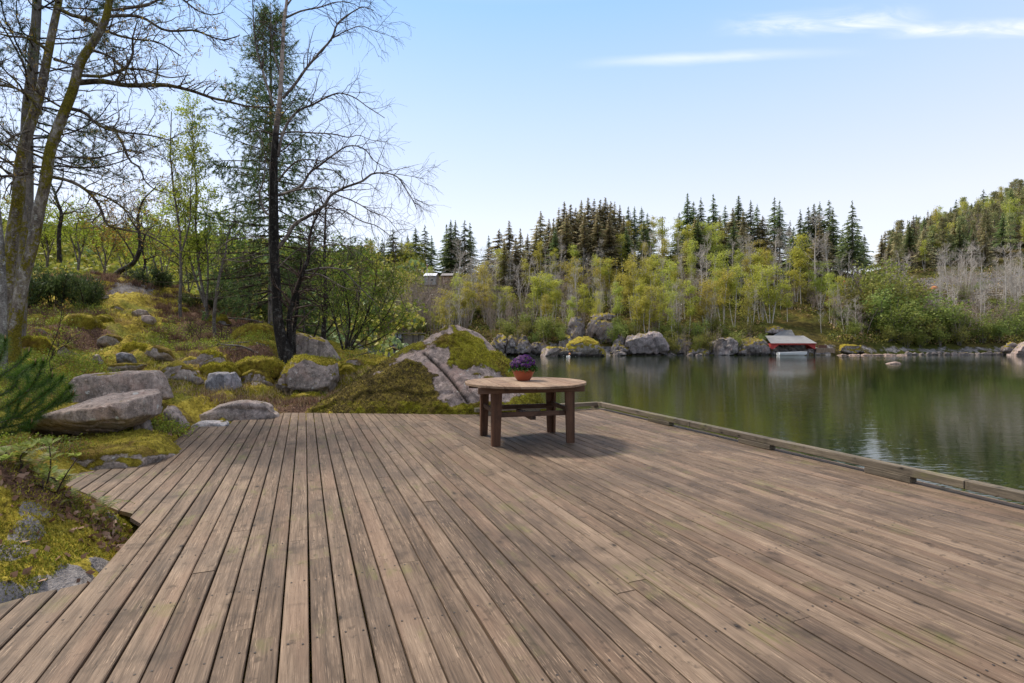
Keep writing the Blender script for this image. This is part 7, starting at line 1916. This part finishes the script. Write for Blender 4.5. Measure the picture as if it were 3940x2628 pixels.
def build_hut():
    Y = 66.0
    p = lambda x, y, dy=0: at(x, y, Y + dy)
    base = p(1550, 1332)
    root = thing("lakeside_hut", "small patched hut of grey corrugated sheet on a shore platform, behind the boulder's left slope", "hut", tuple(base))
    m = MB(); a, b, c, d = p(1506, 1334), p(1549, 1334), p(1549, 1286), p(1506, 1283)
    corrugated(m, a, b, c, d, 12, .03); part("tin_wall", m, [mat_plain("pale_tin", (.36, .38, .41), .6, .25, 1.0, (6, 1, 1))], root)
    m = MB(); A = p(1550, 1332, .4); B = p(1622, 1326, .4); h = A[2]; m.box(((A[0] + B[0]) / 2, Y + 1.4, (p(0, 1290)[2] + h) / 2), (B[0] - A[0], 2.0, p(0, 1290)[2] - h)); part("board_wall", m, [mat_plain("hut_boards", (.20, .165, .13), .9, .3)], root)
    m = MB(); m.box(((p(1502, 0)[0] + p(1626, 0)[0]) / 2, Y + 1.2, p(0, 1282)[2]), (p(1626, 0)[0] - p(1502, 0)[0], 2.8, .10)); part("roof", m, [GREYWD], root)
    for x in (1503, 1530, 1548, 1590, 1612):
        m = MB(); m.box((p(x, 0)[0], Y - .12, (p(0, 1284)[2] + p(0, 1338)[2]) / 2), (.10, .10, p(0, 1284)[2] - p(0, 1338)[2])); part("post", m, [DARKWD], root)
    m = MB(); l = p(1535, 1302); r_ = p(1545, 1330); m.box(((l[0] + r_[0]) / 2, Y - .06, (l[2] + r_[2]) / 2), (r_[0] - l[0], .05, l[2] - r_[2])); part("door", m, [DARKWD], root)
    m = MB(); m.box((p(1565, 0)[0], Y - .2, p(0, 1334)[2]), (3.4, 2.4, .10)); part("platform", m, [mat_plain("pale_planks", (.34, .32, .29))], root)
    for x in (1522, 1545, 1575, 1600):
        m = MB(); q = p(x, 0); m.tube([(q[0], Y - 1.0, -2.2), (q[0], Y - 1.0, p(0, 1335)[2])], .07, 6); part("pile", m, [DARKWD], root)
    for k in range(9):
        x = 1560 + RNG.uniform(-15, 50); a = p(x, 1334, -.6 + RNG.uniform(-.4, .3)); b = p(x + RNG.uniform(10, 45), 1334 - RNG.uniform(2, 32), -.6)
        m = MB(); m.tube([a, (a + b) / 2 + [0, 0, .08], b], [.06, .05, .03], 5)
        tag(obj("driftwood", m.mesh("driftwood", [FS_PALE])), f"grey driftwood branch heaped on the hut's platform, {ordinal(k)} from its left end", "driftwood", "branches heaped by the hut")
    m = MB(); a, b = p(1512, 1337, -2), p(1552, 1355, -4); m.tube([a, b], [.12, .10], 7); tag(obj("log", m.mesh("log", [mat_plain("ochre_log", (.30, .20, .07))])), "fallen ochre log slanting down below the hut", "log")
build_hut()

# houses glimpsed through the bare trees
def cottage(name, label, x0, x1, yt, yb, Y, wall, roof):
    a, b = at(x0, yb, Y), at(x1, yt, Y); c = ((a[0] + b[0]) / 2, Y + 2, a[2]); root = thing(name, label, "house", c)
    w = b[0] - a[0]; h = b[2] - a[2]
    m = MB(); m.box((c[0], Y + 2, a[2] + h * .25), (w, 4, h * 1.0 + 1)); part("wall", m, [wall], root)
    m = MB(); t = a[2] + h * .75 + .5
    V = [(c[0] - w * .55, Y - .3, t), (c[0] + w * .55, Y - .3, t), (c[0] + w * .55, Y + 2, t + h * .35 + .5), (c[0] - w * .55, Y + 2, t + h * .35 + .5), (c[0] + w * .55, Y + 4.3, t), (c[0] - w * .55, Y + 4.3, t)]
    m.add(V, [[0, 1, 2, 3], [3, 2, 4, 5]], 0, False); m.add(np.array(V) - [0, 0, .12], [[3, 2, 1, 0], [5, 4, 2, 3]], 0, False); part("roof", m, [roof], root)
    for k in (.25, .7):
        m = MB(); m.box((c[0] - w / 2 + w * k, Y - .03, a[2] + h * .38), (w * .14, .08, h * .4)); wd = part("window", m, [mat_plain("window_dark_" + name, (.03, .035, .04), .2)], root)
cottage("cottage", "pale cottage glimpsed through bare trees, left of the brown one", 1632, 1676, 1068, 1082, 97, mat_plain("pale_wall", (.30, .29, .28)), mat_plain("pale_roof", (.62, .64, .68)))
cottage("cottage", "ochre-brown cottage glimpsed through bare trees, right of the pale one", 1698, 1740, 1068, 1080, 98, mat_plain("ochre_wall", (.26, .16, .09)), mat_plain("grey_roof", (.2, .18, .17)))
m = MB(); a = at(1643, 1085, 95.5); b = at(1643, 1012, 95.5); m.tube([a, b], [.06, .03], 6)
_fp = thing("flagpole", "thin white flagpole beside the pale cottage", "flagpole", tuple(a)); part("pole", m, [WHITE], _fp)
m = MB(); m.box(tuple(b - np.array([0, 0, .8])), (.12, .05, 1.2)); part("pennant", m, [mat_plain("red_pennant", (.4, .05, .05))], _fp)

# overhead line
POLE = mat_plain("tarred_pole", (.13, .115, .10), .9, .3)
def power_pole(label, px, ty, Y):
    X = (px - 1970) / FPX * Y; z0 = fz(X, Y); zt = HC - (ty - 1305) / FPX * Y
    root = thing("power_pole", label, "power pole", (X, Y, z0))
    m = MB(); m.tube([(X, Y, z0 - 1), (X, Y, zt)], [.15, .11], 8, cap=True); part("pole", m, [POLE], root)
    m = MB(); m.box((X, Y, zt - .35), (1.5, .1, .12)); part("crossarm", m, [POLE], root)
    for k in (-.65, 0, .65):
        m = MB(); m.tube([(X + k, Y, zt - .3), (X + k, Y, zt - .08)], .05, 6, cap=True); part("insulator", m, [WHITE], root)
    return np.array([X, Y, zt])
pa = power_pole("wooden power pole standing among the yellow-green birches below the brown spruces", 2244, 993, 101)
pb = power_pole("power pole rising thin against the sky between two groups of spruces", 2549, 833, 128)
pc = power_pole("power pole half hidden among spruces at the left of the far ridge", 1478, 935, 138)
def wire(label, A, B, off, sag):
    A = A + np.array([off, 0, -.1]); B = B + np.array([off, 0, -.1]); t = np.linspace(0, 1, 25)[:, None]
    P = A + (B - A) * t - np.array([0, 0, 1]) * (4 * sag * t * (1 - t)); m = MB(); m.tube(P, .022, 4)
    tag(obj("power_line", m.mesh("power_line", [BLACKP])), label, "power line", "overhead power lines")
for k, off in enumerate((-.65, 0, .65)):
    wd = ("left", "middle", "right")[k]
    wire(f"overhead wire on the {wd} insulators, running from the birch-side pole up to the sky-line pole", pa, pb, off, 1.2)
    wire(f"overhead wire on the {wd} insulators, crossing the brown spruces towards the left ridge pole", pa, pc, off, 2.2)

# small things on the far side
m = MB(); q = at(3250, 1098, 112); q[2] = fz(q[0], 112); m.lathe([(0, 0), (.42, 0), (.5, .5), (.46, 1.0), (.30, 1.25), (0, 1.3)], q, 14)
tag(obj("red_container", m.mesh("red_container", [mat_plain("red_paint", (.5, .06, .03))])), "small bright red container under the tall spruce at the wood's right end", "container")
m = MB(); q = at(3595, 1102, 112); q[2] = fz(q[0], 112); m.lathe([(0, 0), (.5, 0), (.55, .5), (.4, .9), (0, 1.0)], q, 12)
tag(obj("orange_container", m.mesh("orange_container", [mat_plain("orange_paint", (.55, .20, .06))])), "small orange container half hidden in brush on the right-hand slope", "container")
for lab, px, py, r, col in (("orange float on the waterline by the mossy islet", 2192, 1362, .16, (.55, .24, .10)), ("white float beside the orange one by the mossy islet, the larger", 2190, 1372, .17, (.75, .72, .68)), ("smaller white float just left of the larger white one", 2182, 1373, .12, (.75, .74, .7))):
    m = MB(); Y = 73.5; c = at(px, py, Y); c[2] = max(c[2], WATER_Z + .05)
    m.lathe([(0, -r), (r * .7, -r * .7), (r, 0), (r * .75, r * .65), (r * .25, r * .95), (.03, r * 1.2), (0, r * 1.25)], c, 12)
    tag(obj("buoy", m.mesh("buoy", [mat_plain("buoy_" + str(px), col, .5)])), lab, "buoy", "floats by the islet")
# unclear vehicle-like dark shape, guessed here as stacked logs at the end of the cleared bank
cx = at(3935, 1060, 112); root = thing("log_pile", "dark stack of logs at the end of the cleared bank by the right edge", "log pile", (cx[0], 112, fz(cx[0], 112)))
for r_ in range(4):
    for c_ in range(6 - r_):
        m = MB(); x = cx[0] - 1.2 + c_ * .5 + r_ * .25; z = fz(cx[0], 112) + .25 + r_ * .43; m.tube([(x - .3, 110.5, z), (x + .3, 113.5, z)], .24, 8, cap=True); part("log", m, [DARKWD if (r_ + c_) % 3 else POLE], root)
# cut brush along the cleared bank: one mass
mb = MB()
for i in range(900):
    px = RNG.uniform(3560, 4000); Y = RNG.uniform(104, 116); x = (px - 1970) / FPX * Y; z = fz(x, Y) + RNG.uniform(.1, 1.0)
    d = np.array([RNG.normal(), RNG.normal() * .5, RNG.normal() * .15]); d = unit(d) * RNG.uniform(.8, 2.2)
    mb.tube([np.array([x, Y, z]) - d / 2, np.array([x, Y, z + .1]), np.array([x, Y, z]) + d / 2], [.05, .04, .02], 3)
tag(obj("cut_brush", mb.mesh("cut_brush", [FS_PALE])), "heaped grey cut branches along the cleared bank at the right", "brush", kind="stuff")
# ---------------------------------------------------------------- low plants round the deck
_pth = np.array([at(*q)[:2] for q in [(490, 1130, 18.2), (520, 1180, 16.6), (530, 1230, 15), (470, 1270, 13.9), (400, 1330, 12.4), (470, 1375, 11.3), (620, 1400, 10.9), (740, 1480, 10), (900, 1500, 10)]])
PATH = np.concatenate([_pth[i] + (_pth[i + 1] - _pth[i]) * np.linspace(0, 1, 6)[:, None] for i in range(len(_pth) - 1)])
def spots(px, Y, rx, ry, n, clear=False):
    """n points on the ground in an oval patch (metres) round a pixel at distance Y"""
    c = np.array([(px - 1970) / FPX * Y, Y]); r = np.sqrt(RNG.random(n)); a = RNG.random(n) * 6.283
    P = c + np.c_[r * np.cos(a) * rx, r * np.sin(a) * ry]
    P = P[~in_poly(P[:, 0], P[:, 1], DECK_POLY)]
    if clear:                         # keep the trodden mossy path open
        d = np.min([np.hypot(P[:, 0] - q[0], P[:, 1] - q[1]) for q in PATH], axis=0) if len(P) else np.zeros(0)
        P = P[d > .55 + .35 * RNG.random(len(P))]
    return np.c_[P, ground_h(P[:, 0], P[:, 1])]
def stems(mb, B, n, h, spread, w, mi=0):
    """n thin upright blades or stalks at every base point"""
    C = np.repeat(B, n, 0) + np.c_[RNG.normal(size=(len(B) * n, 2)) * spread, np.zeros(len(B) * n)]
    N = np.c_[RNG.normal(size=(len(C), 2)) * .45, np.ones(len(C))]; N /= np.linalg.norm(N, axis=1, keepdims=True)
    s = np.cross(N, RNG.normal(size=(len(C), 3))); s /= np.linalg.norm(s, axis=1, keepdims=True) + 1e-9
    L = RNG.uniform(*h, len(C))[:, None]
    mb.add(np.stack([C - s * w, C + s * w, C + N * L], 1).reshape(-1, 3), np.arange(len(C) * 3).reshape(-1, 3), mi, False)
def stuff(name, label, mb, mats):
    tag(obj(name, mb.mesh(name, mats)), label, None, None, "stuff")

HEATH = mat_leaf("heather_stems", [(0, (.10, .055, .038)), (.5, (.22, .125, .085)), (.85, (.33, .205, .145)), (1, (.16, .15, .05))], .25, 0, 0, clump=1.6)
BERRY = mat_leaf("blueberry_leaf", [(0, (.13, .18, .02)), (.5, (.25, .33, .035)), (.9, (.38, .43, .07)), (1, (.40, .28, .07))], .4, 0, 0, clump=1.2)
STRAW = mat_leaf("dead_grass", [(0, (.14, .095, .045)), (.5, (.27, .20, .10)), (1, (.40, .32, .18))], .3, 0, 0)
MOSSY = mat_leaf("moss_tips", [(0, (0.149, 0.127, 0.016)), (.4, (0.345, 0.287, 0.034)), (.8, (0.529, 0.448, 0.069)), (1, (0.322, 0.345, 0.046))], .3, 0, 0, clump=1.1)
MOSSG = mat_leaf("green_moss_tips", [(0, (0.081, 0.086, 0.009)), (.5, (0.196, 0.207, 0.018)), (1, (0.322, 0.333, 0.040))], .3, 0, 0, clump=1.4)
DEADLF = mat_leaf("dead_leaves_brown", [(0, (.10, .05, .03)), (.5, (.22, .12, .075)), (1, (.36, .24, .17))], .15, 0, 0)
JUNI = mat_leaf("juniper_green", [(0, (.035, .06, .02)), (.6, (.085, .125, .035)), (1, (.17, .21, .06))], .2, .02, .2, clump=1.5)
FERN = mat_leaf("fern_green", [(0, (.06, .085, .016)), (.5, (.12, .145, .026)), (.85, (.22, .21, .05)), (1, (.20, .11, .05))], .35, .02, .2)

mb = MB()
for px, Y, rx, ry, n in [(660, 13.6, 1.2, .7, 240), (760, 13.4, .7, .5, 110), (540, 17.5, .9, .6, 150), (610, 17.0, .6, .5, 110), (520, 19.5, 2.6, .9, 420), (330, 18.5, 1.3, .9, 220), (650, 15.6, .7, .5, 120), (900, 12.2, 1.3, .6, 110), (1080, 9.85, .8, .3, 70), (1230, 10.2, .55, .5, 70), (870, 9.3, .5, .3, 50), (170, 14.5, 1.6, .9, 240), (250, 12.2, 1.1, .6, 140), (800, 17.5, 2.2, 1.2, 240), (430, 18.0, .7, .6, 110), (960, 10.1, .8, .3, 50)]:
    B = spots(px, Y, rx, ry, int(n * .55), True); stems(mb, B, 20, (.06, .24 if Y > 11 else .15), .07, .005 + .00035 * Y)
stuff("heather", "brown-red leafless heather scattered over the mossy slope", mb, [HEATH])

mb = MB()
for px, Y, rx, ry, n in [(420, 15.4, 1.6, .8, 330), (560, 13.9, .8, .6, 180), (700, 12.6, 1.3, .6, 360), (540, 13.0, .9, .5, 190), (250, 12.9, 1.3, .9, 270), (330, 10.2, 1.1, .7, 380), (220, 9.4, 1.0, .7, 330), (120, 9.0, .8, .7, 240), (660, 7.1, .35, .3, 150), (690, 6.9, .2, .25, 90), (690, 10.3, .2, .2, 50), (60, 11.5, 1.6, 1.4, 260), (350, 16.6, 1.6, .8, 240), (800, 13.6, .7, .4, 110), (930, 13.3, 1.0, .5, 130), (30, 7.6, .9, .7, 240), (1040, 13.4, .8, .5, 90), (40, 5.2, .7, .5, 180), (160, 8.4, .9, .5, 220), (700, 14.6, 1.2, .7, 190), (450, 12.1, .8, .4, 120), (1330, 12.6, .8, .5, 130), (80, 14, 1.8, 1.2, 220)]:
    B = spots(px, Y, rx, ry, int(n * .6), True); k = 16
    C = np.repeat(B, k, 0) + RNG.normal(size=(len(B) * k, 3)) * [.075, .075, 0]; C[:, 2] += RNG.uniform(.02, .26, len(C)) * (.6 if Y < 9 else 1)
    mb.cards(C, RNG.uniform(.016, .03, len(C)) * (1 + .03 * Y), .62); stems(mb, B, 3, (.1, .24), .05, .003, 1)
stuff("blueberry_shrubs", "low blueberry shrubs in bright new leaf among the moss", mb, [BERRY, HEATH])

mb = MB()
for px, Y, rx, ry, n in [(1000, 10.0, 2.2, .6, 420), (1200, 10.6, .9, .7, 220), (800, 9.4, .9, .5, 160), (900, 11.3, 1.2, .5, 130), (1280, 11.2, .8, .4, 120), (450, 15.5, 1.5, 1.0, 120), (560, 18.4, 1.3, .8, 140), (1400, 11.6, .8, .6, 120), (700, 11.2, 1.0, .4, 90)]:
    B = spots(px, Y, rx, ry, int(n * .7)); stems(mb, B, 7, (.04, .15), .05, .0035 + .0003 * Y)
stuff("dead_grass", "straw-coloured dead grass round the boulders behind the deck", mb, [STRAW])

mb = MB()                     # moss tips give the cushions their pile
for px, Y, rx, ry, n, mi in [(120, 3.1, .9, .6, 9000, 0), (330, 3.5, .5, .5, 5000, 0), (60, 2.75, .8, .35, 5000, 1), (300, 3.0, .35, .3, 3000, 1), (430, 3.7, .25, .3, 2500, 1), (200, 5.2, 1.3, .6, 6000, 0), (60, 4.2, 1.0, .7, 5000, 1), (640, 6.9, .6, .5, 2500, 0), (900, 10.2, 1.8, .8, 5000, 0), (560, 9.6, 2.2, 1.2, 6500, 0), (500, 14, 3.2, 2.4, 9000, 0), (1000, 12.2, 2.0, 1.0, 4000, 0), (1400, 12.2, 1.0, 1.2, 4000, 0), (280, 11, 2.0, 1.6, 5000, 1), (1250, 11.6, 1.2, .8, 3000, 1)]:
    B = spots(px, Y, rx, ry, n)
    k = vnoise(B * 2.2, 5) > -.25; B = B[k]
    N = np.c_[RNG.normal(size=(len(B), 2)) * .6, np.ones(len(B))]
    mb.cards(B - [0, 0, .004], RNG.uniform(.012, .026, len(B)) * (.75 + .085 * Y), .45, mi=mi, N=N, jitter=.4, kind='needle')
stuff("moss", "yellow-green moss pile over the rocks and ground", mb, [MOSSY, MOSSG])

mb = MB()
for px, Y, rx, ry, n in [(400, 3.55, .3, .25, 90), (250, 3.45, .5, .3, 110), (320, 12.9, .9, .5, 260), (900, 15.5, 1.6, 1.0, 400), (100, 3.0, .5, .4, 50), (900, 10, 2.5, 1.0, 160), (1100, 9.9, 1.0, .3, 120), (440, 3.5, .15, .12, 60), (500, 11, 2.0, 1.5, 160), (600, 6.9, .5, .4, 60)]:
    B = spots(px, Y, rx, ry, n); B[:, 2] += .012
    mb.cards(B, RNG.uniform(.03, .065, len(B)), .65)
stuff("dead_leaves", "brown dead oak leaves lying in the hollows", mb, [DEADLF])

# junipers on the knoll
def juniper(label, px, Y, H, W, n):
    X = (px - 1970) / FPX * Y; z = gz(X, Y); T = Tree(); ls = []
    root = thing("juniper_bush", label, "bush", (X, Y, z))
    for s in range(9):
        a = RNG.random() * 6.283; r = W * RNG.random() ** .6; top = np.array([X + math.cos(a) * r, Y + math.sin(a) * r, z + H * RNG.uniform(.55, 1)])
        ls.append((*T.path([(X + math.cos(a) * .08, Y + math.sin(a) * .08, z - .1), (np.array([X, Y, z]) * .5 + top * .5) - [0, 0, H * .12], top], [.03, .008], 0, .15, .1), 0))
    s1 = []
    for l in ls: s1 += T.sprout(l, 9, (.2, 1), (.2, .55), (25, 60), .25, .02, .35, 4, .5, .004, 1, .3)
    mb = MB(); C, N = T.tips({0, 1}, 8, .15); idx = RNG.integers(0, len(C), n); C = C[idx] + RNG.normal(size=(n, 3)) * .07
    mb.cards(C, RNG.uniform(.07, .14, n), .28, N=N[idx] + [0, 0, .5], jitter=.6, kind='needle')
    tr = MB(); T.mesh_into(tr, {0, 1}, 4); part("stems", tr, [BARK_DARK], root); part("foliage", mb, [JUNI], root)
juniper("dark juniper bush right of the mossy trunks, the nearest and widest of the junipers", 330, 15.6, .8, .7, 1900)
juniper("upright juniper bush against the mossy trunks' right side", 215, 15.2, 1.2, .5, 1700)
juniper("low dark juniper spreading left under the brown heather crest", 270, 16.6, .5, 1.0, 1500)
juniper("small juniper bush on the right shoulder of the knoll's crest", 800, 19.0, .8, 1.0, 3200)
juniper("flat juniper mat below the leaning dark tree", 640, 19.8, .55, 1.3, 3200)
juniper("juniper bush behind the mossy trunks at the left edge", 90, 14.6, 1.0, .8, 2400)

# ferns on the mound in front
def fern(label, px, py, Y, n, L, seed):
    rs = np.random.default_rng(seed); X = (px - 1970) / FPX * Y; c = np.array([X, Y, gz(X, Y)]); root = thing("fern", label, "fern", tuple(c)); 
    for i in range(n):
        a = rs.random() * 6.283 if n > 4 else rs.uniform(-1.2, .6); d = np.array([math.cos(a), math.sin(a), 0]); s = np.array([-d[1], d[0], 0]); l = L * rs.uniform(.7, 1.1)
        t = np.linspace(0, 1, 16); P = c + d * (t * l * .8)[:, None] + np.array([0, 0, 1]) * (np.sin(t * 2.3) * l * .36)[:, None] + s * (.1 * l * t ** 2 * rs.normal())[:, None]
        m = MB(); m.tube(P, np.linspace(.0025, .0008, 16), 3)
        for q in range(1, 16):
            w = l * .17 * math.sin(min(1, (t[q] + .12)) * math.pi) ** .7 + .006; T_ = unit(P[q] - P[q - 1])
            for sg in (-1, 1):
                b = P[q]; e = b + s * sg * w + T_ * w * .45 - np.array([0, 0, w * .15])
                m.add([b - T_ * l * .024, e, b + T_ * l * .026], [[0, 1, 2]], 0, False)
        part("frond", m, [FERN], root)
fern("brown-green fern low on the front mound, the one nearest the deck boards", 385, 2000, 3.62, 7, .26, 1)
fern("spreading fern on the mound's shoulder with reddish old fronds", 215, 1960, 3.45, 9, .30, 2)
fern("fern in the shade of the mound's top, at the left edge of the picture", 60, 1900, 3.4, 9, .30, 3)
fern("small fern on the mound between the two larger ones", 290, 2010, 3.5, 6, .22, 4)
fern("fern behind the leafy saplings on the mound", 130, 1870, 3.5, 8, .26, 5)

# young rowans unfolding on the mound
def rowan(label, base, tip, Y, leaves, seed):
    rs = np.random.default_rng(seed); a = at(*base, Y); a[2] = gz(a[0], a[1]) - .01; b = at(*tip, Y + rs.uniform(-.1, .1)); root = thing("rowan_sapling", label, "sapling", tuple(a))
    m = MB(); mid = (a + b) / 2 + np.array([rs.normal() * .02, 0, 0]); T = Tree(); P, R = T.path([a, mid, b], [.0055, .003], 0, .03); m.tube(P, R, 5); part("stem", m, [BARK_TWIG], root)
    m = MB()
    for k in range(leaves):
        f = 1 if k < max(2, leaves // 2) else rs.uniform(.55, .95); p = P[int(f * (len(P) - 1))]; az = rs.random() * 6.283; d = unit([math.cos(az), math.sin(az) , .75 + .3 * rs.random()]); s = unit(np.cross(d, [0, 0, 1])); l = rs.uniform(.06, .105); nn = unit(np.cross(s, d))
        m.tube([p, p + d * l], [.0015, .0008], 3)
        for q in range(7):
            t = .25 + .75 * q / 6; w = l * (.42 - .18 * abs(t - .6)); c = p + d * l * t - np.array([0, 0, .02 * t * t])
            for sg in ((-1, 1) if q < 6 else (0,)):
                e = c + (s * sg * w + d * w * .55 + nn * w * .15 if sg else d * w); v = unit(np.cross(e - c, nn)) * w * .17
                mm = (c + e) / 2
                m.add([c, mm + v, e, mm - v], [[0, 1, 2, 3]], 0, False)
    part("leaves", m, [ROWAN], root)
ROWAN = mat_leaf("rowan_leaf", [(0, (.13, .18, .03)), (.5, (.24, .30, .06)), (1, (.38, .42, .14))], .4, .02, .2)
for lab, b, t, Y, n, s in [("tallest leafy sapling on the mound, with feathery leaves, in front of the slanting slab", (180, 1860), (190, 1715), 3.45, 6, 1), ("sapling with a closed pale bud leaning right over the deck's edge", (215, 1880), (300, 1760), 3.45, 2, 2), ("bright yellow-green sapling left of the tallest one on the mound", (105, 1860), (110, 1725), 3.4, 6, 3),
                           ("short leafy sapling standing below the tallest one", (170, 1880), (165, 1810), 3.35, 5, 4), ("sapling at the left edge of the mound with few leaves", (15, 1850), (25, 1740), 3.3, 4, 5), ("low sapling with spread leaves near the boards", (205, 1890), (195, 1835), 3.5, 5, 6), ("thin sapling with a furled grey bud between its leafy neighbours", (80, 1850), (78, 1765), 3.35, 2, 7)]:
    rowan(lab, b, t, Y, n, s)
# thin bare saplings on the slope
for k, (lab, pts, Y, r) in enumerate([("thin bare sapling with orange tips rising above the granite block", [(160, 1480), (190, 1360), (225, 1270), (238, 1180)], 9.2, .007), ("bare twig sapling arching right above the leafy shrubs", [(200, 1380), (240, 1330), (275, 1305), (268, 1290)], 9.0, .006), ("forked bare sapling standing in the brown heather", [(775, 1370), (772, 1320), (760, 1290), (720, 1240)], 12.8, .010), ("pale leaning dead stem before the green rock dome", [(828, 1345), (850, 1300), (855, 1260)], 12.6, .012), ("grey leafy sapling left of the slanting slab", [(180, 1520), (200, 1450), (185, 1400), (215, 1350)], 8.0, .006)]):
    leafy("bare_sapling", lab, [(pts, r)], Y, 6, (.1, .35), 3, k in (0, 4), BUD if k == 0 else FRESHG, BARK_TWIG, per=2, size=(.015, .03), clump=2, cat="sapling", f=(.3, 1))
# fallen branches under the trees
for k, (a, b, Y) in enumerate([((1000, 1400), (860, 1330), 12.6), ((760, 1290), (960, 1340), 13.4), ((1410, 1365), (1560, 1385), 13.2), ((1310, 1395), (1420, 1340), 13.0), ((820, 1240), (1060, 1230), 16.5)]):
    A, B = at(*a, Y), at(*b, Y - .3); A[2] = gz(A[0], A[1]) + .05; B[2] = gz(B[0], B[1]) + .12
    m = MB(); mid = (A + B) / 2 + [0, 0, .08]; T = Tree(); P = T.path([A, mid, B], [.03, .012], 0, .1, .1); T.sprout((*P, 0), 6, (.3, 1), (.2, .6), (30, 60), .1, 0, .4, 4, .5, .004, 1); T.mesh_into(m, {0, 1}, 4)
    tag(obj("fallen_branch", m.mesh("fallen_branch", [BARK_GREY])), ["grey fallen branch in the heather left of the black trunk", "long dead branch lying before the green rock dome", "mossy fallen branch at the foot of the many-stemmed bush", "broken branch propped behind the grey boulders", "dead bough lying under the dark spruces"][k], "branch")
